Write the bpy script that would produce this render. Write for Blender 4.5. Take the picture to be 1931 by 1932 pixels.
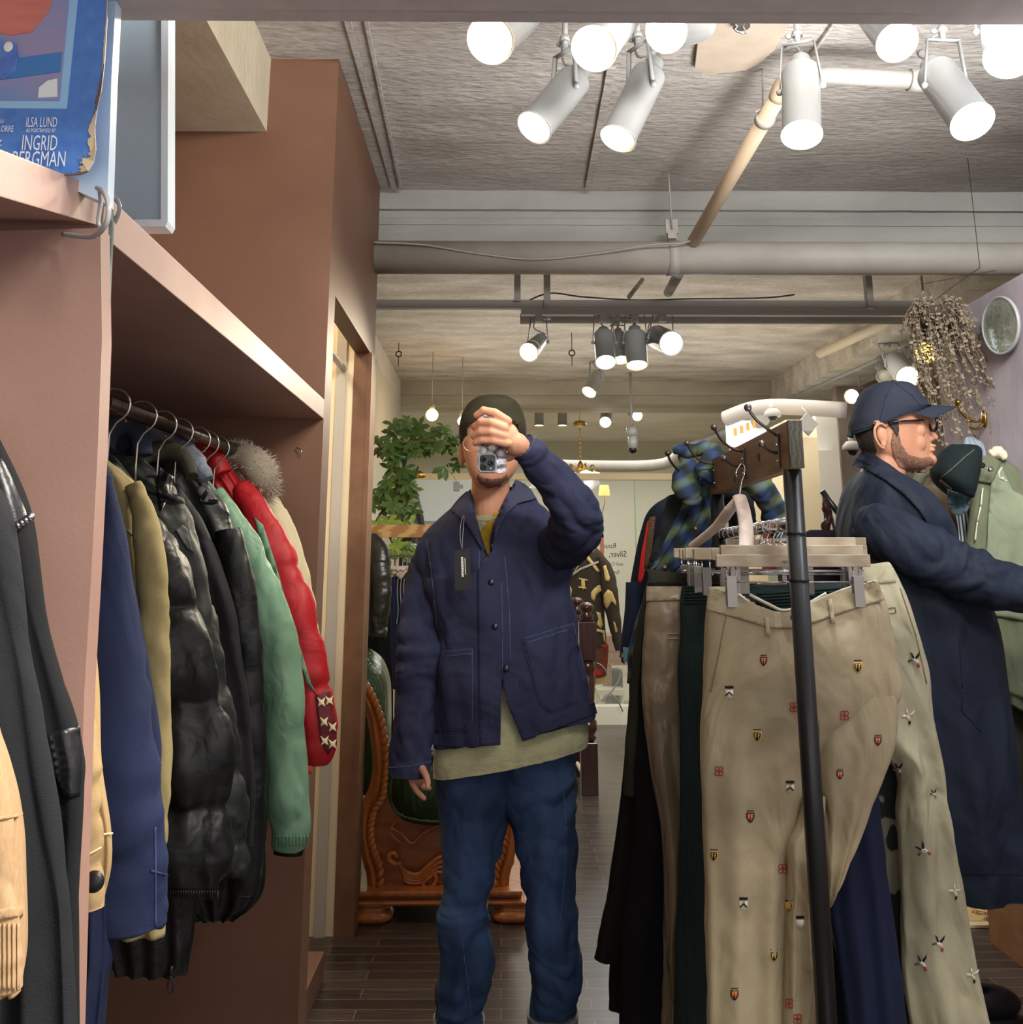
import bpy, bmesh, math, random
from mathutils import Vector, Matrix, Euler, noise
from mathutils.bvhtree import BVHTree
from mathutils.geometry import tessellate_polygon
PI = math.pi
sc = bpy.context.scene
for o in list(bpy.data.objects): bpy.data.objects.remove(o)
C = sc.collection
# ------------------------------------------------------------ camera
F = 1860.0; CX = 966.0; CY = 645.0; HZ = 1070.0; CAMZ = 1.25
PITCH = math.atan((HZ-CY)/F); YAW = -0.0094
cam = bpy.data.cameras.new('camera'); camo = bpy.data.objects.new('camera', cam); C.objects.link(camo)
camo.location = (0,0,CAMZ); camo.rotation_euler = (PI/2+PITCH, 0, YAW)
cam.sensor_fit = 'HORIZONTAL'; cam.sensor_width = 36; cam.lens = 36*F/1931
cam.shift_y = -(966-CY)/1931; cam.clip_start = .05; cam.clip_end = 60
sc.camera = camo
# ------------------------------------------------------------ world, exposure, general light
sc.view_settings.view_transform = 'Standard'; sc.view_settings.look = 'None'
sc.view_settings.gamma = 1; sc.view_settings.exposure = 0.2
w = bpy.data.worlds.new('world'); sc.world = w; w.use_nodes = True
w.node_tree.nodes['Background'].inputs[0].default_value = (.93,.96,1,1)
w.node_tree.nodes['Background'].inputs[1].default_value = .30
def area(name, loc, rot, sx, sy, power, col):
    l = bpy.data.lights.new(name, 'AREA'); l.shape='RECTANGLE'; l.size=sx; l.size_y=sy; l.energy=power; l.color=col
    o = bpy.data.objects.new(name, l); C.objects.link(o); o.location=loc; o.rotation_euler=rot; return o
area('added_ceiling_fill', (0.9,0.45,2.7), (math.radians(30),0,0), 1.3, .5, 125, (1,.95,.88))  # added fill light high near the camera, no real fixture
area('front_fill_light', (0.7,-.25,1.5), (math.radians(100),0,0), 2.2, 1.2, 10, (1,.96,.92))  # added soft front fill from behind the camera, no panel there
area('added_ceiling_fill', (1.2,6.4,2.55), (0,0,0), 2.0, 2.0, 46, (1,.93,.82))  # unseen fill light added to brighten the middle bay
area('added_ceiling_fill', (1.0,10.8,2.6), (0,0,0), 3.0, 2.0, 55, (1,.95,.86))  # unseen fill light added for the room behind the glass
for _y in (6.1,): area('upward_fill_light', (0.9,_y+.3,2.05), (PI,0,0), 2.8, 2.6, 17, (1,.96,.9))  # added upward fill to lift the middle bay ceiling, not a fixture
area('wall_fill_light', (1.30,1.9,2.5), (math.radians(35),math.radians(-35),0), .4, .4, 16, (.9,.95,1))  # out-of-view fill added to lighten the lilac wall
area('upward_fill_light', (1.25,1.7,1.42), Vector((-.35,.42,1)).to_track_quat('-Z','Y').to_euler(), 1.1, .9, 19, (1,.98,.95)).data.spread = 1.45  # added upward fill for the near ceiling, stands in for bounced light
R3 = (Matrix.Rotation(YAW,3,'Z') @ Matrix.Rotation(PI/2+PITCH,3,'X'))
FWD = R3 @ Vector((0,0,-1)); CAM = Vector((0,0,CAMZ))
def ray(px,py): return R3 @ Vector(((px-CX)/F, (CY-py)/F, -1))
def W(px,py,Y): d = ray(px,py); return CAM + d*(Y/d.y)
def WX(px,py,X): d = ray(px,py); return CAM + d*(X/d.x)
def WZ(px,py,Z): d = ray(px,py); return CAM + d*((Z-CAMZ)/d.z)
def mpp(P): return (P-CAM).dot(FWD)/F
def lin(c): return tuple((x/255/12.92 if x/255<=.04045 else ((x/255+.055)/1.055)**2.4) for x in c)+(1,)
# ------------------------------------------------------------ materials
MATS = {}
def nd(nt, t, **k):
    n = nt.nodes.new(t)
    for a,b in k.items(): setattr(n,a,b)
    return n
def mat(name, c1, c2=None, rough=.8, metal=0, scale=8, bump=0, bscale=60, bdist=.002, stretch=(1,1,1), emit=None, estr=0, trans=0, alpha=1,
        pattern='noise', detail=6, sheen=0, coat=0, contrast=.5, fine=0, spec=.5, ior=1.45, crease=0, cscale=6, cstretch=(1,1,.55)):
    if name in MATS: return MATS[name]
    m = bpy.data.materials.new(name); m.use_nodes = True; nt = m.node_tree; B = nt.nodes['Principled BSDF']
    B.inputs['Roughness'].default_value = rough; B.inputs['Metallic'].default_value = metal
    B.inputs['Specular IOR Level'].default_value = spec; B.inputs['IOR'].default_value = ior
    B.inputs['Base Color'].default_value = lin(c1)
    if sheen: B.inputs['Sheen Weight'].default_value = sheen; B.inputs['Sheen Roughness'].default_value=.5
    if coat: B.inputs['Coat Weight'].default_value = coat; B.inputs['Coat Roughness'].default_value=.15
    if trans: B.inputs['Transmission Weight'].default_value = trans
    if alpha<1: B.inputs['Alpha'].default_value = alpha
    if emit: B.inputs['Emission Color'].default_value = lin(emit); B.inputs['Emission Strength'].default_value = estr
    L = nt.links.new
    tc = nd(nt,'ShaderNodeTexCoord'); mp = nd(nt,'ShaderNodeMapping'); mp.inputs['Scale'].default_value = stretch
    L(tc.outputs['Object'], mp.inputs['Vector'])
    if c2 is not None:
        if pattern=='wave':
            t = nd(nt,'ShaderNodeTexWave'); t.inputs['Scale'].default_value=scale; t.inputs['Distortion'].default_value=7; t.inputs['Detail'].default_value=4; t.inputs['Detail Scale'].default_value=1.5
            f = t.outputs['Fac']
        elif pattern=='voronoi':
            t = nd(nt,'ShaderNodeTexVoronoi'); t.inputs['Scale'].default_value=scale; f = t.outputs['Distance']
        elif pattern=='check':
            t = nd(nt,'ShaderNodeTexChecker'); t.inputs['Scale'].default_value=scale; f=t.outputs['Fac']
        else:
            t = nd(nt,'ShaderNodeTexNoise'); t.inputs['Scale'].default_value=scale; t.inputs['Detail'].default_value=detail; f = t.outputs['Fac']
        L(mp.outputs['Vector'], t.inputs['Vector'])
        r = nd(nt,'ShaderNodeValToRGB'); r.color_ramp.elements[0].position=.5-contrast/2; r.color_ramp.elements[1].position=.5+contrast/2
        r.color_ramp.elements[0].color = lin(c1); r.color_ramp.elements[1].color = lin(c2)
        L(f, r.inputs['Fac']); col = r.outputs['Color']
        if fine:
            t2 = nd(nt,'ShaderNodeTexNoise'); t2.inputs['Scale'].default_value=bscale*2; t2.inputs['Detail'].default_value=2
            L(mp.outputs['Vector'], t2.inputs['Vector'])
            mr = nd(nt,'ShaderNodeMapRange'); mr.inputs['From Min'].default_value=.3; mr.inputs['From Max'].default_value=.7
            mr.inputs['To Min'].default_value=1-fine; mr.inputs['To Max'].default_value=1+fine
            L(t2.outputs['Fac'], mr.inputs['Value'])
            hs = nd(nt,'ShaderNodeHueSaturation'); L(col, hs.inputs['Color']); L(mr.outputs['Result'], hs.inputs['Value']); col = hs.outputs['Color']
        L(col, B.inputs['Base Color'])
    if bump:
        t = nd(nt,'ShaderNodeTexNoise'); t.inputs['Scale'].default_value=bscale; t.inputs['Detail'].default_value=6; t.inputs['Roughness'].default_value=.6
        L(mp.outputs['Vector'], t.inputs['Vector'])
        b = nd(nt,'ShaderNodeBump'); b.inputs['Strength'].default_value=bump; b.inputs['Distance'].default_value=bdist
        L(t.outputs['Fac'], b.inputs['Height']); L(b.outputs['Normal'], B.inputs['Normal'])
        if crease:
            mp2 = nd(nt,'ShaderNodeMapping'); mp2.inputs['Scale'].default_value = cstretch; L(tc.outputs['Object'], mp2.inputs['Vector'])
            t3 = nd(nt,'ShaderNodeTexNoise'); t3.inputs['Scale'].default_value=cscale; t3.inputs['Detail'].default_value=3; t3.inputs['Roughness'].default_value=.45; t3.inputs['Distortion'].default_value=.9
            L(mp2.outputs['Vector'], t3.inputs['Vector'])
            a = nd(nt,'ShaderNodeMath',operation='SUBTRACT'); a.inputs[1].default_value=.5; L(t3.outputs['Fac'],a.inputs[0])
            a1 = nd(nt,'ShaderNodeMath',operation='MULTIPLY'); L(a.outputs[0],a1.inputs[0]); L(a.outputs[0],a1.inputs[1])
            a2 = nd(nt,'ShaderNodeMath',operation='ADD'); a2.inputs[1].default_value=.0008; L(a1.outputs[0],a2.inputs[0])
            a3 = nd(nt,'ShaderNodeMath',operation='SQRT'); L(a2.outputs[0],a3.inputs[0])
            b2 = nd(nt,'ShaderNodeBump'); b2.inputs['Strength'].default_value=.8; b2.inputs['Distance'].default_value=crease
            L(a3.outputs[0], b2.inputs['Height']); L(b2.outputs['Normal'], b.inputs['Normal'])
    MATS[name] = m; return m
def cloth(name, c, dark=.8, crease=.022, rough=.85, sheen=.0, bump=.5, bscale=350, scale=5, fine=.10, **k):
    return mat(name, c, tuple(x*dark for x in c), rough=rough, sheen=sheen, bump=bump, bscale=bscale, bdist=.001, scale=scale, fine=fine, spec=.3, crease=crease, **k)
# ------------------------------------------------------------ mesh kit
class MB:
    def __init__(s): s.bm = bmesh.new(); s.mi = 0; s.smooth = []
    def face(s, vs, mi=None, sm=False):
        try: f = s.bm.faces.new(vs)
        except ValueError: return None
        f.material_index = s.mi if mi is None else mi; f.smooth = sm; return f
    def box(s, c, d, rot=None, mi=None, bev=0):
        c = Vector(c); M = rot.to_matrix() if isinstance(rot,Euler) else (rot or Matrix.Identity(3))
        vs = [s.bm.verts.new(c + M @ Vector((sx*d[0]/2, sy*d[1]/2, sz*d[2]/2))) for sx in (-1,1) for sy in (-1,1) for sz in (-1,1)]
        fs = [s.face([vs[i] for i in q], mi) for q in ((0,1,3,2),(4,6,7,5),(0,4,5,1),(2,3,7,6),(0,2,6,4),(1,5,7,3))]
        if bev:
            es = {e for f in fs for e in f.edges}
            r = bmesh.ops.bevel(s.bm, geom=list(es), offset=bev, segments=2, affect='EDGES', profile=.6)
            for f in r['faces']: f.material_index = s.mi if mi is None else mi
        return s
    def b2(s, x0,x1,y0,y1,z0,z1, mi=None, bev=0): return s.box(((x0+x1)/2,(y0+y1)/2,(z0+z1)/2),(abs(x1-x0),abs(y1-y0),abs(z1-z0)),None,mi,bev)
    def rings(s, rings, closed=True, cap0=True, cap1=True, mi=None, sm=True):
        R = [[s.bm.verts.new(p) for p in r] for r in rings]; n = len(R[0])
        for a,b in zip(R, R[1:]):
            for i in range(n if closed else n-1):
                j=(i+1)%n; s.face([a[i],a[j],b[j],b[i]], mi, sm)
        if cap0: s.face(list(reversed(R[0])), mi, False)
        if cap1: s.face(R[-1], mi, False)
        return R
    def tube(s, pts, rad, seg=10, mi=None, caps=True, flat=1.0, up=None, sm=True):
        pts = [Vector(p) for p in pts]; n = len(pts)
        rs = rad if isinstance(rad,(list,tuple)) else [rad]*n
        out=[]; pn=None
        for i,p in enumerate(pts):
            t = (pts[min(i+1,n-1)]-pts[max(i-1,0)])
            t = t.normalized() if t.length>1e-9 else Vector((0,0,1))
            if pn is None:
                a = up if up is not None else (Vector((0,0,1)) if abs(t.z)<.9 else Vector((0,1,0)))
                nrm = (a - t*a.dot(t)).normalized()
            else: nrm = (pn - t*pn.dot(t)).normalized()
            pn = nrm; bn = t.cross(nrm)
            out.append([p + (nrm*math.cos(2*PI*k/seg)*flat + bn*math.sin(2*PI*k/seg))*rs[i] for k in range(seg)])
        s.rings(out, True, caps, caps, mi, sm); return s
    def lathe(s, prof, M, seg=24, mi=None, caps=True, sm=True):
        s.rings([[M @ Vector((r*math.cos(2*PI*k/seg), r*math.sin(2*PI*k/seg), z)) for k in range(seg)] for r,z in prof], True, caps, caps, mi, sm); return s
    def ball(s, c, r, rot=None, seg=16, mi=None):
        r = (r,r,r) if not isinstance(r,(tuple,list,Vector)) else r
        M = rot.to_matrix() if isinstance(rot,Euler) else (rot or Matrix.Identity(3)); c=Vector(c)
        rg=[]
        for i in range(1,seg):
            a=PI*i/seg
            rg.append([c + M @ Vector((r[0]*math.sin(a)*math.cos(2*PI*k/seg), r[1]*math.sin(a)*math.sin(2*PI*k/seg), -r[2]*math.cos(a))) for k in range(seg)])
        R = s.rings(rg, True, False, False, mi)
        b=s.bm.verts.new(c+M@Vector((0,0,-r[2]))); t=s.bm.verts.new(c+M@Vector((0,0,r[2])))
        for k in range(seg):
            j=(k+1)%seg; s.face([b,R[0][j],R[0][k]],mi,True); s.face([t,R[-1][k],R[-1][j]],mi,True)
        return s
    def prism(s, poly, ext, mi=None):
        P=[Vector(p) for p in poly]; e=Vector(ext)
        a=[s.bm.verts.new(p) for p in P]; b=[s.bm.verts.new(p+e) for p in P]; n=len(P)
        for t in tessellate_polygon([P]):
            s.face([a[i] for i in t],mi); s.face([b[i] for i in reversed(t)],mi)
        for i in range(n): s.face([a[i],b[i],b[(i+1)%n],a[(i+1)%n]],mi)
        return s
def obj(name, mb, m, parent=None, sub=0, recalc=True, **tags):
    bm = mb.bm if isinstance(mb,MB) else mb
    if recalc: bmesh.ops.recalc_face_normals(bm, faces=bm.faces)
    me = bpy.data.meshes.new(name); bm.to_mesh(me); bm.free()
    for x in (m if isinstance(m,(list,tuple)) else [m]): me.materials.append(x)
    o = bpy.data.objects.new(name, me); C.objects.link(o)
    if parent is not None:
        o.parent = parent; o.matrix_parent_inverse = Matrix.Translation(-Vector(parent.location if parent.type=='EMPTY' else (0,0,0)))
    if sub:
        md = o.modifiers.new('s','SUBSURF'); md.levels=sub; md.render_levels=sub
    for k,v in tags.items(): o[k]=v
    return o
def thing(name, loc, label, category, group=None):
    o = bpy.data.objects.new(name, None); C.objects.link(o); o.location = loc; o.empty_display_size=.05
    o['label']=label; o['category']=category
    if group: o['group']=group
    return o
def struct(name, mb, m): return obj(name, mb, m, kind='structure')
def cr(P, t):
    n=len(P)-1; t=max(0,min(n-1e-9,t)); i=int(t); u=t-i
    a=P[max(i-1,0)]; b=P[i]; c=P[i+1]; d=P[min(i+2,n)]
    if isinstance(b,(int,float)): return .5*((2*b)+(c-a)*u+(2*a-5*b+4*c-d)*u*u+(3*b-a-3*c+d)*u**3)
    return tuple(.5*((2*b[k])+(c[k]-a[k])*u+(2*a[k]-5*b[k]+4*c[k]-d[k])*u*u+(3*b[k]-a[k]-3*c[k]+d[k])*u**3) for k in range(len(b)))
def smooth_path(pts, n): return [Vector(cr([tuple(p) for p in pts], i*(len(pts)-1)/(n-1))) for i in range(n)]
def pxpath(pts, Y, n=0):
    P=[W(p[0],p[1],p[2] if len(p)>2 else Y) for p in pts]
    return smooth_path(P,n) if n else P
def ns(x,y,z): return noise.noise(Vector((x,y,z)))
def wrinkle(bm, amp, sc3=(6,6,2), seed=0, ridge=True, verts=None):
    bm.normal_update()
    off=Vector((seed*7.3,seed*3.1,seed*1.7)); D=[]
    for v in (verts or bm.verts):
        p=Vector((v.co.x*sc3[0],v.co.y*sc3[1],v.co.z*sc3[2]))+off
        q=p+Vector((ns(p.x*.5,p.y*.5,p.z*.5),ns(p.y*.5,p.z*.5,p.x*.5+9),ns(p.z*.5,p.x*.5,p.y*.5+5)))*1.2
        a=noise.noise(q); b=noise.noise(q*2.3+Vector((5,5,5)))
        h=(1-2*abs(a)*1.6)*.7+(1-2*abs(b)*1.6)*.3 if ridge else a*.8+b*.3
        D.append((v, v.normal*(h*amp)))
    for v,d in D: v.co += d
def loft(rows, nu=64, nv=80, fold=0, nf=5, seed=0, quilt=0, qa=0, p=.75, wr=0, ws=(7,7,3), grow=1, mi=0, capb=True, asym=0, ripple=0, taper=0):
    """closed cloth body: rows (xl,yl,xr,yr,Y,thick) in picture px at true depth Y"""
    R=[]
    for r in rows:
        a=W(r[0],r[1],r[4]); b=W(r[2],r[3],r[4]); R.append(tuple(a)+tuple(b)+(r[5],))
    mb=MB(); rings=[]
    for i in range(nv):
        v=i/(nv-1); q=cr(R, v*(len(R)-1)); a=Vector(q[:3]); b=Vector(q[3:6]); th=max(q[6],.002)
        rg=[]; k1=1.0
        if quilt:
            s_=abs(math.sin(PI*(v*quilt+.07*ns(v*3,seed,1)))); k1=1+qa*(s_**.45-.7); 
        c=(a+b)/2; 
        for k in range(nu):
            t=2*PI*k/nu; u=.5-.5*math.cos(t); s=math.sin(t)
            d=th*k1*(abs(s)**p)*(1 if s>0 else -1)*(1-taper*u**3)
            if quilt: base=c+(a+(b-a)*u-c)*(1+ (k1-1)*.35*min(1,(th*2/max((b-a).length,.05))))
            else: base=a+(b-a)*u
            g=(v**.7)*grow+(1-grow)
            fo=fold*g*math.sin(2*PI*nf*(u+.09*ns(v*2.0,seed,3)+.03*math.sin(v*5+seed))+seed*1.7)*min(1,abs(s)*1.6) if fold else 0
            pt=base+Vector((0,-d-fo,0))
            if ripple and quilt:
                pt+=Vector((0,-1 if s>0 else 1,0))*ripple*ns(u*14+seed,v*6,seed)*s_
            rg.append(pt)
        rings.append(rg)
    mb.rings(rings, True, True, capb, mi)
    if wr: wrinkle(mb.bm, wr, ws, seed)
    return mb
def limb(pts, nu=40, nv=70, wr=0, ws=(9,9,7), seed=0, depth=1.0, quilt=0, qa=.25, mb=None, mi=0, ripple=0, cuffs=0, fa=0, fn=9):
    """tube of cloth: pts (px,py,Y,rpx)"""
    mb=mb or MB(); R=[]
    for q in pts:
        P=W(q[0],q[1],q[2]); R.append(tuple(P)+(q[3]*mpp(P),))
    path=[cr(R,i*(len(R)-1)/(nv-1)) for i in range(nv)]
    rings=[]
    for i,q in enumerate(path):
        c=Vector(q[:3]); v=i/(nv-1)
        a=Vector(path[max(0,i-1)][:3]); b=Vector(path[min(nv-1,i+1)][:3]); t=(b-a).normalized()
        side=t.cross(Vector((0,1,0)));
        side = side.normalized() if side.length>.15 else Vector((1,0,0))
        fr=side.cross(t).normalized(); r=q[3]; k1=1
        if quilt: k1=1+qa*(abs(math.sin(PI*v*quilt))**.4-.75)
        rg=[]
        for k in range(nu):
            t_=2*PI*k/nu; q1=1
            if fa:
                x_=math.sin(2*PI*(v*fn+.55*ns(v*4,seed,math.cos(t_)*.6)+.22*math.sin(t_+seed+v*5))); q1=1+fa*(x_*abs(x_)**.3)*min(1,6*v,6*(1-v))*(.45+.55*math.cos(t_+seed*2+v*7))
            rg.append(c+side*(r*k1*q1*math.cos(t_))+fr*(r*k1*q1*depth*math.sin(t_)))
        rings.append(rg)
    n0=len(mb.bm.verts)
    mb.rings(rings, True, True, True, mi)
    if wr:
        mb.bm.verts.ensure_lookup_table(); wrinkle(mb.bm, wr, ws, seed, verts=[mb.bm.verts[i] for i in range(n0,len(mb.bm.verts))])
    return mb
def bvh_of(o): return BVHTree.FromObject(o, bpy.context.evaluated_depsgraph_get())
def bvh_many(objs):
    bm=bmesh.new()
    for o in objs:
        bm.from_mesh(o.data)
    t=BVHTree.FromBMesh(bm); bm.free(); return t
def drape(mb, tree, poly, th=.002, off=.0005, step=14, mi=None, Yd=None, sm=True, ymax=None):
    """cloth piece lying on a surface: polygon in px, projected onto the surface, given thickness"""
    P=[Vector((x,y,0)) for x,y in poly]
    t=bmesh.new(); vs=[t.verts.new(p) for p in P]
    for tri in tessellate_polygon([P]):
        try: t.faces.new([vs[i] for i in tri])
        except ValueError: pass
    for _ in range(7):
        es=[e for e in t.edges if e.calc_length()>step]
        if not es: break
        bmesh.ops.subdivide_edges(t, edges=es, cuts=1); bmesh.ops.triangulate(t, faces=t.faces)
    fr={}; ok=[]
    for v in t.verts:
        d=ray(v.co.x,v.co.y).normalized(); h=tree.ray_cast(CAM,d)
        if ymax is not None and h[0] is not None and h[0].y>ymax: h=(None,None,None,None)
        fr[v]=(d,h[3] if h[0] is not None else None)
        if h[0] is not None: ok.append((v.co.copy(),h[3]))
    if not ok:
        if Yd is None: t.free(); return
        for v in t.verts: d=fr[v][0]; fr[v]=(d,Yd/d.y)
    F_,B_={},{}
    for v in t.verts:
        d,l=fr[v]
        if l is None: l=min(ok,key=lambda q:(q[0]-v.co).length)[1]
        F_[v]=mb.bm.verts.new(CAM+d*(l-off-th)); B_[v]=mb.bm.verts.new(CAM+d*(l-off+.001))
    for f in t.faces:
        mb.face([F_[v] for v in f.verts],mi,sm); mb.face([B_[v] for v in reversed(f.verts)],mi,sm)
    for e in t.edges:
        if len(e.link_faces)==1:
            a,b=e.verts; mb.face([F_[a],F_[b],B_[b],B_[a]],mi,False)
    t.free()
def remesh(o, vox, sm=0, fac=.5):
    m=o.modifiers.new('r','REMESH'); m.mode='VOXEL'; m.voxel_size=vox; m.use_smooth_shade=True
    if sm: s=o.modifiers.new('s','SMOOTH'); s.iterations=sm; s.factor=fac
    dg=bpy.context.evaluated_depsgraph_get(); me=bpy.data.meshes.new_from_object(o.evaluated_get(dg))
    old=o.data; o.modifiers.clear(); o.data=me; bpy.data.meshes.remove(old)
    for p in me.polygons: p.use_smooth=True
def stroke(x0,y0,x1,y1,w):
    d=Vector((x1-x0,y1-y0)); n=Vector((-d.y,d.x)).normalized()*w/2
    return [(x0+n.x,y0+n.y),(x1+n.x,y1+n.y),(x1-n.x,y1-n.y),(x0-n.x,y0-n.y)]
def pline(pts, w): 
    return [stroke(*a,*b,w) for a,b in zip(pts,pts[1:])]
def text_mesh(mb, s, origin, xdir, ydir, size, th=.001, mi=None, width=None):
    c=bpy.data.curves.new('t','FONT'); c.body=s; c.size=1; c.resolution_u=2; o=bpy.data.objects.new('t',c); C.objects.link(o)
    dg=bpy.context.evaluated_depsgraph_get(); dg.update(); me=bpy.data.meshes.new_from_object(o.evaluated_get(dg))
    xs=[v.co.x for v in me.vertices]; wx=max(xs)-min(xs) if xs else 1; x0=min(xs) if xs else 0
    xdir=Vector(xdir).normalized(); ydir=Vector(ydir).normalized(); nz=xdir.cross(ydir).normalized()
    if nz.dot(Vector(origin)-CAM)>0: nz=-nz
    kx=(width/wx) if width else size
    vs=[mb.bm.verts.new(Vector(origin)+xdir*((v.co.x-x0)*kx)+ydir*(v.co.y*size)+nz*th) for v in me.vertices]
    for p in me.polygons: mb.face([vs[i] for i in p.vertices],mi)
    bpy.data.objects.remove(o); bpy.data.curves.remove(c); bpy.data.meshes.remove(me)
# ============================================================ THE SETTING
m_brown = mat('brown_wall_paint',(122,88,68),(108,76,58),rough=.55,scale=3,bump=.25,bscale=120)
m_brownedge = mat('worn_brown_paint',(136,100,72),(108,76,52),rough=.6,scale=10,bump=.3,bscale=80)
m_ceil = mat('rough_plaster',(196,190,184),(158,152,146),rough=.95,scale=4,bump=1.0,bscale=28,bdist=.02,stretch=(.5,1.2,1),detail=10,fine=.12)
m_ceil2 = mat('stained_plaster',(216,208,196),(172,162,148),rough=.95,scale=5,bump=.9,bscale=30,bdist=.015,stretch=(.5,1.2,1),detail=14,contrast=.4,fine=.12)
m_beam = mat('beam_plaster',(176,177,172),(150,150,146),rough=.9,scale=5,bump=.7,bscale=22,bdist=.012,stretch=(.4,1,1))
m_cream = mat('cream_paint',(240,224,188),(228,210,174),rough=.6,scale=2)
m_white = mat('white_plaster',(220,216,206),(200,196,186),rough=.85,scale=3,bump=.3,bscale=40)
m_pale = mat('pale_room_paint',(214,212,196),(200,198,182),rough=.9,scale=1.5)
m_lilac = mat('lilac_plaster',(190,180,188),(160,150,160),rough=.8,scale=4,bump=.5,bscale=30,stretch=(2,2,.7))
m_grey = mat('grey_paint',(160,154,150),rough=.5)
m_pipe = mat('painted_pipe',(178,174,168),(160,156,150),rough=.55,scale=6,bump=.2,bscale=30)
# dark plank floor
mf = bpy.data.materials.new('dark_plank_floor'); mf.use_nodes=True; nt=mf.node_tree; B=nt.nodes['Principled BSDF']; L=nt.links.new
tc=nd(nt,'ShaderNodeTexCoord'); br=nd(nt,'ShaderNodeTexBrick'); br.offset=.37; br.inputs['Scale'].default_value=1
br.inputs['Brick Width'].default_value=.42; br.inputs['Row Height'].default_value=.07; br.inputs['Mortar Size'].default_value=.0018
br.inputs['Color1'].default_value=lin((76,65,59)); br.inputs['Color2'].default_value=lin((50,42,39)); br.inputs['Mortar'].default_value=lin((118,106,96)); br.inputs['Bias'].default_value=0
L(tc.outputs['Object'],br.inputs['Vector'])
mp=nd(nt,'ShaderNodeMapping'); mp.inputs['Scale'].default_value=(4,60,1); L(tc.outputs['Object'],mp.inputs['Vector'])
nz=nd(nt,'ShaderNodeTexNoise'); nz.inputs['Scale'].default_value=2; nz.inputs['Detail'].default_value=8; L(mp.outputs['Vector'],nz.inputs['Vector'])
mx=nd(nt,'ShaderNodeMix',data_type='RGBA',blend_type='MULTIPLY'); mx.inputs[0].default_value=.75
rp=nd(nt,'ShaderNodeValToRGB'); rp.color_ramp.elements[0].position=.3; rp.color_ramp.elements[0].color=(.45,.43,.42,1); rp.color_ramp.elements[1].position=.7; rp.color_ramp.elements[1].color=(1.5,1.45,1.4,1)
L(nz.outputs['Fac'],rp.inputs['Fac']); L(br.outputs['Color'],mx.inputs[6]); L(rp.outputs['Color'],mx.inputs[7]); L(mx.outputs[2],B.inputs['Base Color'])
B.inputs['Roughness'].default_value=.28
bp=nd(nt,'ShaderNodeBump'); bp.inputs['Strength'].default_value=.25; bp.inputs['Distance'].default_value=.002; L(nz.outputs['Fac'],bp.inputs['Height']); L(bp.outputs['Normal'],B.inputs['Normal'])
struct('floor', MB().b2(-1.6,4.6,-.3,8.62,-.06,0), mf)
m_floor2 = mat('pale_worn_floor',(196,184,158),(160,150,130),rough=.5,scale=3)
struct('floor', MB().b2(-1.6,4.6,8.62,12.9,-.06,0), m_floor2)
def ceiling_piece(y0,y1,m,x0=-1.6,x1=4.6,z=2.82,nx=90,ny=60,amp=.007,seed=0):
    mb=MB(); G=[]
    for j in range(ny+1):
        row=[]
        for i in range(nx+1):
            x=x0+(x1-x0)*i/nx; y=y0+(y1-y0)*j/ny
            row.append(mb.bm.verts.new((x,y,z+amp*(ns(x*2.5,y*7,seed)+.5*ns(x*9,y*22,seed+3)))))
        G.append(row)
    for j in range(ny):
        for i in range(nx): mb.face([G[j][i],G[j+1][i],G[j+1][i+1],G[j][i+1]],0,True)
    mb.b2(x0,x1,y0,y1,z+.02,z+.14)
    return mb
struct('ceiling', ceiling_piece(-.3,4.05,m_ceil), m_ceil)
struct('ceiling', ceiling_piece(4.3,8.5,m_ceil2,seed=5), m_ceil2)
struct('ceiling', ceiling_piece(8.8,12.9,m_ceil2,seed=9,nx=30,ny=30), m_white)
# flat joint strips in the plaster
mb=MB()
for (a,b,wd) in (((655,37),(744,357),9),((690,37),(757,357),5),((1155,130),(1111,357),13),((1578,41),(1529,112),4)):
    P=[WZ(*a,2.806),WZ(*b,2.806)]; d=(P[1]-P[0]).normalized(); n=d.cross(Vector((0,0,1)))*wd*.0011
    mb.prism([P[0]-n,P[1]-n,P[1]+n,P[0]+n],(0,0,.012))
struct('trim_1', mb, m_ceil)
# bare patch with a cable hole on the ceiling
poly=[(1335,30),(1318,80),(1312,130),(1340,142),(1372,136),(1408,133),(1436,118),(1462,95),(1480,60),(1500,30)]
mb=MB(); mb.prism([WZ(x,y,2.80) for x,y in poly],(0,0,.02)); 
struct('trim_2', mb, mat('bare_render',(190,176,158),(170,156,140),rough=.9,scale=12,bump=.3,bscale=60))
# cross beams
def beam(name,y0,y1,z0,m,x0=-1.6,x1=4.6,lips=((.0,0),)):
    mb=MB(); z1=2.84
    mb.b2(x0,x1,y0,y1,z0,z1)
    for zz,dy in lips: mb.b2(x0,x1,y0-dy,y0,zz,z1-.0)
    return mb
mb=beam('x',3.99,4.42,2.592,m_beam,lips=())
mb.b2(-1.6,4.6,3.965,3.995,2.735,2.84); mb.b2(-1.6,4.6,3.982,3.995,2.672,2.70)
bmesh.ops.subdivide_edges(mb.bm,edges=[e for e in mb.bm.edges if e.calc_length()>2],cuts=120,use_grid_fill=False)
wrinkle(mb.bm,.004,(9,9,25),3,False)
struct('trim_3', mb, m_beam)
mb=beam('x',8.44,8.95,2.63,m_white,lips=()); mb.b2(-1.6,4.6,8.40,8.45,2.70,2.84); struct('trim_4', mb, mat('beam_cream',(206,198,180),(170,160,142),rough=.9,scale=4,stretch=(.4,1,1),bump=.7,bscale=20,bdist=.01,contrast=.4))
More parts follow.
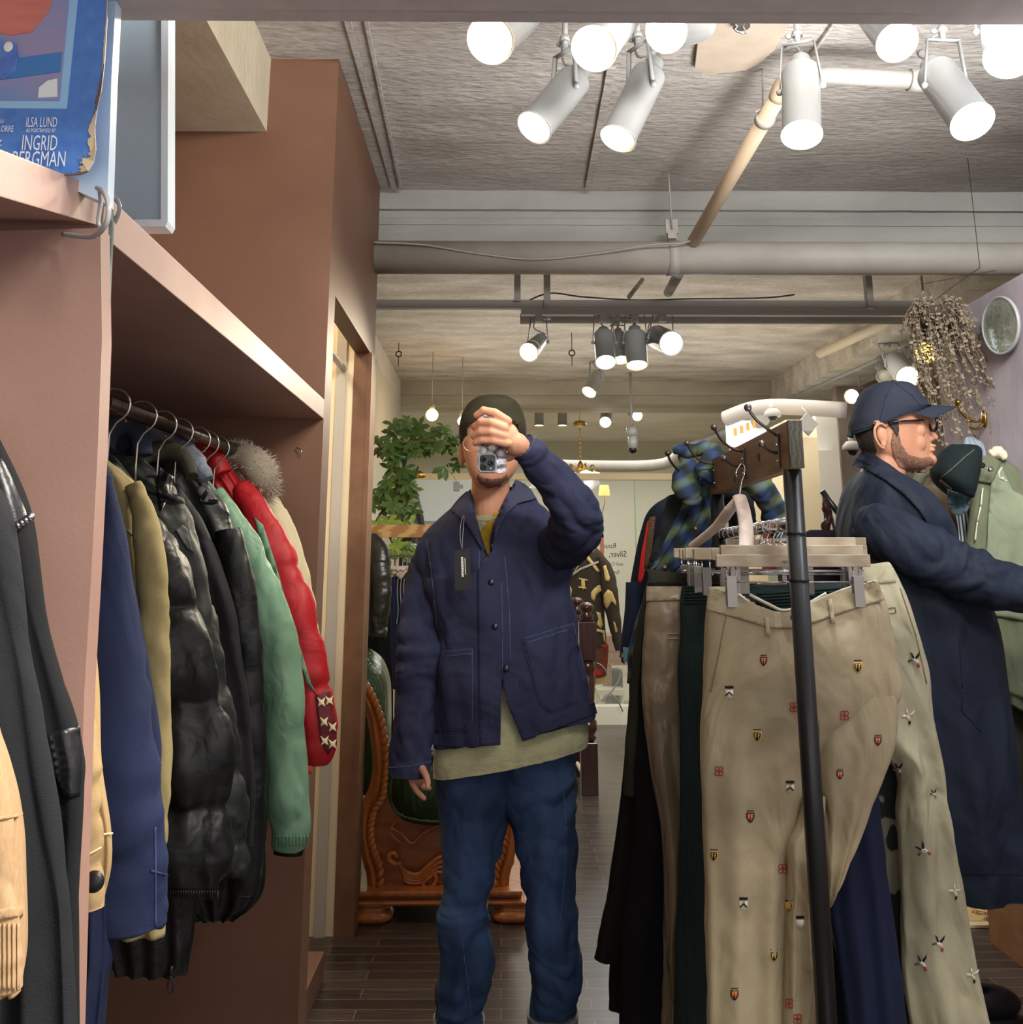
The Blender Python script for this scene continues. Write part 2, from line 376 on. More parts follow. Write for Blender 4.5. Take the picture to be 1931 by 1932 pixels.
# long beam on the right running away, and the left one
struct('trim_5', MB().b2(2.32,2.75,4.42,8.44,2.60,2.84), m_ceil2)
struct('trim_6', MB().b2(-1.4,-.88,3.93,8.44,2.63,2.84), m_white)
mb=MB().b2(-1.6,-.735,.9,2.86,2.57,2.84)
struct('trim_7', mb, mat('pale_beam_paint',(206,198,176),(186,176,150),rough=.9,scale=5,bump=.6,bscale=30,bdist=.01))
# left walls
struct('wall_left', MB().b2(-1.25,-1.10,-.3,2.85,0,2.84), m_brown)
struct('wall_left', MB().b2(-1.6,-.52,2.85,2.96,0,2.83), m_brown)            # end of the shelving, facing us
mb=MB().b2(-.580,-.52,2.96,3.80,2.072,2.83)                                   # over the doorway
mb.b2(-.580,-.52,3.80,3.93,0,2.83)
struct('wall_left', mb, m_brown)
struct('trim_8', MB().b2(-.582,-.523,3.793,3.80,0,2.072).b2(-.53,-.512,3.79,3.935,0,2.072), m_brownedge)
struct('wall_left', MB().b2(-1.5,-.580,3.80,3.93,0,2.83), m_cream)            # cream inside of the fitting room
struct('wall_left', MB().b2(-1.5,-1.42,2.96,3.80,0,2.83), m_cream)
mb=MB(); mb.b2(-.650,-.612,3.79,3.80,0,2.6); struct('trim_9', mb, mat('grey_strip',(190,184,170),rough=.5))
struct('wall_left', MB().b2(-1.04,-.885,3.93,8.5,0,2.84), m_pale)
struct('wall_left', MB().b2(-1.6,-1.5,8.5,12.9,0,2.84), m_pale)
# header above the looking glass
mb=MB(); z0=W(900,21,1.16).z; mb.b2(-.62,1.4,.9,1.16,z0,2.3); mb.b2(-.62,1.4,1.14,1.19,W(900,40,1.19).z,z0+.002)
struct('trim_10', mb, mat('white_board',(190,184,182),(176,170,170),rough=.35,scale=30,stretch=(1,1,.1)))
# right wall
yR=3.72
mb=MB().b2(1.68,1.80,-.3,yR,.17,2.175)
struct('wall_right', mb, m_lilac)
mb=MB().b2(1.672,1.81,-.3,yR+.005,0,.30)
struct('baseboard_right', mb, mat('chipboard',(176,130,94),(150,106,74),rough=.6,scale=20))
struct('wall_right', MB().b2(4.5,4.6,-.3,12.9,0,2.84), m_pale)
# glass partition far behind: kerb, posts, rail, panes
mb=MB().b2(-1.0,3.2,8.5,8.66,0,.14); struct('trim_11', mb, mat('white_kerb',(238,236,222),rough=.5))
mb=MB(); mb.b2(-.9,3.2,8.6,8.66,1.99,2.045)
for x in (-.87,3.15): mb.b2(x-.03,x+.03,8.6,8.66,.14,2.0)
struct('trim_12', mb, m_cream)
glass=mat('clear_glass',(225,235,228),rough=.02,alpha=.12,spec=.5)
mb=MB()
for x0,x1 in ((-.86,.02),(.03,1.145),(1.155,2.2),(2.21,3.13)): mb.b2(x0,x1,8.62,8.63,.14,1.99)
struct('window_1', mb, glass)
mb=MB(); mb.b2(1.146,1.154,8.615,8.64,.14,1.99); struct('trim_13', mb, mat('green_glass_edge',(150,200,150),rough=.2))
struct('wall_back', MB().b2(-1.6,4.6,12.6,12.8,0,2.84), m_pale)
# cream columns at the right
struct('wall_back', MB().b2(W(1490,900,6.2).x,W(1548,900,6.2).x,6.2,6.6,0,W(1500,792,6.2).z), m_cream)
struct('wall_back', MB().b2(W(1548,900,6.9).x,W(1588,900,6.9).x,6.9,7.3,0,2.3), m_white)
struct('wall_back', MB().b2(2.55,4.5,7.4,7.5,0,2.6), mat('taupe_wall',(150,136,124),rough=.8))
struct('wall_back', MB().b2(W(1385,900,7.8).x,W(1440,900,7.8).x,7.8,7.9,0,2.2), m_cream)
# fitting room step
struct('trim_14', MB().b2(-1.4,-.55,2.97,3.42,0,.085,bev=.004), m_brown)
# ============================================================ PIPES, RAILS AND LAMPS ON THE CEILING
def pxtube(pts, r, Y=None, n=0, seg=14, mb=None, mi=0): 
    mb=mb or MB(); mb.tube(pxpath(pts,Y,n), r, seg, mi); return mb
t=thing('large_pipe',(1.8,3.87,2.46),'thick painted pipe running right across under the nearest ceiling beam','pipe')
zc=W(1200,487,3.87).z
mb=MB(); mb.tube([(-.52,3.87,zc),(4.5,3.87,zc)],.0685,32); obj('pipe',mb,m_pipe,t)
mb=MB(); xx=W(1270,487,3.87).x; mb.tube([(xx-.022,3.87,zc),(xx+.022,3.87,zc)],.073,32)
mb.box((xx-.01,3.81,zc+.115),(.05,.012,.06)); mb.box((xx-.01,3.815,zc+.078),(.035,.03,.03)); obj('clamp',mb,m_pipe,t)
mb=MB(); mb.tube([(xx-.01,3.80,zc+.1),(xx-.03,3.72,2.80)],.004,6); obj('hanger_rod',mb,m_pipe,t)
mb=pxtube([(705,457,3.79),(800,462,3.79),(900,478,3.795),(1010,489,3.80),(1130,478,3.79),(1230,462,3.77),(1290,458,3.77),(1340,440,3.8)],.004,n=60,seg=6)
obj('power_cable',mb,m_grey,label='thin grey cable sagging along the thick ceiling pipe',category='cable')
t=thing('drain_pipe',(1,2.9,2.6),'bent drain pipe sloping from the right lamps down to the thick pipe','pipe')
P=[W(1735,152,2.72),W(1560,141,2.72),W(1500,150,2.74),W(1468,185,2.82),W(1310,455,3.80)]
mb=MB(); mb.tube(P[:2]+[P[2]],.027,18); obj('straight_pipe',mb,m_pipe,t)
mb=MB(); mb.tube(smooth_path([P[2],P[2].lerp(P[3],.5)+Vector((-.01,-.01,.01)),P[3]],8),.028,18); mb.tube([P[3],P[4]],.026,18); obj('sloping_pipe',mb,mat('beige_pipe',(206,184,156),rough=.5),t)
mb=MB(); d=(P[0]-P[1]).normalized(); mb.tube([P[0]-d*.03,P[0]+d*.012],.034,18); q=P[3].lerp(P[4],.12); d=(P[4]-P[3]).normalized(); mb.tube([q-d*.012,q+d*.012],.032,18); obj('collar',mb,m_pipe,t)
mb=MB(); mb.tube([W(1440,205,2.9),W(1440,110,2.9)],.003,6); mb.tube([W(1425,212,2.9),W(1440,203,2.9),W(1450,212,2.9)],.004,6); obj('hanger_rod',mb,m_grey,t)
# far conduits
z=W(1200,576,4.7).z
obj('cable_duct',MB().b2(-.86,W(1735,576,4.7).x,4.68,4.72,z-.022,z+.022,bev=.003),m_grey,label='square grey cable duct running across above the lamp track',category='duct')
z=W(1200,602,4.80).z; x0=W(990,602,4.8).x
obj('conduit_pipe',MB().tube([(x0,4.8,z),(W(1705,602,4.8).x,4.8,z)],.024,14).tube([(x0-.02,4.8,z),(x0+.03,4.8,z)],.028,14),m_pipe,label='slim pipe just below the middle lamp track',category='pipe')
for i,(px,y0,y1) in enumerate(((977,525,570),(1033,527,602),(1640,548,583))):
    obj('hanger_strut',MB().b2(W(px-6,570,4.69).x,W(px+6,570,4.69).x,4.66,4.70,W(px,y1,4.68).z,2.82),m_grey,label=['left','second','rightmost'][i]+' flat strut holding the cable duct to the ceiling',category='strut')
obj('slotted_channel',pxtube([(1188,560,4.9),(1213,528,5.1)],.012),m_grey,label='slotted metal channel slanting behind the duct near the middle lamps',category='channel')
obj('slanting_pipe',pxtube([(1262,552,4.7),(1282,516,4.3)],.024),m_pipe,label='short slanting pipe between the thick pipe and the duct',category='pipe')
obj('wall_pipe',pxtube([(1548,667,6.6),(1705,596,5.6)],.032),mat('cream_pipe',(214,202,176),rough=.5),label='cream pipe with an elbow running back near the right ceiling beam',category='pipe')
obj('loose_cable',pxtube([(1000,566,4.75),(1040,553,4.75),(1100,560,4.75),(1200,566,4.75),(1300,564,4.75),(1440,562,4.75),(1500,556,4.75)],.004,n=50,seg=6),mat('dark_cable',(70,64,60)),label='dark cable lying loosely on top of the cable duct',category='cable')
obj('far_pipe',pxtube([(1050,878,10.5),(1235,878,10.5),(1300,850,9.5),(1440,790,7.6)],.06,n=24,seg=14),m_pipe,label='cream pipe along the far wall that bends toward the right',category='pipe')
obj('side_duct',pxtube([(1370,790,6.9),(1445,768,6.7),(1600,774,6.5)],.055,n=14),m_grey,label='grey duct crossing behind the ceiling dome camera',category='duct')
m_lamp=mat('white_lamp_enamel',(158,160,160),rough=.22,spec=.6)
m_warm=mat('warm_bulb_glow',(255,240,200),emit=(255,226,160),estr=14); m_cool=mat('cool_bulb_glow',(240,250,255),emit=(225,240,255),estr=16)
m_amber=mat('amber_bulb_glow',(255,210,120),emit=(255,180,60),estr=18)
m_in=mat('lamp_inside',(235,230,215),rough=.4)
def lamp(label, m_px, mY, b_px, bY, r, glow, group, power=0, col=(1,.93,.82), top=None, rec=.5, cone=70, yoke=True, cap=True, tapered=0):
    a=W(*m_px,mY); b=W(*b_px,bY); ax=(a-b).normalized(); ln=(a-b).length
    t=thing('spot_lamp',b,label,'spotlight',group)
    M=Matrix.Translation(b) @ ax.to_track_quat('Z','Y').to_matrix().to_4x4()
    mb=MB(); rb=r*(1-tapered)
    mb.lathe([(rb*.96,0),(rb,.004),(rb,.008),(r,ln-.004),(r*1.06,ln-.003),(r*1.06,ln)],M,32,0,caps=False)
    mb.lathe([(.001,.004),(rb*.93,0)],M,32,0,caps=False)
    mb.lathe([(r*1.06,ln),(r*.95,ln-.001),(r*.93,ln-ln*.3)],M,32,1,caps=False)
    obj('housing',mb,[m_lamp,m_in],t)
    if cap: 
        mb=MB(); mb.lathe([(.0,-ln*.20),(rb*.52,-ln*.2)],M,24,0,caps=False); mb.lathe([(rb*.52,-ln*.2),(rb*.56,-ln*.18),(rb*.56,.002)],M,24,0,caps=False); mb.lathe([(0,-ln*.32),(r*.16,-ln*.32),(r*.2,-ln*.18)],M,12,0,caps=False); obj('rear_cap',mb,m_lamp,t)
    mb=MB(); mb.lathe([(0,ln-ln*.06*rec*3),(r*.9,ln-ln*.05*rec*3),(r*.9,ln-ln*.3)],M,32,0,caps=False); obj('bulb',mb,glow,t)
    if yoke:
        top=W(*top[:2],top[2]) if top else b+Vector((0,0,.16))
        side=ax.cross(Vector((0,0,1))); side=side.normalized() if side.length>.2 else Vector((1,0,0))
        piv=b+ax*ln*.28; mb=MB(); yt=piv+(top-piv).normalized()*r*2.9
        for s in (-1,1):
            p0=piv+side*s*(r+.006); p1=yt+side*s*(r*.85)
            mb.tube([p0,p1],.0085,4,flat=.35,up=side); mb.ball(p0,.009,seg=8)
        mb.tube([yt-side*r*.9,yt+side*r*.9],.0085,4,flat=.35)
        obj('yoke',mb,m_lamp,t)
        mb=MB(); mb.tube([yt,top],.008,8); mb.tube([yt+(top-yt)*.25,yt+(top-yt)*.4],.014,8); k=yt+(top-yt)*.3; mb.ball(k+side*.022,(.01,.006,.008),seg=8); obj('stem',mb,m_lamp,t)
        mb=MB(); c0=b-ax*ln*.3; mb.tube(smooth_path([c0,c0-ax*.03+side*.012,c0.lerp(yt,.5)+side*.04,yt.lerp(top,.2)+side*.012],14),.0035,6); obj('cable',mb,m_lamp,t)
    if not yoke:
        mb=MB(); mb.tube([b,Vector((b.x,b.y,2.82 if b.y<8.4 or b.y>8.95 else 2.63))],.006,6); obj('stem',mb,m_lamp,t)
    if power:
        l=bpy.data.lights.new('lamp_light','SPOT'); l.energy=power; l.color=col; l.spot_size=math.radians(cone); l.spot_blend=.7; l.shadow_soft_size=r*.8
        o=bpy.data.objects.new('lamp_light',l); C.objects.link(o); o.parent=t; o.matrix_parent_inverse=Matrix.Translation(-b)
        o.location=a+ax*.006; o.rotation_euler=(-ax).to_track_quat('Z','Y').to_euler()
    return t
G1='white spotlights on the nearest ceiling track'
WARM=(1,.86,.62); COOL=(.82,.92,1)
def at(px,Y): return (px[0],px[1]-70,Y)
lamp('warm spotlight leftmost of the near row, its glowing mouth turned to us',(926,76),1.98,(985,22),2.15,.052,m_warm,G1,14,WARM,(1000,-60,2.2))
lamp('white can spotlight tilted left with bright mouth, left of the two hanging low',(1009,241),2.30,(1085,152),2.38,.046,m_cool,G1,30,(1,.95,.88),(1068,30,2.4))
lamp('warm spotlight behind the two low cans, glowing yellow at the frame top',(1122,92),2.05,(1172,28),2.2,.052,m_warm,G1,14,WARM,(1180,-60,2.3))
lamp('white can spotlight tilted left with yellowish rim, right of the two hanging low',(1167,262),2.36,(1226,140),2.42,.046,m_warm,G1,34,WARM,(1202,30,2.4))
lamp('short spotlight with bluish white mouth cut by the header board',(1258,58),2.1,(1318,42),2.25,.050,m_cool,G1,14,COOL,(1330,-60,2.3))
lamp('white can spotlight hanging straight down in front of the bent pipe',(1514,255),2.22,(1512,135),2.30,.047,m_cool,G1,40,COOL,(1503,30,2.3))
lamp('spotlight tilted right with glowing ring mouth at the top beside the straight pipe',(1694,80),2.1,(1650,22),2.25,.046,m_cool,G1,14,COOL,(1640,-60,2.3))
lamp('shiny white can spotlight tilted right, hanging lowest near the pipe collar',(1836,230),2.2,(1768,138),2.34,.050,m_cool,G1,30,COOL,(1776,20,2.34))
lamp('spotlight at the far right frame edge with a wide white mouth',(1908,104),2.0,(1893,30),2.12,.054,m_cool,G1,14,COOL,(1860,-40,2.2))
t=thing('ceiling_track',(.8,2.35,2.6),'white lamp track above the near row of spotlights','track')
obj('track_bar',MB().b2(-.1,2.5,2.33,2.37,2.72,2.75),m_lamp,t); obj('track_bracket',MB().b2(.5,.54,2.33,2.37,2.75,2.82),m_lamp,t); obj('track_bracket',MB().b2(1.6,1.64,2.33,2.37,2.75,2.82),m_lamp,t)
z=W(1200,590,4.6).z
t=thing('ceiling_track',(.9,4.6,z),'grey lamp track carrying the four middle spotlights under the duct','track')
obj('track_bar',MB().b2(W(984,590,4.6).x,W(1720,590,4.6).x,4.58,4.62,z-.014,z+.014),m_grey,t); 
mb=MB(); 
for px in (1017,1138,1199,1251): obj('track_adapter',MB().box(W(px,599,4.6),(.034,.03,.045)),m_grey,t)

G2='spotlights on the middle ceiling track'
lamp('small ring spotlight hanging leftmost on the middle track',(998,665),4.45,(1022,640),4.6,.046,m_warm,G2,60,WARM,(1017,600,4.6),tapered=.3,cap=False)
lamp('grey can spotlight with dazzling white mouth, second on the middle track',(1144,684),4.5,(1140,632),4.6,.048,m_cool,G2,10,COOL,(1138,600,4.6))
lamp('smaller can spotlight half hidden between two cans of the middle track',(1173,680),4.68,(1168,632),4.75,.036,m_warm,G2,0,WARM,(1166,594,4.6))
lamp('matt grey can spotlight hanging upright, third on the middle track',(1203,690),4.55,(1199,630),4.6,.052,m_warm,G2,10,WARM,(1199,600,4.6))
lamp('short spotlight facing us with round cool glow, rightmost on the middle track',(1268,648),4.4,(1240,635),4.6,.056,m_cool,G2,10,COOL,(1251,602,4.6))
G3='spotlights beyond the second beam'
lamp('tilted can spotlight alone below the middle track, against the second beam',(1112,740),7.4,(1130,708),7.5,.054,m_warm,G3,8,WARM,(1124,690,7.5))
lamp('left of two far upright can lamps beside the knit cap',(1018,803),9.5,(1018,778),9.5,.045,m_warm,G3,0,yoke=False,cap=False)
lamp('right of two far upright can lamps beside the knit cap',(1062,803),9.5,(1062,778),9.5,.045,m_warm,G3,0,yoke=False,cap=False)
lamp('far round cool lamp just left of the ceiling camera, brightest back there',(1143,797),9.3,(1145,780),9.6,.055,m_cool,G3,8,COOL,yoke=False)
lamp('far tilted lamp directly above the cylindrical camera',(1204,785),9.3,(1193,776),9.6,.05,m_cool,G3,8,COOL,yoke=False)
lamp('cream shaded spotlight between the cap man and the hanging dried plant',(1714,712),5.6,(1690,682),5.9,.066,m_warm,G3,8,WARM,(1680,655,5.9))
lamp('grey spotlight turned away, left of the cream shaded one',(1672,712),6.2,(1675,685),6.3,.055,m_in,G3,0,WARM,(1672,664,6.3))
lamp('small lamp peeking out left of the navy cap',(1608,748),6.8,(1625,742),7.0,.05,m_warm,G3,0,WARM,yoke=False)
lamp('warm lamp glowing through the hanging dried plant',(1748,666),4.6,(1752,650),4.8,.052,m_amber,G3,4,WARM,yoke=False)
P=[W(1505,746,7.8),W(1712,655,6.0)]
t=thing('ceiling_track',P[0],'long track running away along the right ceiling beam','track'); obj('track_bar',MB().tube(P,.022,4),m_lamp,t)
# amber bulb in the plant and a small one by the cap
for nm,px,r,Y,mm in (('amber bare bulb glowing above the leafy branches',(816,783),.045,7.2,m_amber),('small warm bulb just left of the knit cap',(873,795),.035,7.4,m_warm)):
    t=thing('light_bulb',W(*px,Y),nm,'bulb'); obj('glass_globe',MB().ball(W(*px,Y),r,seg=16),mm,t); q=W(px[0],px[1]-20,Y); obj('socket',MB().tube([W(px[0],px[1]-8,Y),q],.02,10).tube([q,Vector((q.x,q.y,2.83))],.003,6),m_lamp,t)
# cameras
t=thing('security_camera',W(1195,835,8.0),'white cylindrical ceiling camera with a black lens end beyond the second beam','camera')
obj('camera_body',MB().tube([W(1195,822,8),W(1195,846,8)],.038,18),m_lamp,t); obj('lens',MB().ball(W(1195,848,8),.035,seg=14),mat('black_dome',(20,20,24),rough=.1),t); q=W(1193,806,8); obj('mount',MB().tube([W(1195,822,8),q],.045,14).tube([q,Vector((q.x,q.y,2.83))],.01,8),m_lamp,t)
for px,Y,lb in (((1459,783),6.3,'white dome camera under the grey duct beside the ball hooks'),((1609,846),5.6,'white dome camera just behind the cap man neck')):
    t=thing('dome_camera',W(*px,Y),lb,'camera'); c=W(*px,Y)
    obj('camera_base',MB().lathe([(.03,.04),(.05,.02),(.056,0),(.05,-.012)],Matrix.Translation(c),20).tube([c+Vector((0,0,.03)),c+Vector((0,.02,.075))],.016,8),m_grey,t); obj('dome',MB().ball(c+Vector((0,0,-.012)),.03,seg=14),MATS['black_dome'],t)
# eye hooks with thin wires
for px,Y,lb in (((753,668),6.9,'small eye hook in the ceiling near the left wall'),((1080,666),6.6,'small eye hook with a wire near the second ceiling beam')):
    c=W(*px,Y); mb=MB(); mb.tube([c+Vector((.02*math.cos(a*PI/6),0,.02*math.sin(a*PI/6))) for a in range(13)],.005,6); mb.tube([c-Vector((0,0,.02)),c-Vector((0,0,.09))],.003,6); mb.tube([c+Vector((0,0,.02)),Vector((c.x,c.y,2.83))],.003,6)
    obj('eye_hook',mb,mat('dark_iron',(60,56,52),rough=.4,metal=.7),label=lb,category='hook')
c=WZ(1400,45,2.79)
mb=MB(); mb.tube([c+Vector((0,0,.05)),c-Vector((0,0,.01))],.025,14); mb.tube(smooth_path([c,c+Vector((.01,0,-.03)),c+Vector((-.02,0,-.02)),c+Vector((.0,0,.0))],10),.003,5)
obj('cable_socket',mb,mat('steel',(190,190,192),rough=.25,metal=.9),label='open metal cable socket in the bare ceiling patch at the top',category='socket')
# chandelier and wall lamp far behind
c=W(1096,880,9.2); t=thing('chandelier',c,'small brass chandelier on a chain hanging in the far room','chandelier')
m_brass=mat('brass',(190,150,80),rough=.3,metal=.8)
obj('ceiling_rose',MB().lathe([(.05,.05),(.07,.02),(.05,0)],Matrix.Translation(W(1095,805,9.2)),14),m_brass,t)
mb=MB(); 
for k in range(9): q=W(1095,812,9.2).lerp(c,k/8); mb.ball(q,(.008,.008,.022),seg=6)
q=W(1095,805,9.2); mb.tube([q,Vector((q.x,q.y,2.83))],.004,6)
obj('chain',mb,m_brass,t)
mb=MB(); mb.lathe([(.012,.05),(.03,.02),(.02,-.03),(.005,-.05)],Matrix.Translation(c),12)
for k in range(5):
    a=k*2*PI/5; d=Vector((math.cos(a),math.sin(a),0)); mb.tube(smooth_path([c,c+d*.06+Vector((0,0,-.03)),c+d*.12+Vector((0,0,.02)),c+d*.13+Vector((0,0,-.05))],8),.007,6)
obj('arms',mb,m_brass,t)
mb=MB()
for k in range(5):
    a=k*2*PI/5; d=Vector((math.cos(a),math.sin(a),0)); mb.lathe([(.06,-.09),(.05,-.06),(.02,-.05)],Matrix.Translation(c+d*.13),12)
obj('lamp_shades',mb,mat('glass_shade_glow',(255,244,210),emit=(255,236,190),estr=2),t)
for px,Y,lb in (((1141,925),10,'small yellow shaded lamp on a thin stem behind the glass'),):
    c=W(*px,Y); t=thing('wall_lamp',c,lb,'lamp'); obj('lamp_shade',MB().lathe([(.058,-.05),(.045,.05)],Matrix.Translation(c),20),mat('lit_shade',(250,216,130),emit=(255,205,110),estr=1.2),t)
    obj('stem',MB().tube([c-Vector((0,0,.05)),c-Vector((-.0,0,.14)),c-Vector((.03,0,.24))],.006,6),m_brass,t); obj('top_plate',MB().b2(c.x-.06,c.x+.06,c.y-.05,c.y+.05,c.z+.11,c.z+.13),m_lamp,t)
# lamp inside the fitting room
t=thing('ceiling_lamp',(-1.0,3.35,2.7),'fitting room ceiling lamp that lights its cream wall','lamp')
obj('lamp_plate',MB().lathe([(.09,0),(.09,.03)],Matrix.Translation((-1.0,3.35,2.75)),20),m_warm,t)
l=bpy.data.lights.new('lamp_light','POINT'); l.energy=16; l.color=(1,.9,.72); l.shadow_soft_size=.1; o=bpy.data.objects.new('lamp_light',l); C.objects.link(o); o.parent=t; o.matrix_parent_inverse=Matrix.Translation((1.0,-3.35,-2.7)); o.location=(-1.0,3.3,2.6)
# curtain rod in the fitting room
mb=MB(); z=W(652,678,3.6).z; mb.tube([(-.62,2.97,z),(-.62,3.78,z)],.013,14); obj('curtain_rod',mb,mat('steel_rod',(150,146,140),rough=.35,metal=.5),label='grey curtain rod inside the fitting room doorway',category='rod')
# ============================================================ LEFT SHELVING AND COATS
m_board = mat('rose_brown_board',(178,148,138),(160,128,116),rough=.5,scale=4,bump=.15,bscale=150)
m_chrome=mat('chrome',(215,215,218),rough=.15,metal=1.0); m_black=mat('black_metal',(26,26,28),rough=.35,spec=.5)
EX,EY,EZ = None,None,None
t=thing('wall_shelf',(-.8,2.0,1.67),'long brown shelf board above the coats in the looking glass','shelf')
obj('shelf_board',MB().b2(-1.10,-.52,1.22,2.85,1.67,1.727,bev=.002),m_board,t)
mb=MB()
A=WX(196,757,-.70); B_=WX(388,828,-.70); mb.tube([A,A.lerp(B_,(2.85-A.y)/(B_.y-A.y))],.0155,18)
obj('clothes_rail',mb,mat('dark_bronze_rail',(70,58,50),rough=.25,metal=.7),label='dark metal clothes rail under the left shelf',category='rail')
RAILZ=A.z
# real side of the shelving, left of the looking glass (it leans against this view by the tilt of the glass)
ey=ray(905,635).normalized(); ex=(Vector((1,0,0))-ey*ey.x).normalized(); ez=ex.cross(ey)
Rr=Matrix((ex,ey,ez)).transposed()
S=W(187,353,1.20)
t=thing('wall_shelf',S,'near brown shelf board left of the looking glass edge','shelf')
c=S - ey*.45 - ex*.25 - ez*.025
obj('shelf_board',MB().box(c,(.5,.9,.049),Rr,bev=.002),m_board,t)
mir=[(207,0),(206,200),(205,440),(196,640),(187,870),(176,1080),(163,1300),(154,1560),(148,1760),(142,1960)]
pan=[W(x-3,y,1.17) for x,y in mir if y>=440]
mb=MB(); pl=[W(-140,440,1.13)]+[W(190,430,1.165)]+[W(x-3,y,1.165) for x,y in mir if y>500]+[W(-140,1960,1.13)]
mb.prism(pl,(0,.03,0)); obj('end_panel',mb,mat('rose_brown_panel',(150,118,106),(134,104,92),rough=.5,scale=4,bump=.15,bscale=150),label='rose brown end panel beside the looking glass edge',category='panel')
# looking glass edge
mb=MB(); P=[W(x,y,1.20+.0*y) for x,y in mir]
for a,b in zip(P,P[1:]): mb.prism([a,b,b+Vector((.0045,0,0)),a+Vector((.0045,0,0))],(0,.006,0))
obj('looking_glass',mb,mat('bevelled_glass_edge',(205,225,220),(120,140,135),rough=.05,metal=.6,scale=6,stretch=(1,1,4)),label='thin bright glass strip at the left edge of the tall looking glass',category='mirror')
# metal poster plate and pale board behind
t=thing('metal_poster',W(90,200,1.1),'chipped blue metal poster plate standing on the near shelf','poster')
YP=1.10
edge=[(203,0),(200,60),(196,120),(190,170),(183,200),(178,240),(180,280),(176,305),(166,322),(150,328),(110,330)]
mb=MB(); mb.prism([W(-60,-40,YP),W(206,-40,YP)]+[W(x,y,YP) for x,y in edge]+[W(-60,300,YP)],(0,.004,0))
obj('plate',mb,mat('poster_blue',(72,120,200),(92,142,214),rough=.4,scale=60),t)
mb=MB(); mb.prism([W(-60,-40,YP-.0015),W(151,-40,YP-.0015),W(126,205,YP-.0015),W(-60,203,YP-.0015)],(0,.0015,0)); obj('printed_frame',mb,mat('poster_pale_blue',(150,200,240),rough=.5),t)
mpic=mat('poster_picture',(176,150,176),(90,150,210),rough=.5,scale=9,stretch=(.6,1,3),contrast=.6)
mb=MB(); mb.prism([W(-60,-40,YP-.003),W(134,-40,YP-.003),W(112,190,YP-.003),W(-60,188,YP-.003)],(0,.0015,0)); obj('printed_picture',mb,mpic,t)
mb=MB(); 
mb.prism([W(-60,-40,YP-.0045),W(110,-40,YP-.0045),W(92,20,YP-.0045),W(60,60,YP-.0045),W(20,66,YP-.0045),W(-60,50,YP-.0045)],(0,.0014,0),0)
mb.prism([W(-60,118,YP-.0045),W(30,110,YP-.0045),W(116,98,YP-.0045),W(113,135,YP-.0045),W(-60,158,YP-.0045)],(0,.0014,0),1)
mb.prism([W(-60,80,YP-.006),W(0,72,YP-.006),W(12,80,YP-.006),W(30,82,YP-.006),W(34,110,YP-.006),W(30,132,YP-.006),W(10,148,YP-.006),W(-60,150,YP-.006)],(0,.0014,0),2)
mb.ball(W(16,88,YP-.008),(.006,.001,.007),seg=10,mi=3)
mb.prism([W(72,184,YP-.0045),W(74,165,YP-.0045),W(90,152,YP-.0045),W(108,148,YP-.0045),W(108,182,YP-.0045)],(0,.0014,0),3)
obj('printed_shapes',mb,[mat('poster_rose',(214,140,130),(190,110,104),rough=.5,scale=30,stretch=(.3,1,2)),mat('poster_sea',(70,130,200),rough=.5),mat('poster_violet',(70,90,190),(110,170,230),rough=.4,scale=30),mat('poster_white',(225,238,244),rough=.5)],t)
mb=MB()
for px,py,s,wpx,hpx in ((50,240,'ILSA LUND',58,21),(50,250,'AS PORTRAYED BY',56,8),(42,284,'INGRID',66,32),(24,314,'BERGMAN',99,32),(-34,232,'VICTOR LASZLO',42,7),(-30,249,'PETER LORRE',56,13),(-60,275,'VEIDTZ',64,12)):
    q=W(px,py,YP-.003); text_mesh(mb,s,q,(1,0,0),(-.02,0,1),hpx*mpp(q)/.72,.001,None,wpx*mpp(q))
obj('lettering',mb,MATS['poster_white'],t)
rnd=random.Random(3); mb=MB()
def along(u): 
    j=u*(len(edge)-1); i=min(int(j),len(edge)-2); f=j-i; return (edge[i][0]*(1-f)+edge[i+1][0]*f, edge[i][1]*(1-f)+edge[i+1][1]*f)
for k,(u0,u1,wd) in enumerate(((0,.28,3),(.2,.5,6),(.42,.72,14),(.55,.95,20),(.62,.8,30),(.8,1,9))):
    n=22; out=[along(u0+(u1-u0)*i/n) for i in range(n+1)]
    inn=[(x-max(.6,wd*(.35+.65*rnd.random())*math.sin(PI*i/n)),y-(wd*.5*rnd.random()*math.sin(PI*i/n) if u0>.6 else 0)) for i,(x,y) in enumerate(out)]
    mb.prism([W(x+1,y+1,YP-.0012-.0003*k) for x,y in out]+[W(x,y,YP-.0012-.0003*k) for x,y in reversed(inn)],(0,.001,0),(0,1,0,2,0,1)[k])
obj('rust_chips',mb,[mat('chip_cream',(206,190,160),rough=.8),mat('rust',(110,84,62),rough=.8),mat('chip_tan',(180,160,130),rough=.8)],t)
mb=MB(); mb.prism([W(150,-60,1.14),W(222,-60,1.14),W(211,150,1.14),W(203,385,1.14),W(110,345,1.14),W(100,200,1.14)],(0,.02,0)); obj('light_board',mb,mat('pale_blue_board',(200,222,240),rough=.3),label='pale board behind the metal poster left of the glass edge',category='board')
t=thing('light_board',W(268,420,1.45),'pale blue-grey framed board standing at the shelf front','board')
q=lambda pts,Y: [W(x,y,Y) for x,y in pts]
obj('panel',MB().prism(q([(212,-60),(306,-60),(306,415),(212,415)],1.45),(0,.02,0)),mat('blue_grey_panel',(150,172,190),(170,192,208),rough=.3,scale=2),t)
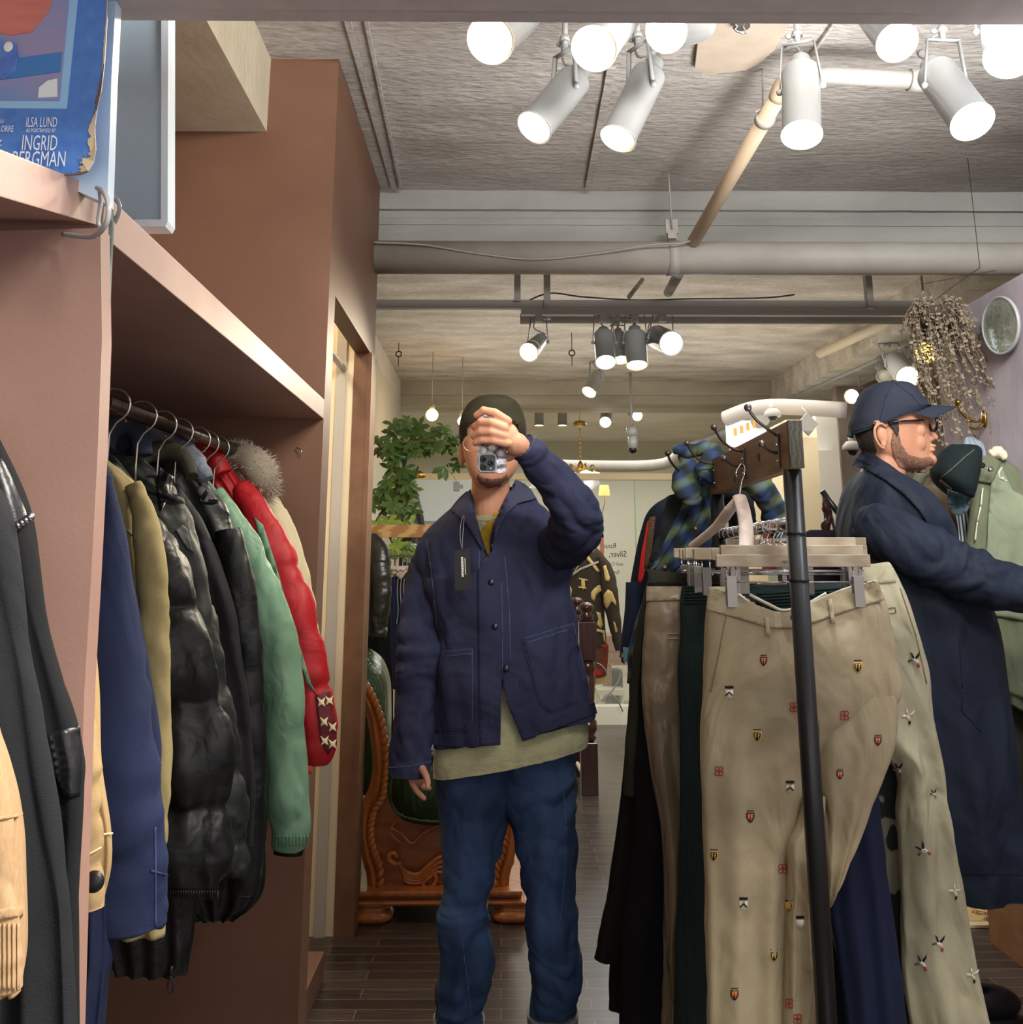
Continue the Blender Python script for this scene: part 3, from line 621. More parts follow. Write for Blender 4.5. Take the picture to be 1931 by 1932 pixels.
mb=MB(); mb.prism(q([(305,-60),(318,-60),(317,418),(312,427),(304,427)],1.44),(0,.035,0)); mb.prism(q([(255,414),(304,414),(304,427),(255,427)],1.44),(0,.035,0)); mb.prism(q([(206,-60),(212,-60),(208,427),(203,427)],1.44),(0,.035,0))
obj('frame',mb,mat('white_plastic',(214,228,240),rough=.25),t)
mb=pxtube([(184,355,1.12),(196,362,1.10),(205,385,1.08),(203,415,1.08),(190,437,1.09),(170,447,1.11),(120,442,1.14)],.0032,n=40,seg=8)
mb=pxtube([(188,358,1.12),(190,385,1.10),(186,420,1.10),(190,428,1.1)],.0025,n=20,seg=8,mb=mb); 
obj('white_cable',mb,m_lamp,label='white cable looped over the near shelf at the glass edge',category='cable')
obj('white_cable',pxtube([(210,370,1.25),(222,378,1.25),(226,395,1.25),(218,418,1.26),(210,428,1.26)],.0030,n=30,seg=8),m_lamp,label='white cable loop as seen inside the looking glass',category='cable')
# ---- coats
m_hook=mat('wire_hook',(190,186,176),rough=.25,metal=.9)
def hook(parent,px,Y):
    """hanger with a wire hook over the rail"""
    zr=RAILZ; x0=-.70; c=Vector((x0,Y,zr)); mb=MB()
    pts=[c+Vector((.030*math.cos(a),0,.030*math.sin(a)+.0)) for a in [math.radians(g) for g in range(200,-60,-20)]]
    pts+= [c+Vector((-.002,0,-.05)),c+Vector((0,0,-.13))]
    mb.tube(smooth_path(pts,30),.0022,6); obj('hanger_hook',mb,m_hook,parent)
def coat(label,cat,rows,m,Y,group='coats on the left rail',name='hanging_coat',th=.05,sleeves=(),hk=None,seed=1,body_kw=None,extra=None,sl_kw=None):
    R=[(r[0],r[1],r[2],r[3],Y,(r[4] if len(r)>4 else th)*.62) for r in rows]
    t=thing(name,W((rows[-1][0]+rows[-1][2])/2,rows[-1][1],Y),label,cat,group)
    kw=dict(fold=.008,nf=4,seed=seed,wr=.004,ws=(8,8,3)); kw.update(body_kw or {})
    b=obj('body',loft(R,**kw),m,t)
    sl=[]
    for k,s in enumerate(sleeves):
        kw=dict(wr=.0045,ws=(12,12,9),seed=seed+k,depth=.8,fa=.05,fn=7); kw.update(sl_kw or {})
        sl.append(obj('sleeve',limb([(q[0],q[1],Y-(q[3] if len(q)>3 else .03),q[2]) for q in s],**kw),m,t))
    if hk: hook(t,hk,Y)
    t['_b']=0; del t['_b']
    return t,b,sl
# real coats left of the glass edge
m_blackfab=cloth('black_suede',(15,16,19),rough=.9); m_leather=mat('black_leather',(16,16,18),(26,26,28),rough=.33,bump=.5,bscale=40,bdist=.003,scale=20,spec=.5)
m_wool=cloth('charcoal_wool',(27,29,33),bscale=500,bump=.8); m_tan=cloth('tan_corduroy',(176,144,106),bump=.6,bscale=200,stretch=(1,1,.3))
t,b,_=coat('black suede coat with a studded leather collar left of the glass edge','coat',
 [(-120,800,-10,800,.02),(-130,880,30,890,.05),(-130,980,58,985,.06),(-130,1150,84,1150),(-130,1400,152,1400),(-130,1500,158,1500),(-130,1720,150,1720),(-130,1960,146,1960)],m_blackfab,1.06,group='coats left of the glass edge')
mb=MB(); tr=bvh_many([b]); drape(mb,tr,[(88,1386),(152,1368),(155,1440),(152,1500),(120,1505),(100,1450)],th=.003); obj('leather_panel',mb,m_leather,t,label='shiny leather panel')
mb=MB(); 
for k in range(7): u=k/6; mb.ball(W(12+46*u,1005-30*u,1.0),.0045,seg=8)
obj('metal_studs',mb,m_chrome,t)
mb=MB(); drape(mb,tr,[(-100,850),(5,865),(25,905),(48,960),(56,985),(10,1010),(-30,960),(-100,930)],th=.012); obj('collar',mb,m_leather,t,label='black leather collar')
t,b,_=coat('long charcoal wool coat hanging in front of the black suede one','coat',
 [(-130,900,-20,900,.02),(-130,960,8,960,.05),(-130,1100,36,1100),(-130,1250,62,1250),(-130,1400,88,1400),(-130,1540,112,1540),(-130,1700,136,1700),(-130,1960,148,1960)],m_wool,.98,group='coats left of the glass edge')
t,b,s=coat('tan corduroy jacket sleeve at the bottom left frame edge','jacket',
 [(-130,1350,-12,1340,.02),(-130,1450,8,1440,.04),(-130,1560,28,1560),(-130,1680,38,1680),(-130,1800,44,1800),(-130,1885,40,1872,.03)],m_tan,.90,group='coats left of the glass edge',sleeves=([(-20,1400,20,.04),(-12,1600,36,.05),(-2,1760,42,.05),(-4,1868,44,.05)],))
mb=MB(); tr=bvh_many([b]+s)
drape(mb,tr,[(-30,1545),(44,1533),(44,1540),(-30,1552)],th=.0015); obj('sleeve_seam',mb,m_tan,t); mb=MB()
for y0,y1 in ((1720,1740),): drape(mb,tr,[(-30,y0),(44,y0-12),(44,y1-12),(-30,y1)],th=.0015)
for x in range(-30,40,9): drape(mb,tr,[(x,1742),(x+5,1742),(x+5,1868),(x,1868)],th=.0012)
obj('cuff_ribs',mb,m_tan,t)
# reflected row, near to far
m_tan2=cloth('tan_cotton',(196,166,118)); m_blue=cloth('blue_denim_cotton',(38,48,80),bump=.7); m_khaki=cloth('khaki_cotton',(176,160,112))
m_puff=mat('black_nylon',(16,18,19),(22,25,25),rough=.42,bump=.25,bscale=60,bdist=.002,scale=6,spec=.4,crease=.012,cscale=12,cstretch=(1,1,1))
m_puff2=mat('green_black_nylon',(28,32,30),(36,40,38),rough=.5,bump=.25,bscale=60,scale=6,spec=.4,crease=.012,cscale=12,cstretch=(1,1,1))
m_parka=cloth('grey_black_parka',(34,33,38),rough=.7); m_green=mat('sage_green_nylon',(116,152,124),(100,136,110),rough=.5,bump=.3,bscale=50,bdist=.002,scale=5,spec=.4,crease=.02,cscale=9,cstretch=(1,1,.7))
m_red=mat('red_nylon',(186,34,40),(160,24,32),rough=.5,bump=.3,bscale=40,scale=5,spec=.4,crease=.012,cscale=10,cstretch=(1,1,1)); m_navy=cloth('navy_cotton',(30,38,66))
GR='coats in the glass under the long shelf'
t,b,s=coat('tan cotton jacket with one dark cuff button, nearest in the glass','jacket',
 [(100,1150,176,1160,.01),(90,1300,188,1300,.03),(80,1450,193,1440,.035),(75,1560,213,1560,.03),(70,1640,214,1630,.03),(60,1690,200,1690,.02)],m_tan2,1.44,group=GR,
 sleeves=([(150,1300,26,.04),(160,1460,30,.05),(160,1600,34,.055),(158,1715,38,.05)],))
mb=MB(); mb.lathe([(.0,.006),(.011,.006),(.013,.002),(.013,0)],Matrix.Translation(W(178,1663,1.355))@Matrix.Rotation(PI/2,4,'X'),18); obj('cuff_button',mb,m_black,t,label='dark round cuff button')
mb=MB(); tr=bvh_many([b]+s); drape(mb,tr,[(150,1620),(192,1597),(192,1601),(150,1624)],th=.0016); drape(mb,tr,[(196,1572),(214,1570),(214,1574),(196,1576)],th=.0016); obj('seams',mb,mat('pale_tan_thread',(226,200,150),rough=.8),t)
coat('long navy garment whose lower end shows below the blue jacket','coat',[(120,1500,215,1500,.03),(120,1760,214,1760),(110,1850,206,1850),(100,1960,192,1960)],m_navy,1.56,group=GR)
t,b,s=coat('mid blue cotton work coat second in the glass','coat',
 [(60,850,192,862,.01),(60,890,208,888,.03),(70,1000,236,1000),(80,1110,256,1100),(90,1250,281,1250),(95,1400,301,1400),(95,1520,309,1520),(95,1650,319,1650),(95,1762,314,1750,.04)],m_blue,1.64,group=GR,hk=1,
 sleeves=([(195,900,18,.03),(205,1050,40,.055),(215,1250,58,.06),(232,1450,68,.06),(245,1600,70,.06),(240,1745,72,.05)],),seed=4)
mb=MB(); tr=bvh_many([b]+s); drape(mb,tr,[(285,1640),(318,1650),(318,1654),(285,1645)],th=.0016); drape(mb,tr,[(292,1560),(296,1560),(297,1750),(293,1750)],th=.0012); obj('seams',mb,mat('blue_thread',(50,62,100)),t)
t,b,s=coat('khaki cotton coat with a smooth long sleeve, between blue coat and black puffer','coat',
 [(60,850,195,858,.01),(70,880,236,890,.03),(70,930,264,935),(80,1100,290,1100),(90,1300,305,1300),(100,1600,312,1600),(120,1775,310,1765,.03)],m_khaki,1.76,group=GR,hk=1,
 sleeves=([(252,915,16,.02),(276,990,28,.04),(288,1100,32,.05),(292,1250,32,.05),(296,1400,31,.05),(293,1500,30,.05),(285,1590,30,.04)],),seed=6)
mb=MB(); tr=bvh_many([b]+s); drape(mb,tr,[(232,998),(245,1000),(262,1025),(262,1029),(244,1005),(232,1003)],th=.0014); obj('yoke_seam',mb,mat('khaki_thread',(140,126,86)),t)
t,b,s=coat('glossy black quilted puffer coat, nearest of the dark puffers','puffer coat',
 [(120,842,200,850,.02),(110,862,250,900,.05),(110,920,312,985,.075),(120,1080,362,1090,.08),(130,1180,388,1180,.085),(140,1290,412,1280,.085),(150,1400,432,1390,.085),(160,1500,438,1500,.085),(170,1610,436,1610,.085),(200,1690,412,1690,.05)],m_puff,1.90,group=GR,hk=1,
 body_kw=dict(quilt=5,qa=.7,wr=.007,ws=(14,14,9),fold=.004,nv=110),seed=2)
mb=MB(); tr=bvh_many([b])
for k in range(20): x=320+k*5; drape(mb,tr,[(x,1680),(x+3,1680),(x+3,1698),(x,1698)],th=.004)
obj('hem_ribs',mb,m_puff,t)
t,b,s=coat('black-green puffer coat with a shield patch on its shoulder','puffer coat',
 [(150,840,270,862,.02),(150,870,330,925,.05),(160,930,362,985,.07),(180,1080,396,1120,.08),(190,1180,420,1230,.08),(200,1290,442,1340,.08),(220,1400,458,1450,.08),(230,1500,468,1540,.08),(240,1610,470,1625,.07),(260,1670,464,1655,.04)],m_puff2,2.02,group=GR,hk=1,
 body_kw=dict(quilt=6,qa=.6,wr=.007,ws=(14,14,9),fold=.004,nv=110),seed=9)
mb=MB(); tr=bvh_many([b]); drape(mb,tr,[(332,1000),(345,990),(355,998),(362,1030),(366,1042),(352,1034),(344,1020),(338,1010)],th=.003,step=5); obj('shield_patch',mb,mat('patch_grey',(70,76,74),rough=.5),t,label='embossed shield patch')
mb=MB(); drape(mb,tr,[(300,880),(328,900),(322,935),(305,965),(296,930)],th=.004,step=8); obj('leather_tab',mb,m_leather,t,label='glossy leather shoulder tab')
t,b,s=coat('matt charcoal parka with wide horizontal seams','coat',
 [(190,850,300,880,.02),(200,900,372,960,.05),(210,980,410,1040,.06),(220,1100,446,1150),(230,1200,460,1250),(240,1320,474,1350),(250,1450,482,1480),(250,1600,480,1600)],m_parka,2.13,group=GR,hk=1,body_kw=dict(quilt=4,qa=.18,nv=100),seed=12)
t,b,s=coat('dull black padded jacket with a ribbed collar and drawstring','jacket',
 [(235,845,330,860,.03),(240,870,390,900,.05),(250,930,428,965,.06),(260,1050,458,1060),(270,1160,483,1160),(280,1280,498,1280),(290,1450,506,1450),(300,1600,503,1620),(330,1690,486,1700,.05),(370,1740,440,1740,.02)],m_puff,2.26,group=GR,hk=1,
 body_kw=dict(wr=.006,ws=(10,10,8)),seed=15,sleeves=([(430,1000,26,.05),(455,1150,34,.06),(468,1400,36,.06),(466,1600,34,.05),(460,1690,26,.05)],))
mb=MB(); mb.tube(smooth_path([W(262,872,2.1),W(280,856,2.12),(W(315,850,2.14)),W(348,866,2.14),W(362,900,2.12)],24),[.016+.006*math.sin(k*.15) for k in range(24)],12); obj('ribbed_collar',mb,mat('olive_rib',(58,54,42),(40,38,30),rough=.9,pattern='wave',scale=90),t)
mb=MB(); mb.tube(smooth_path([W(372,930,2.16),W(385,940,2.15),W(392,925,2.15),W(378,945,2.15),W(400,950,2.15),W(412,945,2.15)],20),.003,6); mb.box(W(404,946,2.145),(.02,.012,.008)); obj('drawstring',mb,m_black,t)
t,b,s=coat('grey-blue jacket with a fleece collar showing behind the ribbed collar','jacket',
 [(190,800,262,812,.02),(180,830,300,835,.04),(185,870,372,885,.05),(200,940,400,930,.05),(220,1100,430,1100),(220,1400,440,1400)],cloth('slate_fleece_cloth',(66,72,84)),2.33,group=GR,hk=1,seed=21)
mb=MB(); mb.tube(smooth_path([W(266,828,2.26),W(290,818,2.26),W(330,838,2.26),W(365,870,2.25),W(392,905,2.24)],20),[.02,.024,.027,.03,.03,.03,.03,.03,.03,.03,.028,.028,.027,.026,.025,.024,.022,.02,.018,.014],14)
wrinkle(mb.bm,.004,(60,60,60),2); obj('fleece_collar',mb,mat('grey_fleece',(128,134,148),(96,100,114),rough=1,scale=80,bump=1,bscale=200,bdist=.004),t,label='grey fleece collar')
mb=MB(); mb.tube(smooth_path([W(196,850,2.0),W(205,815,2.02),W(235,802,2.05),W(262,818,2.06),W(268,860,2.06)],20),.022,12); obj('turned_collar',mb,cloth('slate_blue_collar',(54,62,80)),t)
t,b,s=coat('sage green windbreaker with a full sleeve and black cuff','jacket',
 [(300,860,345,868,.02),(300,885,400,915,.04),(310,930,436,960,.05),(330,1000,455,1010),(360,1150,480,1150),(380,1400,500,1400)],m_green,2.42,group=GR,hk=1,
 sleeves=([(405,930,18,.02),(440,990,26,.04),(472,1060,34,.05),(508,1160,40,.06),(528,1270,41,.06),(538,1400,40,.06),(545,1500,41,.06),(550,1560,40,.06),(545,1596,33,.05)],),seed=18,sl_kw=dict(wr=.006,ws=(14,14,7)))
mb=MB(); mb.tube([W(546,1592,2.37),W(544,1612,2.37)],[.036,.032],20,flat=.6); obj('black_cuff',mb,m_puff,t,label='black knitted cuff')
mb=MB(); tr=bvh_many(s)
for k in range(11): x=514+k*6.6; drape(mb,tr,[(x,1576),(x+2.5,1575),(x+1.5,1597),(x-1,1597)],th=.0025,step=8)
obj('cuff_gathers',mb,m_green,t)
t,b,s=coat('bright red puffer with a patterned cuff and pale green stripe','puffer jacket',
 [(335,838,380,845,.02),(345,850,425,868,.04),(360,880,460,915,.05),(400,960,520,1010),(430,1080,560,1110),(450,1200,578,1240),(470,1350,590,1370),(500,1440,592,1440,.03)],m_red,2.56,group=GR,hk=1,
 sleeves=([(455,915,20,.02),(495,985,30,.04),(532,1080,38,.05),(562,1200,42,.06),(582,1300,44,.06),(596,1390,42,.06),(590,1440,30,.05)],),seed=24,sl_kw=dict(quilt=6,qa=.2,wr=.004),body_kw=dict(wr=.004))
tr=bvh_many(s+[b]); mb=MB()
drape(mb,tr,[(480,975),(497,990),(520,1060),(545,1150),(570,1230),(588,1290),(598,1310),(580,1290),(552,1200),(525,1120),(500,1050)],th=.003); obj('green_stripe',mb,m_green,t,label='pale green stripe')
mb=MB(); drape(mb,tr,[(596,1312),(622,1300),(634,1360),(636,1400),(620,1425),(606,1400)],th=.003,step=8); obj('cuff_band',mb,mat('dark_wine',(96,26,34),rough=.6),t)
mb=MB()
for (x,y) in ((607,1325),(622,1322),(612,1362),(628,1372),(613,1398),(628,1404)):
    drape(mb,tr,[(x-8,y-10),(x,y-4),(x+8,y-10),(x+5,y),(x+8,y+9),(x,y+4),(x-7,y+9),(x-4,y)],th=.005,step=6)
obj('cuff_pattern',mb,mat('cream_print',(232,220,180),rough=.8),t,label='cream arrow pattern')
mb=MB(); mb.tube(smooth_path([W(338,852,2.5),W(370,846,2.5),W(402,862,2.5),W(418,895,2.5)],18),.026,12); obj('collar',mb,m_red,t)
m_cream2=bpy.data.materials.new('cream_to_orange_cloth'); m_cream2.use_nodes=True; nt=m_cream2.node_tree; B=nt.nodes['Principled BSDF']; B.inputs['Roughness'].default_value=.7
tc=nd(nt,'ShaderNodeTexCoord'); sp=nd(nt,'ShaderNodeSeparateXYZ'); mr=nd(nt,'ShaderNodeMapRange'); zt=W(580,1210,2.7).z; zb=W(600,1310,2.7).z
mr.inputs['From Min'].default_value=zt; mr.inputs['From Max'].default_value=zb; rp=nd(nt,'ShaderNodeValToRGB')
rp.color_ramp.elements[0].color=lin((214,204,164)); rp.color_ramp.elements[1].color=lin((196,60,30)); e=rp.color_ramp.elements.new(.5); e.color=lin((226,160,84))
nt.links.new(tc.outputs['Object'],sp.inputs[0]); nt.links.new(sp.outputs['Z'],mr.inputs[0]); nt.links.new(mr.outputs[0],rp.inputs[0]); nt.links.new(rp.outputs[0],B.inputs['Base Color'])
t,b,s=coat('cream parka fading to orange at the cuff, with a fur trimmed hood','parka',
 [(400,865,450,870,.02),(410,890,505,930,.04),(430,950,535,985,.05),(460,1060,560,1080),(480,1200,575,1220),(500,1460,590,1460)],m_cream2,2.70,group=GR,
 sleeves=([(505,945,20,.02),(530,1000,28,.03),(552,1080,32,.04),(572,1170,28,.04),(582,1250,28,.04),(592,1330,30,.03)],),seed=28)
mb=MB(); rnd=random.Random(5)
ring=smooth_path([W(425,880,2.62),W(440,862,2.6),W(470,868,2.58),(W(492,890,2.56)),W(500,915,2.58),W(490,935,2.6)],40)
mb.tube(ring,[.012+.022*math.sin(PI*k/39)+.008 for k in range(40)],12)
for k in range(2600):
    c=ring[rnd.randrange(40)]; d=Vector((rnd.gauss(0,1),rnd.gauss(-.3,1),rnd.gauss(.25,1))).normalized(); r0=.022; l=rnd.uniform(.014,.034)
    p0=c+d*r0; p1=p0+d*l*.6+Vector((.004,0,.002)); p2=p0+d*l+Vector((rnd.uniform(-.006,.012),0,rnd.uniform(-.008,.006))); w=d.cross(Vector((0,1,.2))).normalized()*.0011
    a=mb.bm.verts.new(p0-w); b_=mb.bm.verts.new(p0+w); c1=mb.bm.verts.new(p1+w*.7); d1=mb.bm.verts.new(p1-w*.7); e1=mb.bm.verts.new(p2); mb.face([a,b_,c1,d1],k%2); mb.face([d1,c1,e1],k%2)
obj('fur_trim',mb,[mat('grey_brown_fur',(150,138,120),rough=.9),mat('pale_fur',(214,208,192),rough=.9)],t,label='shaggy grey-brown fur trim')
t,b,s=coat('black garment end with a zip pull hanging below the puffers','trousers',
 [(180,1600,380,1600,.04),(190,1700,372,1700),(200,1800,364,1790),(215,1842,352,1836,.03)],m_puff,2.0,group=GR,name='hanging_garment',seed=33)
mb=MB(); mb.tube([W(325,1822,1.95),W(322,1840,1.95)],.003,6); mb.tube(smooth_path([W(322,1840,1.95),W(317,1862,1.95),W(323,1874,1.95),W(328,1860,1.95),W(322,1840,1.95)],16),.0016,6); obj('zip_pull',mb,m_black,t)
# little hook screwed in the wall under the shelf
obj('screw_hook',pxtube([(560,845,2.84),(568,848,2.83),(570,856,2.83)],.002,n=8,seg=6),m_hook,label='tiny bent screw hook on the brown wall below the shelf corner',category='hook')
# ============================================================ THE TWO PEOPLE
def proj(P):
    v=R3.transposed() @ (P-CAM); return (CX+F*v.x/-v.z, CY-F*v.y/-v.z)
def inpoly(x,y,poly):
    c=False; n=len(poly)
    for i in range(n):
        x1,y1=poly[i]; x2,y2=poly[i-1]
        if (y1>y)!=(y2>y) and x<(x2-x1)*(y-y1)/(y2-y1)+x1: c=not c
    return c
def cut_front(mb, poly, Yc):
    bm=mb.bm; d=[f for f in bm.faces if f.calc_center_median().y<Yc and inpoly(*proj(f.calc_center_median()),poly)]
    bmesh.ops.delete(bm, geom=d, context='FACES')
def cap_chain(mb, pts, mi=None, seg=12):
    """pts (px,py,Y,r metres): rounded tapering chain"""
    P=[W(p[0],p[1],p[2]) for p in pts]; r=[p[3] for p in pts]
    mb.tube(P,r,seg,mi)
    for p,q in zip(P,r): mb.ball(p,q,seg=10,mi=mi)
m_skin=mat('skin',(214,160,130),(196,138,110),rough=.5,scale=14,bump=.15,bscale=180,bdist=.0008,spec=.4)
B=m_skin.node_tree.nodes['Principled BSDF']; B.inputs['Subsurface Weight'].default_value=.12; B.inputs['Subsurface Radius'].default_value=(.02,.008,.004)
m_beard=mat('short_beard',(150,108,84),(64,46,38),rough=.9,scale=160,contrast=.5)
m_hair=mat('dark_hair',(30,26,24),(52,46,42),rough=.7,scale=120,stretch=(1,1,.2),bump=.6,bscale=150)
def seamset(name,tree,lines,w,m,parent,th=.0012):
    for L_ in lines:
        mb=MB()
        for q in pline(L_,w): drape(mb,tree,q,th=th,step=16)
        obj(name,mb,m,parent)
# ---------------- man holding the phone
Y1=2.93
t=thing('person',(W(950,1990,Y1).x,Y1,0),'person in a navy work jacket and jeans photographing the looking glass with a raised phone','person')
mb=MB()
def E(px,py,Y,rx,ry,rz): mb.ball(W(px,py,Y),(rx,ry,rz),seg=20)
hd=loft([(905,752,955,750,2.86,.04),(886,766,975,764,2.86,.08),(874,795,986,790,2.86,.1),(873,825,987,820,2.86,.1),(875,850,985,846,2.85,.095),(880,876,980,872,2.84,.09),(888,898,970,895,2.83,.08),(899,914,955,911,2.82,.06),(914,924,941,922,2.82,.03)],nu=40,nv=40)
mb=hd
mb.ball(W(872,858,2.88),(.012,.02,.034),seg=14); mb.ball(W(986,850,2.88),(.012,.02,.034),seg=14)
E(930,862,2.755,.014,.02,.03); E(930,893,2.765,.028,.014,.010)
mb.tube([W(927,900,2.87),W(926,950,2.90),W(932,1000,2.93)],[.055,.056,.062],20)
E(940,1090,2.96,.155,.085,.20); E(945,1260,2.97,.14,.08,.22); E(952,1430,2.97,.145,.08,.14)
cap_chain(mb,[(825,1030,2.95,.05),(800,1230,2.93,.04),(786,1400,2.87,.031),(784,1440,2.85,.027),(787,1462,2.84,.028)])
for fg in ([(774,1456,2.83,.0120),(778,1476,2.815,.0100),(788,1494,2.80,.0092),(801,1506,2.795,.0080)],
           [(781,1462,2.855,.0115),(792,1478,2.85,.0098),(802,1486,2.845,.0088),(811,1487,2.84,.0075)],
           [(788,1460,2.885,.0105),(797,1472,2.89,.0092),(806,1478,2.89,.008)],
           [(795,1455,2.91,.0095),(803,1466,2.915,.0082),(810,1472,2.915,.007)],
           [(797,1450,2.80,.0125),(805,1464,2.775,.0105),(808,1475,2.768,.0100),(808,1484,2.762,.0080)]): cap_chain(mb,[(a_,b_,c_,r_*.86) for a_,b_,c_,r_ in fg])
cap_chain(mb,[(1045,1015,2.92,.045),(1085,975,2.70,.032),(1058,925,2.64,.028),(1010,868,2.56,.026),(985,846,2.51,.027),(975,838,2.485,.030)])
# raised hand: palm, four fingers bent around the phone, thumb behind it
E(962,822,2.475,.024,.017,.030); E(950,808,2.47,.022,.014,.030); E(972,836,2.48,.024,.018,.022)
for fg in ([(958,795,2.462,.0130),(934,779,2.455,.0118),(913,774,2.458,.0108),(900,784,2.468,.0092)],
           [(952,808,2.456,.0132),(926,797,2.446,.0118),(908,796,2.452,.0110),(896,805,2.466,.0094)],
           [(952,823,2.456,.0128),(926,815,2.446,.0114),(907,815,2.452,.0106),(895,823,2.466,.0092)],
           [(955,836,2.458,.0120),(930,831,2.45,.0104),(911,831,2.455,.0096),(898,836,2.466,.0084)],
           [(975,850,2.50,.0135),(962,862,2.515,.0120),(948,866,2.522,.0105),(938,864,2.524,.0090)]): cap_chain(mb,fg)
for hx,kx,ax,s in ((895,884,876,-1),(1015,1040,1050,1)):
    cap_chain(mb,[(hx,1440,2.95,.085),(kx,1690,2.93,.056),(ax,1910,2.97,.042),(ax,1945,2.97,.045)])
    mb.ball(W(ax,1965,2.93),(.045,.12,.035),seg=14)
body=obj('body',mb,m_skin,t,recalc=True); remesh(body,.0030,2,.5)
TB=bvh_many([body])
mb=MB(); drape(mb,TB,[(903,893),(912,901),(930,904),(948,901),(957,893),(960,903),(952,914),(938,922),(920,922),(906,913),(900,903)],th=.002,step=6); obj('beard',mb,m_beard,t,label='short dark beard')
m_cap1=mat('dark_olive_knit',(34,34,24),(64,60,40),rough=.9,scale=9,bump=.6,bscale=160,stretch=(1,1,2))
mb=loft([(915,748,948,748,2.86,.03),(898,753,964,752,2.86,.075),(882,766,979,763,2.86,.1),(871,788,989,783,2.86,.112),(867,812,994,808,2.86,.114),(869,838,993,832,2.88,.105)],nu=60,nv=30,wr=.001)
cut_front(mb,[(884,800),(905,790),(960,788),(978,800),(980,850),(882,850)],2.84)
obj('knit_cap',mb,m_cap1,t,label='dark olive knit cap')
mb=MB(); 
for a in (0,1): 
    c=W(890+a*58,838,2.72); mb.tube([c+Vector((.022*math.cos(k*PI/10),0,.019*math.sin(k*PI/10))) for k in range(21)],.0011,6)
mb.tube([W(908,834,2.72),W(930,834,2.72)],.0011,6); mb.tube([W(874,835,2.72),W(870,842,2.86)],.0011,6)
obj('eyeglasses',mb,mat('thin_gold_wire',(226,180,150),rough=.25,metal=.8),t)
# sweater
m_sw=mat('sage_fleece',(216,214,168),(194,192,150),rough=1,scale=40,bump=1,bscale=240,bdist=.004,sheen=.3)
mb=loft([(884,976,958,972,2.9,.08),(876,992,968,986,2.9,.09),(842,1040,1036,1030,2.93,.10),(832,1200,1070,1180,2.94,.10),(828,1330,1092,1290,2.93,.12),(818,1420,1110,1370,2.92,.13),(818,1466,1109,1405,2.92,.125)],nu=110,nv=120,fold=.003,nf=3,wr=.002)
wrinkle(mb.bm,.0018,(70,70,70),5); sw=obj('sweater',mb,m_sw,t)
TS=bvh_many([sw]); mb=MB(); drape(mb,TS,[(938,962),(948,975),(930,1046),(914,1052),(904,1008)],th=.002,step=8); obj('yellow_panel',mb,mat('mustard_fleece',(222,176,62),(196,150,48),rough=1,scale=60,bump=1,bscale=240,bdist=.003),t,label='mustard yellow chest panel')
mb=MB(); mb.tube(smooth_path([W(884,972,2.85),W(897,979,2.822),W(918,982,2.812),W(938,976,2.82),W(954,966,2.85)],20),.004,10); obj('neckband',mb,m_sw,t)
# jeans
m_denim=mat('dark_denim',(18,28,48),(72,98,142),rough=.85,scale=4.5,bump=.6,bscale=420,bdist=.001,stretch=(1.6,1.6,.8),contrast=.5,fine=.16,spec=.25,crease=.04,cscale=5,cstretch=(1,1,1))
LL=[(815,1420,985,1420,2.95,.12),(822,1500,976,1500,2.95,.115),(827,1545,960,1548,2.95,.11),(830,1600,946,1600,2.94,.1),(834,1690,926,1690,2.93,.088),(825,1722,924,1722,2.92,.088),(829,1790,929,1800,2.94,.085),(823,1880,916,1880,2.96,.08),(822,1925,911,1925,2.97,.08)]
RL=[(930,1420,1088,1400,2.95,.12),(940,1500,1091,1490,2.95,.115),(957,1545,1090,1540,2.95,.11),(972,1590,1088,1590,2.94,.1),(988,1680,1084,1690,2.93,.088),(991,1735,1092,1728,2.92,.088),(997,1800,1098,1800,2.93,.085),(1000,1860,1100,1860,2.95,.085),(999,1912,1090,1905,2.97,.082)]
mb=loft(LL,nu=80,nv=110,wr=.010,ws=(7,7,9),seed=31,fold=.003,nf=2); m2=loft(RL,nu=80,nv=110,wr=.010,ws=(7,7,9),seed=37,fold=.003,nf=2)
me=bpy.data.meshes.new('x'); m2.bm.to_mesh(me); m2.bm.free(); mb.bm.from_mesh(me); bpy.data.meshes.remove(me)
jeans=obj('jeans',mb,m_denim,t); TJ=bvh_many([jeans])
seamset('jeans_seam',TJ,[[(1062,1480),(1070,1560),(1066,1660),(1058,1740)],[(868,1730),(876,1800),(884,1860),(890,1920)]],2.2,mat('pale_denim_seam',(74,94,132),rough=.9),t)
mb=MB(); 
mb=loft([(818,1921,916,1921,2.97,.084),(818,1965,914,1965,2.98,.084)],nu=40,nv=8,wr=.001)
obj('turned_cuff',mb,mat('pale_denim_inside',(150,156,160),(130,136,142),rough=.9,scale=90,bump=.4,bscale=300),t,label='pale turned-up jeans cuff')
mb=loft([(994,1908,1092,1908,2.97,.086),(998,1958,1088,1958,2.98,.086)],nu=40,nv=8,wr=.001)
obj('turned_cuff',mb,MATS['pale_denim_inside'],t,label='pale turned-up jeans cuff')
for ax in (876,1050):
    mb=MB(); mb.ball(W(ax,1968,2.90),(.05,.14,.04),seg=18); mb.ball(W(ax,1950,2.98),(.045,.06,.05),seg=14); o=obj('shoe',mb,m_black,t); remesh(o,.006,2)
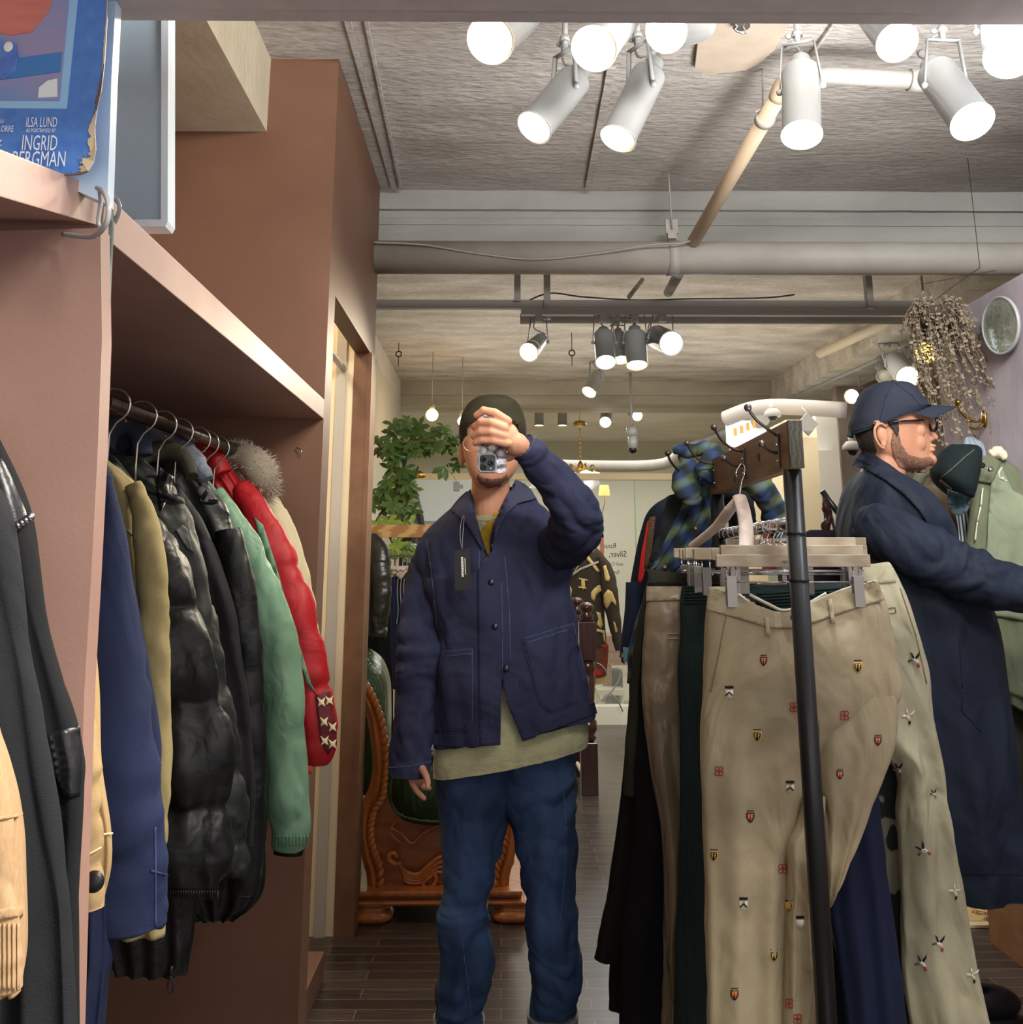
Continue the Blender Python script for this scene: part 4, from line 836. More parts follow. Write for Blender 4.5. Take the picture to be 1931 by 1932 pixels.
# jacket
m_jk=mat('navy_work_cloth',(42,46,70),(54,58,86),rough=.85,scale=6,bump=.6,bscale=380,bdist=.001,contrast=.6,fine=.12,spec=.3,crease=.08,cscale=4,cstretch=(1,1,.8))
m_jk2=mat('navy_cloth_edge',(88,94,128),(66,72,106),rough=.9,scale=60,bump=.6,bscale=300)
m_jkd=mat('navy_seam_groove',(26,30,60),rough=.9)
mb=loft([(880,925,985,915,2.93,.06),(845,962,1012,935,2.93,.09),(806,1000,1040,965,2.93,.115),(786,1035,1064,1000,2.92,.13),(790,1090,1080,1060,2.91,.14),(812,1150,1082,1130,2.91,.145),(818,1220,1094,1200,2.91,.148),(818,1310,1110,1275,2.91,.150),(818,1370,1122,1320,2.91,.150),(817,1408,1128,1348,2.91,.150)],nu=230,nv=230,fold=.007,nf=3,seed=41,wr=.015,ws=(5,5,3.4))
cut_front(mb,[(886,915),(892,955),(903,1005),(918,1054),(928,1040),(936,995),(950,955),(975,905),(930,890)],2.93)
cut_front(mb,[(941,1284),(934,1440),(818,1450),(998,1450),(997,1395),(976,1345),(956,1284)],2.93)
jk=obj('jacket',mb,m_jk,t)
s1=obj('sleeve',limb([(826,1030,2.93,22),(808,1058,2.925,34),(800,1110,2.91,39),(794,1170,2.90,41),(792,1230,2.87,45),(786,1300,2.86,41),(781,1370,2.85,41),(777,1420,2.84,41),(774,1464,2.84,41.5)],nu=70,nv=150,wr=.010,ws=(8,8,11),seed=43,depth=.95,fa=.06,fn=6),m_jk,t,label='hanging jacket sleeve')
s2=obj('sleeve',limb([(1025,1040,2.90,30),(1052,1040,2.86,42),(1078,1010,2.76,50),(1088,975,2.66,50),(1078,945,2.62,46),(1052,912,2.60,42),(1018,876,2.56,36),(984,838,2.51,27)],nu=70,nv=150,wr=.009,ws=(9,9,9),seed=47,fa=.045,fn=6),m_jk,t,label='raised jacket sleeve')
TK=bvh_many([jk,sw,body]); TA=bvh_many([jk,s1,s2,sw,body]); TJK=bvh_many([jk])
mb=MB(); drape(mb,TJK,[(914,1052),(925,1054),(938,1085),(946,1130),(947,1200),(947,1300),(945,1406),(906,1408),(905,1300),(903,1180),(902,1080)],ymax=2.90,th=.004,step=10,sm=True)
obj('button_placket',mb,m_jk,t); mb=MB(); drape(mb,TJK,[(949,1280),(957,1325),(968,1352),(987,1399),(1012,1391),(992,1345),(975,1280)],ymax=2.90,th=.003,step=8); obj('front_edge',mb,m_jk,t)
mb=MB(); drape(mb,TJK,[(818,1384),(906,1388),(906,1408),(880,1409),(818,1406)],ymax=2.90,th=.003,step=10); drape(mb,TJK,[(979,1374),(1122,1322),(1128,1346),(986,1398)],ymax=2.90,th=.003,step=10)
obj('hem_band',mb,m_jk,t)
for nm,pg in (('left',[(838,1230),(892,1224),(892,1360),(880,1377),(819,1376),(819,1300)]),('right',[(986,1206),(1083,1176),(1114,1305),(1105,1319),(1038,1344),(1019,1327)])):
    mb=MB(); drape(mb,TJK,pg,ymax=2.90,th=.0035,step=10,sm=True); o=obj('patch_pocket',mb,m_jk,t); tp=bvh_many([o,jk])
    lines=[pg+[pg[0]]]; top=[(pg[0][0]+1,pg[0][1]+9),(pg[1][0]-1,pg[1][1]+9)]
    mb=MB()
    for q in pline(lines[0],1.6)+pline(top,1.6): drape(mb,tp,q,th=.001,step=14)
    obj('pocket_stitching',mb,m_jk2,o); mb=None
# collar: two turned leaves
mb=MB(); drape(mb,TK,[(889,922),(874,938),(851,962),(866,975),(880,988),(896,1012),(911,1035),(925,1054),(915,1030),(906,1000),(898,970),(893,945)],th=.010,step=8,sm=True); mcl=mat('navy_collar_cloth',(64,66,90),(54,56,80),rough=.85,scale=8,bump=.6,bscale=380,bdist=.001,fine=.1); obj('collar_leaf',mb,mcl,t); mb=MB()
drape(mb,TK,[(974,904),(990,912),(1004,924),(1013,941),(1000,944),(978,950),(960,966),(945,990),(934,1018),(926,1046),(925,1018),(932,990),(944,960),(957,935)],th=.012,step=8,sm=True)
obj('collar_leaf',mb,mcl,t)
seamset('jacket_seam',TA,[[(803,1006),(812,1060),(820,1130),(826,1190)],[(947,1100),(949,1200),(949,1300)],[(905,1040),(905,1200),(906,1400)],[(953,1050),(962,1150),(964,1250)],[(733,1448),(775,1446),(816,1436)],[(1012,822),(1002,843),(988,868)]],1.8,m_jk2,t)
mb=MB()
for x,y in ((928,1098),(935,1181),(956,1260)):
    h=TA.ray_cast(CAM,ray(x,y).normalized())
    if h[0] is not None: 
        c=h[0]+Vector((0,-.007,0)); mb=MB(); mb.lathe([(0,.004),(.0065,.004),(.0085,.0025),(.0085,0)],Matrix.Translation(c)@Matrix.Rotation(PI/2,4,'X'),16); obj('jacket_button',mb,mat('navy_button',(24,26,40),rough=.3),t)
# price tag
tg=thing('price_tag',W(874,1075,2.70),'black card price tag with white lettering tied to the navy jacket','tag')
YT=2.70
mb=MB(); mb.prism([W(858,1039,YT),W(887,1034,YT),W(890,1110,YT),W(859,1115,YT)],(0,.0015,0)); obj('card',mb,mat('black_card',(34,34,34),rough=.6),tg)
mb=MB(); mb.tube(smooth_path([W(872,1036,YT-.002),W(869,1010,YT-.01),W(871,985,YT),W(876,972,2.76),W(876,985,YT+.01),W(874,1010,YT-.005),W(873,1036,YT-.002)],26),.0009,6); obj('string',mb,m_lamp,tg)
mb=MB(); rnd=random.Random(2)
for k in range(13):
    y=1051+k*2.9; x=870.5+k*.08; mb.prism([W(x,y,YT-.001),W(x+rnd.choice((3.6,4.6,4.8)),y,YT-.001),W(x+4.6,y+2.3,YT-.001),W(x+rnd.choice((0,.8)),y+2.3,YT-.001)],(0,.0008,0))
mb.prism([W(877.2,1053,YT-.001),W(878.6,1053,YT-.001),W(880,1084,YT-.001),W(878.6,1084,YT-.001)],(0,.0008,0))
obj('lettering',mb,mat('white_print',(230,230,225),rough=.6),tg)
# phone
YF=2.495
ph=thing('phone',W(929,850,YF),'phone in a crumpled silvery case held over the face','phone')
m_case=mat('crumpled_silver',(235,235,240),(90,88,100),rough=.12,metal=.85,scale=60,pattern='voronoi',bump=1,bscale=90,bdist=.006)
def rr(x0,y0,x1,y1,r,n=5):
    o=[]
    for cx,cy,a0 in ((x1-r,y0+r,-90),(x1-r,y1-r,0),(x0+r,y1-r,90),(x0+r,y0+r,180)):
        for k in range(n+1): a=math.radians(a0+90*k/n); o.append((cx+r*math.cos(a),cy+r*math.sin(a)))
    return o
mb=MB(); mb.prism([W(x,y,YF) for x,y in rr(902,782,957,892,7)],(0,.010,0)); obj('case',mb,m_case,ph)
mb=MB(); mb.prism([W(x,y,YF-.0035) for x,y in rr(903.5,856,938,891,7)],(0,.004,0)); lp=obj('camera_plate',mb,mat('satin_steel',(150,150,156),rough=.4,metal=.8),ph)
mb=MB(); mb.prism([W(x,y,YF-.0045) for x,y in rr(906,858.5,935.5,888.5,5.5)],(0,.002,0)); obj('camera_glass',mb,mat('dark_glass',(44,48,58),rough=.15),ph)
for x,y in ((913,866),(913,881),(927,873)):
    c=W(x,y,YF-.0045); mb=MB(); mb.lathe([(0,.0035),(.0055,.0035),(.0075,.004),(.0082,0)],Matrix.Translation(c)@Matrix.Rotation(PI/2,4,'X'),20); obj('lens',mb,mat('lens_black',(10,10,14),rough=.08),ph)
mb=MB(); mb.ball(W(927,884,YF-.005),.002,seg=8); obj('flash',mb,m_white,ph)
# ---------------- man in the navy cap, in profile
Y2=3.02
m_skin2=mat('tan_skin',(190,138,110),(172,120,94),rough=.5,scale=14,bump=.15,bscale=180,bdist=.0008,spec=.4)
t=thing('person',(W(1760,1985,Y2).x,Y2+.05,0),'person in a navy cap, black glasses and long navy coat, in profile reaching right','person')
mb=loft([(1650,738,1705,736,Y2,.03),(1622,755,1735,753,Y2,.07),(1613,782,1750,780,Y2,.085),(1614,803,1754,800,Y2,.086),(1619,822,1755,820,Y2,.082),(1626,842,1757,838,Y2,.078),(1640,858,1757,856,Y2,.072),(1662,872,1760,870,Y2,.062),(1688,884,1752,882,Y2,.045),(1706,891,1738,889,Y2,.02)],nu=44,nv=44,p=.9,taper=.55)
def E(px,py,Y,rx,ry,rz,rot=None): mb.ball(W(px,py,Y),(rx,ry,rz),rot,seg=18)
E(1758,822,Y2,.018,.012,.014); E(1754,808,Y2,.013,.010,.028,Euler((0,.35,0))); E(1765,825,Y2,.010,.011,.010); E(1758,828,Y2-.012,.010,.008,.008)
E(1757,842,Y2,.016,.024,.0065); E(1756,850,Y2,.014,.022,.0075); E(1755,868,Y2,.02,.03,.02)
E(1750,792,Y2,.014,.05,.012); E(1735,812,Y2-.045,.02,.016,.022); E(1730,835,Y2-.04,.03,.02,.03)
# ear on the near side
E(1666,820,Y2-.086,.018,.010,.030,Euler((0,-.15,0))); E(1656,800,Y2-.092,.012,.008,.012); E(1668,838,Y2-.088,.009,.007,.011)
mb.tube([W(1672,850,Y2+.01),W(1668,890,Y2+.01),W(1660,930,Y2+.02)],[.064,.064,.075],22)
E(1700,1090,Y2+.05,.10,.13,.24); E(1740,1300,Y2+.07,.10,.12,.25)
cap_chain(mb,[(1665,1000,Y2-.13,.042),(1790,1075,Y2-.2,.04),(1900,1105,Y2-.2,.036),(1970,1112,Y2-.2,.028)])
cap_chain(mb,[(1700,960,Y2+.18,.055),(1800,1060,Y2+.2,.045),(1900,1090,Y2+.2,.03)])
for a in range(4): cap_chain(mb,[(1975,1098+a*10,Y2-.2,.011),(1996,1100+a*11,Y2-.2,.010),(2010,1108+a*11,Y2-.19,.008)])
cap_chain(mb,[(1970,1105,Y2-.2,.013),(1988,1090,Y2-.19,.011),(2002,1088,Y2-.18,.009)])
cap_chain(mb,[(1720,1450,Y2+.0,.085),(1752,1690,Y2+.05,.05),(1795,1870,Y2+.08,.036)]); cap_chain(mb,[(1730,1450,Y2+.16,.085),(1750,1690,Y2+.2,.05),(1780,1850,Y2+.24,.036)])
body2=obj('body',mb,m_skin2,t); remesh(body2,.0034,1,.5)
TB2=bvh_many([body2])
mb=MB()
mb.tube(smooth_path([W(1674,806,Y2-.093),W(1662,799,Y2-.105),(W(1652,808,Y2-.108)),W(1653,826,Y2-.106),W(1662,842,Y2-.10),W(1670,846,Y2-.094)],20),.0042,8); obj('ear_rim',mb,m_skin2,t)
mb=MB(); drape(mb,TB2,[(1688,802),(1696,812),(1702,838),(1716,858),(1740,864),(1758,862),(1764,868),(1762,880),(1748,892),(1722,892),(1698,882),(1686,862),(1682,836)],th=.0012,step=6); obj('beard',mb,mat('stubble_beard',(150,108,86),(70,54,46),rough=.9,scale=150,contrast=.6),t,label='short dark beard')
mb=MB(); drape(mb,TB2,[(1610,790),(1655,795),(1648,812),(1650,832),(1656,850),(1650,872),(1636,862),(1622,845),(1614,820)],th=.007,step=6,sm=True); drape(mb,TB2,[(1676,790),(1696,792),(1698,812),(1694,824),(1686,810),(1678,802)],th=.004,step=6)
obj('hair',mb,m_hair,t)
m_cap=mat('navy_cotton_cap',(24,30,43),(32,38,54),rough=.85,scale=10,bump=.6,bscale=320,bdist=.001,fine=.1)
ca=thing('baseball_cap',W(1690,760,Y2),'plain navy baseball cap worn by the man in profile','cap')
mb=loft([(1672,719,1700,719,Y2,.015),(1645,727,1719,727,Y2,.065),(1624,745,1736,748,Y2,.09),(1612,775,1750,768,Y2,.10),(1606,800,1752,765,Y2,.10),(1608,822,1748,769,Y2,.096)],nu=60,nv=40,p=.85,wr=.0015,ws=(20,20,20)); cr_=obj('crown',mb,m_cap,ca)
mb=MB(); N=24
top=[];bot=[]
for j in range(9):
    w_=j/8; rowt=[]
    for i in range(N+1):
        a=-1+2*i/N; 
        px0=1742-42*a*a; reach=60*(1-.3*a*a)*w_
        drop=(20+8*w_)*a*a+4*w_
        P=W(px0+reach,763+drop+5*(1-w_)*0,Y2)+Vector((0,a*.088*(1-.12*w_),0)); rowt.append(P)
    top.append(rowt)
V=[[mb.bm.verts.new(p) for p in r] for r in top]; V2=[[mb.bm.verts.new(p-Vector((0,0,.0045))) for p in r] for r in top]
for j in range(8):
    for i in range(N): mb.face([V[j][i],V[j+1][i],V[j+1][i+1],V[j][i+1]],0,True); mb.face([V2[j][i],V2[j][i+1],V2[j+1][i+1],V2[j+1][i]],0,True)
for i in range(N): mb.face([V[8][i],V2[8][i],V2[8][i+1],V[8][i+1]])
for j in range(8):
    for i in (0,N): mb.face([V[j][i],V[j+1][i],V2[j+1][i],V2[j][i]])
obj('brim',mb,m_cap,ca)
TC=bvh_many([cr_]); mb=MB()
for L_ in ([(1609,814),(1650,802),(1700,783),(1746,764)],[(1686,722),(1672,750),(1660,802)],[(1690,722),(1722,745),(1742,770)]):
    for q in pline(L_,2): drape(mb,TC,q,th=.0012,step=10)
obj('stitching',mb,mat('navy_stitch',(24,32,50),rough=.9),ca)
mb=MB(); mb.ball(W(1686,719,Y2),(.008,.008,.004),seg=10); obj('top_button',mb,m_cap,ca)
mb=MB(); mb.prism([W(1606,800,Y2),W(1612,812,Y2),W(1612,826,Y2),W(1603,822,Y2),W(1606,812,Y2)],(0,.02,0)); obj('back_strap',mb,m_cap,ca)
m_frame=mat('black_acetate',(16,16,20),rough=.2)
gl=thing('eyeglasses',W(1740,800,Y2-.05),'thick black framed glasses worn under the navy cap brim','glasses')
mb=MB(); mb.tube([W(1677,797,Y2-.098),W(1710,794,Y2-.088),W(1742,793,Y2-.066)],[.0045,.006,.007],8,flat=.5); obj('temple',mb,m_frame,gl)
for s in (-1,1):
    mb=MB(); c=W(1745,802,Y2)+Vector((.012,s*.036-.002,0)); mb.tube([c+Vector((.006*math.sin(-s*.0),.026*math.cos(k*PI/12),.024*math.sin(k*PI/12))) for k in range(25)],.0042,8); obj('rim',mb,m_frame,gl)
    mb=MB(); mb.ball(c,(.001,.024,.022),seg=12); obj('lens',mb,mat('spectacle_glass',(210,215,220),rough=.05,alpha=.2),gl)
# long coat
m_c2=mat('deep_navy_coat',(22,29,43),(31,40,58),rough=.75,scale=5,bump=.5,bscale=300,bdist=.001,fine=.08,spec=.35,crease=.06,cscale=4.5)
mb=loft([(1640,868,1700,905,Y2+.02,.09),(1610,905,1738,945,Y2+.02,.19),(1594,955,1770,985,Y2+.03,.235),(1588,1010,1790,1030,Y2+.03,.22),(1596,1100,1835,1100,Y2+.03,.21),(1615,1200,1868,1180,Y2+.04,.21),(1630,1350,1888,1330,Y2+.05,.21),(1645,1500,1908,1500,Y2+.06,.22),(1655,1600,1926,1600,Y2+.07,.23),(1660,1662,1936,1666,Y2+.08,.23)],nu=90,nv=130,fold=.014,nf=3,seed=51,wr=.009,ws=(6,6,3))
ct=obj('coat',mb,m_c2,t)
sl=obj('sleeve',limb([(1638,1000,Y2-.05,40),(1665,1004,Y2-.11,56),(1722,1032,Y2-.17,60),(1790,1068,Y2-.20,57),(1850,1092,Y2-.22,53),(1905,1108,Y2-.23,47),(1972,1117,Y2-.24,40)],nu=70,nv=130,wr=.010,ws=(8,8,8),seed=55,depth=.9,fa=.05,fn=6),m_c2,t)
TC2=bvh_many([ct,body2,sl])
mb=MB(); drape(mb,TC2,[(1628,850),(1616,866),(1610,878),(1640,888),(1675,908),(1708,934),(1735,962),(1750,985),(1748,950),(1736,925),(1712,900),(1680,876),(1650,858)],th=.012,step=8,sm=True); obj('collar',mb,m_c2,t)
seamset('coat_seam',TC2,[[(1606,960),(1612,1000),(1640,1060)],[(1812,1200),(1818,1300),(1816,1340),(1852,1380)],[(1640,1640),(1700,1646),(1800,1648),(1930,1650)]],2.4,mat('navy_coat_seam',(18,24,40),rough=.9),t)
mb=limb([(1750,1640,Y2+.05,48),(1765,1760,Y2+.1,40),(1800,1875,Y2+.14,36)],nu=30,nv=30,wr=.004,seed=58); obj('trouser_leg',mb,m_black,t)
mb=limb([(1745,1640,Y2+.2,48),(1760,1760,Y2+.24,40),(1785,1860,Y2+.26,36)],nu=30,nv=30,wr=.004,seed=59); obj('trouser_leg',mb,m_black,t)
mb=MB(); c=W(1868,1895,Y2+.22); c.z=.055
c=WZ(1855,1900,.05); mb.ball(c+Vector((0,0,.01)),(.11,.047,.05),seg=22); mb.ball(c+Vector((-.10,0,.03)),(.06,.045,.075),seg=16)
o=obj('boot',mb,mat('polished_black_leather',(18,20,24),rough=.18,spec=.7),t); remesh(o,.005,2)
mb=MB(); mb.ball(c+Vector((0,0,-.03)),(.118,.052,.022),seg=20); obj('boot_sole',mb,m_frame,o)
# ============================================================ CLOTHES RACK ON THE RIGHT
XR=.614
m_rwood=mat('stained_pine',(122,86,54),(86,58,36),rough=.5,scale=5,pattern='wave',stretch=(2,.35,3),bump=.3,bscale=60,contrast=.9)
m_endwood=mat('dark_end_grain',(58,56,44),(38,38,30),rough=.7,scale=30,pattern='wave',bump=.5,bscale=60)
m_iron=mat('dark_iron_hook',(74,66,62),rough=.32,metal=.7)
zt=W(1506,793,2.05).z; zb=zt-.100
t=thing('clothes_rack',(XR,2.09,0),'black steel clothes rack with a stained wooden top beam','rack')
mb=MB().b2(XR-.014,XR+.014,2.055,2.86,zb,zt,bev=.002); obj('top_beam',mb,m_rwood,t)
obj('beam_end',MB().b2(XR-.0145,XR+.0145,2.048,2.056,zb,zt),m_endwood,t,label='dark stained beam end')
for (yy,zz,r) in ((2.12,zt-.03,.007),(2.135,zt-.075,.004),(2.30,zt-.05,.006),(2.55,zt-.08,.005)): obj('wood_knot',MB().tube([(XR-.0146,yy+r*math.cos(a*PI/6),zz+r*1.4*math.sin(a*PI/6)) for a in range(13)],.0012,4),m_endwood,t)
for yy in (2.09,2.84):
    mb=MB(); mb.tube([(XR,yy,0),(XR,yy,zb)],.0195,20); obj('pole',mb,m_black,t)
mb=MB(); 
for z in (1.315,1.22): mb.tube([(XR,2.09,z),(XR,2.09,z+.006)],.0208,20)
obj('pole_ring',mb,m_black,t)
mb=MB().b2(XR-.25,XR+.25,2.05,2.12,0,.03); obj('foot_bar',mb,m_black,t); mb=MB().b2(XR-.25,XR+.25,2.81,2.88,0,.03); obj('foot_bar',mb,m_black,t)
ZR=1.338
obj('clothes_rail',MB().tube([(XR+.005,2.09,ZR),(XR+.005,2.86,ZR)],.0125,20),m_chrome,t)
def chook(px_plate, up, lo, Y, lb):
    a=W(*px_plate,Y); a.x=XR-.014
    h=thing('coat_hook',a,lb,'hook','double ball hooks on the rack beam')
    obj('back_plate',MB().box(a+Vector((-.002,0,-.018)),(.004,.016,.075),bev=.001),m_iron,h)
    mb=MB(); mb.ball(a+Vector((-.0045,0,-.005)),.003,seg=8); mb.ball(a+Vector((-.0045,0,-.04)),.003,seg=8); obj('screws',mb,m_chrome,h)
    for nm,pts in (('upper_hook',up),('lower_hook',lo)):
        if not pts: continue
        P=[]
        for i,(x,y) in enumerate(pts):
            q=W(x,y,Y-.006*i); P.append(q)
        P[0]=Vector((a.x-.003,P[0].y,P[0].z))
        obj(nm,MB().tube(smooth_path(P,18),.0034,8),m_iron,h); obj('ball_tip',MB().ball(P[-1],.0085,seg=14),mat('iron_ball',(96,90,86),rough=.3,metal=.7),h)
chook((1481,835),[(1480,822),(1455,813),(1432,796),(1420,782),(1412,769)],[(1480,853),(1462,854),(1448,848),(1438,838)],2.13,'nearest double ball hook on the rack beam, beside the beam end')
chook((1408,862),[(1404,852),(1382,846),(1364,832),(1354,818),(1348,806)],[(1404,878),(1388,879),(1375,872),(1367,865)],2.44,'second double ball hook, holding the empty wooden hanger')
chook((1350,884),[(1347,875),(1326,871),(1312,860),(1303,848),(1297,836)],None,2.78,'third double ball hook with the plaid shirt tied round it')
obj('coat_hook',MB().tube(smooth_path([W(1281,888,2.86),W(1272,878,2.84),W(1264,866,2.83),W(1261,855,2.82)],14),.0036,8).ball(W(1261,855,2.82),.009,seg=12),m_iron,label='farthest ball hook sticking out left of the plaid shirt',category='hook',group='double ball hooks on the rack beam')
# empty pale hanger
m_hang=mat('pale_pink_beech',(222,204,192),(208,186,172),rough=.35,scale=6,pattern='wave',stretch=(1,1,3))
h=thing('coat_hanger',W(1397,935,2.42),'empty pale wooden coat hanger dangling from the second ball hook','hanger')
P=[(1412,874,2.43),(1404,870,2.43),(1397,880,2.43),(1400,893,2.43),(1404,900,2.43),(1400,915,2.42),(1396,935,2.42)]
obj('wire_hook',pxtube([(1392,900,2.42),(1390,893,2.42),(1394,884,2.425),(1400,876,2.43),(1406,880,2.43),(1406,895,2.43),(1400,912,2.42),(1396,936,2.42)],.0022,n=30,seg=8),m_chrome,h)
mb=MB(); mb.tube(smooth_path([W(1396,940,2.42),W(1378,962,2.45),W(1352,995,2.52),W(1308,1030,2.60)],24),[.019-.006*abs(k/23-.5) for k in range(24)],14,flat=.55); obj('left_arm',mb,m_hang,h)
mb=MB(); mb.tube(smooth_path([W(1396,938,2.42),W(1404,965,2.38),W(1409,1000,2.32),W(1409,1040,2.24)],24),[.017]*24,14,flat=.62); obj('right_arm',mb,m_hang,h)
# clip hangers along the rail
m_bar=mat('pale_beech_bar',(196,184,160),(176,160,134),rough=.45,scale=7,pattern='wave',stretch=(.5,3,3),contrast=.8)
m_clip=mat('steel_clip',(156,152,146),rough=.4,metal=.6)
def cliphanger(Y,label,ang=0,dx=0,zoff=0,w=.335,clips=True,xc=None):
    c=Vector(((xc if xc is not None else XR+.035)+dx,Y,ZR-.075+zoff)); h=thing('clip_hanger',c,label,'hanger','wooden clip hangers on the rack rail'); M=Matrix.Rotation(ang,3,'Z')
    obj('bar',MB().box(c,(w,.012,.026),M,bev=.0015),m_bar,h)
    r=Vector((XR+.005,Y,ZR)); mb=MB()
    pts=[r+Vector((.017*math.cos(a),.0,.017*math.sin(a))) for a in [math.radians(g) for g in range(215,-50,-22)]]+[r+Vector((.004,0,-.035)),Vector((c.x-dx,Y,c.z+.012))]
    mb.tube(smooth_path(pts,26),.0020,6); obj('wire_hook',mb,m_chrome,h)
    if clips:
        obj('cross_wire',MB().tube([c+M@Vector((-w*.47,0,-.045)),c+M@Vector((w*.47,0,-.045))],.0018,6),m_chrome,h)
        for s in (-1,1):
            q=c+M@Vector((s*w*.41,-.008,-.065)); k=obj('clip',MB().box(q,(.022,.004,.066),M,bev=.001).box(q+Vector((0,.014,0)),(.022,.003,.06),M),m_clip,h)
            obj('clip_wire',MB().tube([c+M@Vector((s*w*.41-.008,0,-.012)),c+M@Vector((s*w*.41-.008,0,-.06))],.0018,6).tube([c+M@Vector((s*w*.41+.012,0,-.012)),c+M@Vector((s*w*.41+.012,0,-.06))],.0018,6),m_chrome,h)
    return h
z0=ZR
h0=cliphanger(2.19,'nearest wooden clip hanger, gripping the crest embroidered chinos',0,0,W(1500,1058,2.19).z-(ZR-.075),xc=W(1497,1058,2.19).x)
mb=MB(); q=W(1502,1062,2.18); text_mesh(mb,'vintage',q,(-1,0,0),(0,0,1),.0105,.0006,None,.030); obj('printed_word',mb,m_endwood,h0,label='small dark printed word')
spec=[(2.25,'clip hanger just behind the nearest one, bar turned slightly',.10,0,.010),(2.31,'clip hanger third along the rail, over the navy trousers',-.12,0,.004),(2.37,'clip hanger holding the bird embroidered chinos',.06,.05,.012),
 (2.43,'clip hanger with its bar swung up to the right behind the pole',-.5,.06,.03),(2.49,'clip hanger sixth along the rail, mostly behind nearer bars',.2,-.02,.006),(2.55,'clip hanger over the dark green corduroy trousers',.0,-.02,.010),
 (2.61,'clip hanger over the satin khaki trousers',.12,-.02,.006),(2.67,'clip hanger ninth along the rail with rosy bar end',-.1,-.01,.010),(2.73,'clip hanger over the flared dark corduroys',.05,0,.006),(2.78,'second last clip hanger on the rail',.15,0,.010),(2.83,'farthest clip hanger on the rail, by the plaid shirt',-.05,0,.014)]
cliphanger(2.27,'clip hanger with its bar end tilted up on the right of the pole',.0,0,.04,w=.14,clips=False,xc=W(1556,1026,2.27).x)
for Y,lb,an,dx,zo in spec: cliphanger(Y,lb,an,dx,zo+.012,w=.33)
# trousers
def trousers(label,Y,lofts,m,group='trousers on the rack',name='hanging_trousers',seed=1,kw=None,cat='trousers'):
    bx=(lofts[0][-1][0]+lofts[0][-1][2])/2; t=thing(name,W(bx,lofts[0][-1][1],Y),label,cat,group); out=[]; cutp=(kw or {}).pop('cut',None)
    for i,rows in enumerate(lofts):
        k=dict(fold=.008,nf=2.5,seed=seed+i,wr=.004,ws=(8,8,3),nu=80,nv=110); k.update(kw or {})
        lm=loft([(r[0],r[1],r[2],r[3],(r[5] if len(r)>5 else Y),r[4]) for r in rows],**k)
        if cutp and i==0:
            dl=[f for f in lm.bm.faces if inpoly(*proj(f.calc_center_median()),cutp)]; bmesh.ops.delete(lm.bm,geom=dl,context='FACES')
        o=obj('trouser_leg' if i or len(lofts)>1 else 'legs',lm,m,t); out.append(o)
    return t,out
m_chino=cloth('khaki_chino',(194,180,146),bscale=420,crease=.05)
m_chino2=cloth('stone_chino',(198,192,160),bscale=420,crease=.06)
T0,o0=trousers('khaki chinos embroidered with crests, clipped at the front of the rack',2.23,[
 [(1338,1108,1658,1094,.020),(1336,1125,1664,1112,.035),(1333,1170,1678,1155,.055),(1329,1250,1688,1240,.065),(1325,1350,1690,1330,.06),(1323,1430,1560,1420,.05),(1323,1500,1532,1500,.05),(1327,1600,1502,1600,.05),(1330,1700,1492,1700,.05),(1333,1820,1490,1820,.05),(1335,1960,1492,1960,.05)],
 [(1535,1310,1690,1310,.05),(1535,1350,1691,1345,.055),(1532,1400,1687,1392,.06),(1532,1450,1671,1446,.06),(1538,1520,1643,1520,.055),(1546,1600,1610,1604,.045),(1554,1670,1580,1674,.03),(1562,1706,1566,1708,.01)],
 [(1520,1490,1560,1500,.02,2.20),(1508,1545,1556,1545,.03,2.195),(1484,1600,1550,1600,.04,2.19),(1486,1650,1546,1660,.045,2.19),(1482,1720,1548,1720,.045,2.19),(1480,1790,1557,1790,.045,2.19),(1478,1870,1548,1870,.045,2.19),(1476,1960,1534,1960,.045,2.19)]],m_chino,seed=61,kw=dict(nv=170,nu=110,cut=[(1392,1040),(1392,1118),(1430,1143),(1470,1158),(1505,1154),(1550,1132),(1600,1110),(1646,1092),(1650,1040)]))
tr=bvh_many(o0)
mb=MB(); drape(mb,tr,[(1339,1108),(1390,1118),(1430,1142),(1470,1156),(1505,1152),(1550,1130),(1600,1108),(1657,1094),(1671,1132),(1620,1146),(1560,1166),(1505,1186),(1450,1184),(1400,1168),(1334,1150)],th=.003,step=10,sm=True,ymax=2.21); obj('waistband',mb,m_chino,T0)
mb=MB(); mb.tube(smooth_path([W(1395,1122,2.20),W(1430,1145,2.19),W(1470,1157,2.185),W(1505,1153,2.185),W(1550,1130,2.19),W(1600,1110,2.2),W(1656,1096,2.215)],40),.0028,6); mb.tube(smooth_path([W(1415,1122,2.25),W(1450,1140,2.25),W(1480,1152,2.25),W(1520,1142,2.25),W(1560,1120,2.25)],30),.004,6); obj('waist_lining',mb,mat('white_lining',(224,218,196),rough=.9),T0,label='pale waist lining')
mb=MB(); tw=bvh_many(o0)
for x0,y0,x1,y1 in ((1447,1165,1451,1200),(1566,1130,1574,1176)):
    mb=MB(); drape(mb,tw,stroke(x0,y0,x1,y1,8),th=.006); obj('belt_loop',mb,m_chino,T0)
m_seamk=mat('dark_khaki_seam',(128,116,88),rough=.9)  # seam strips in a darker khaki than the chino cloth
seamset('seam',tw,[[(1334,1150),(1450,1184),(1505,1187),(1620,1147),(1672,1132)],[(1372,1158),(1358,1230),(1342,1306)],[(1582,1156),(1620,1142),(1662,1138)],[(1583,1152),(1620,1138),(1660,1134)],[(1505,1187),(1512,1260),(1538,1340)],[(1548,1360),(1546,1420),(1540,1480)]],1.8,m_seamk,T0)
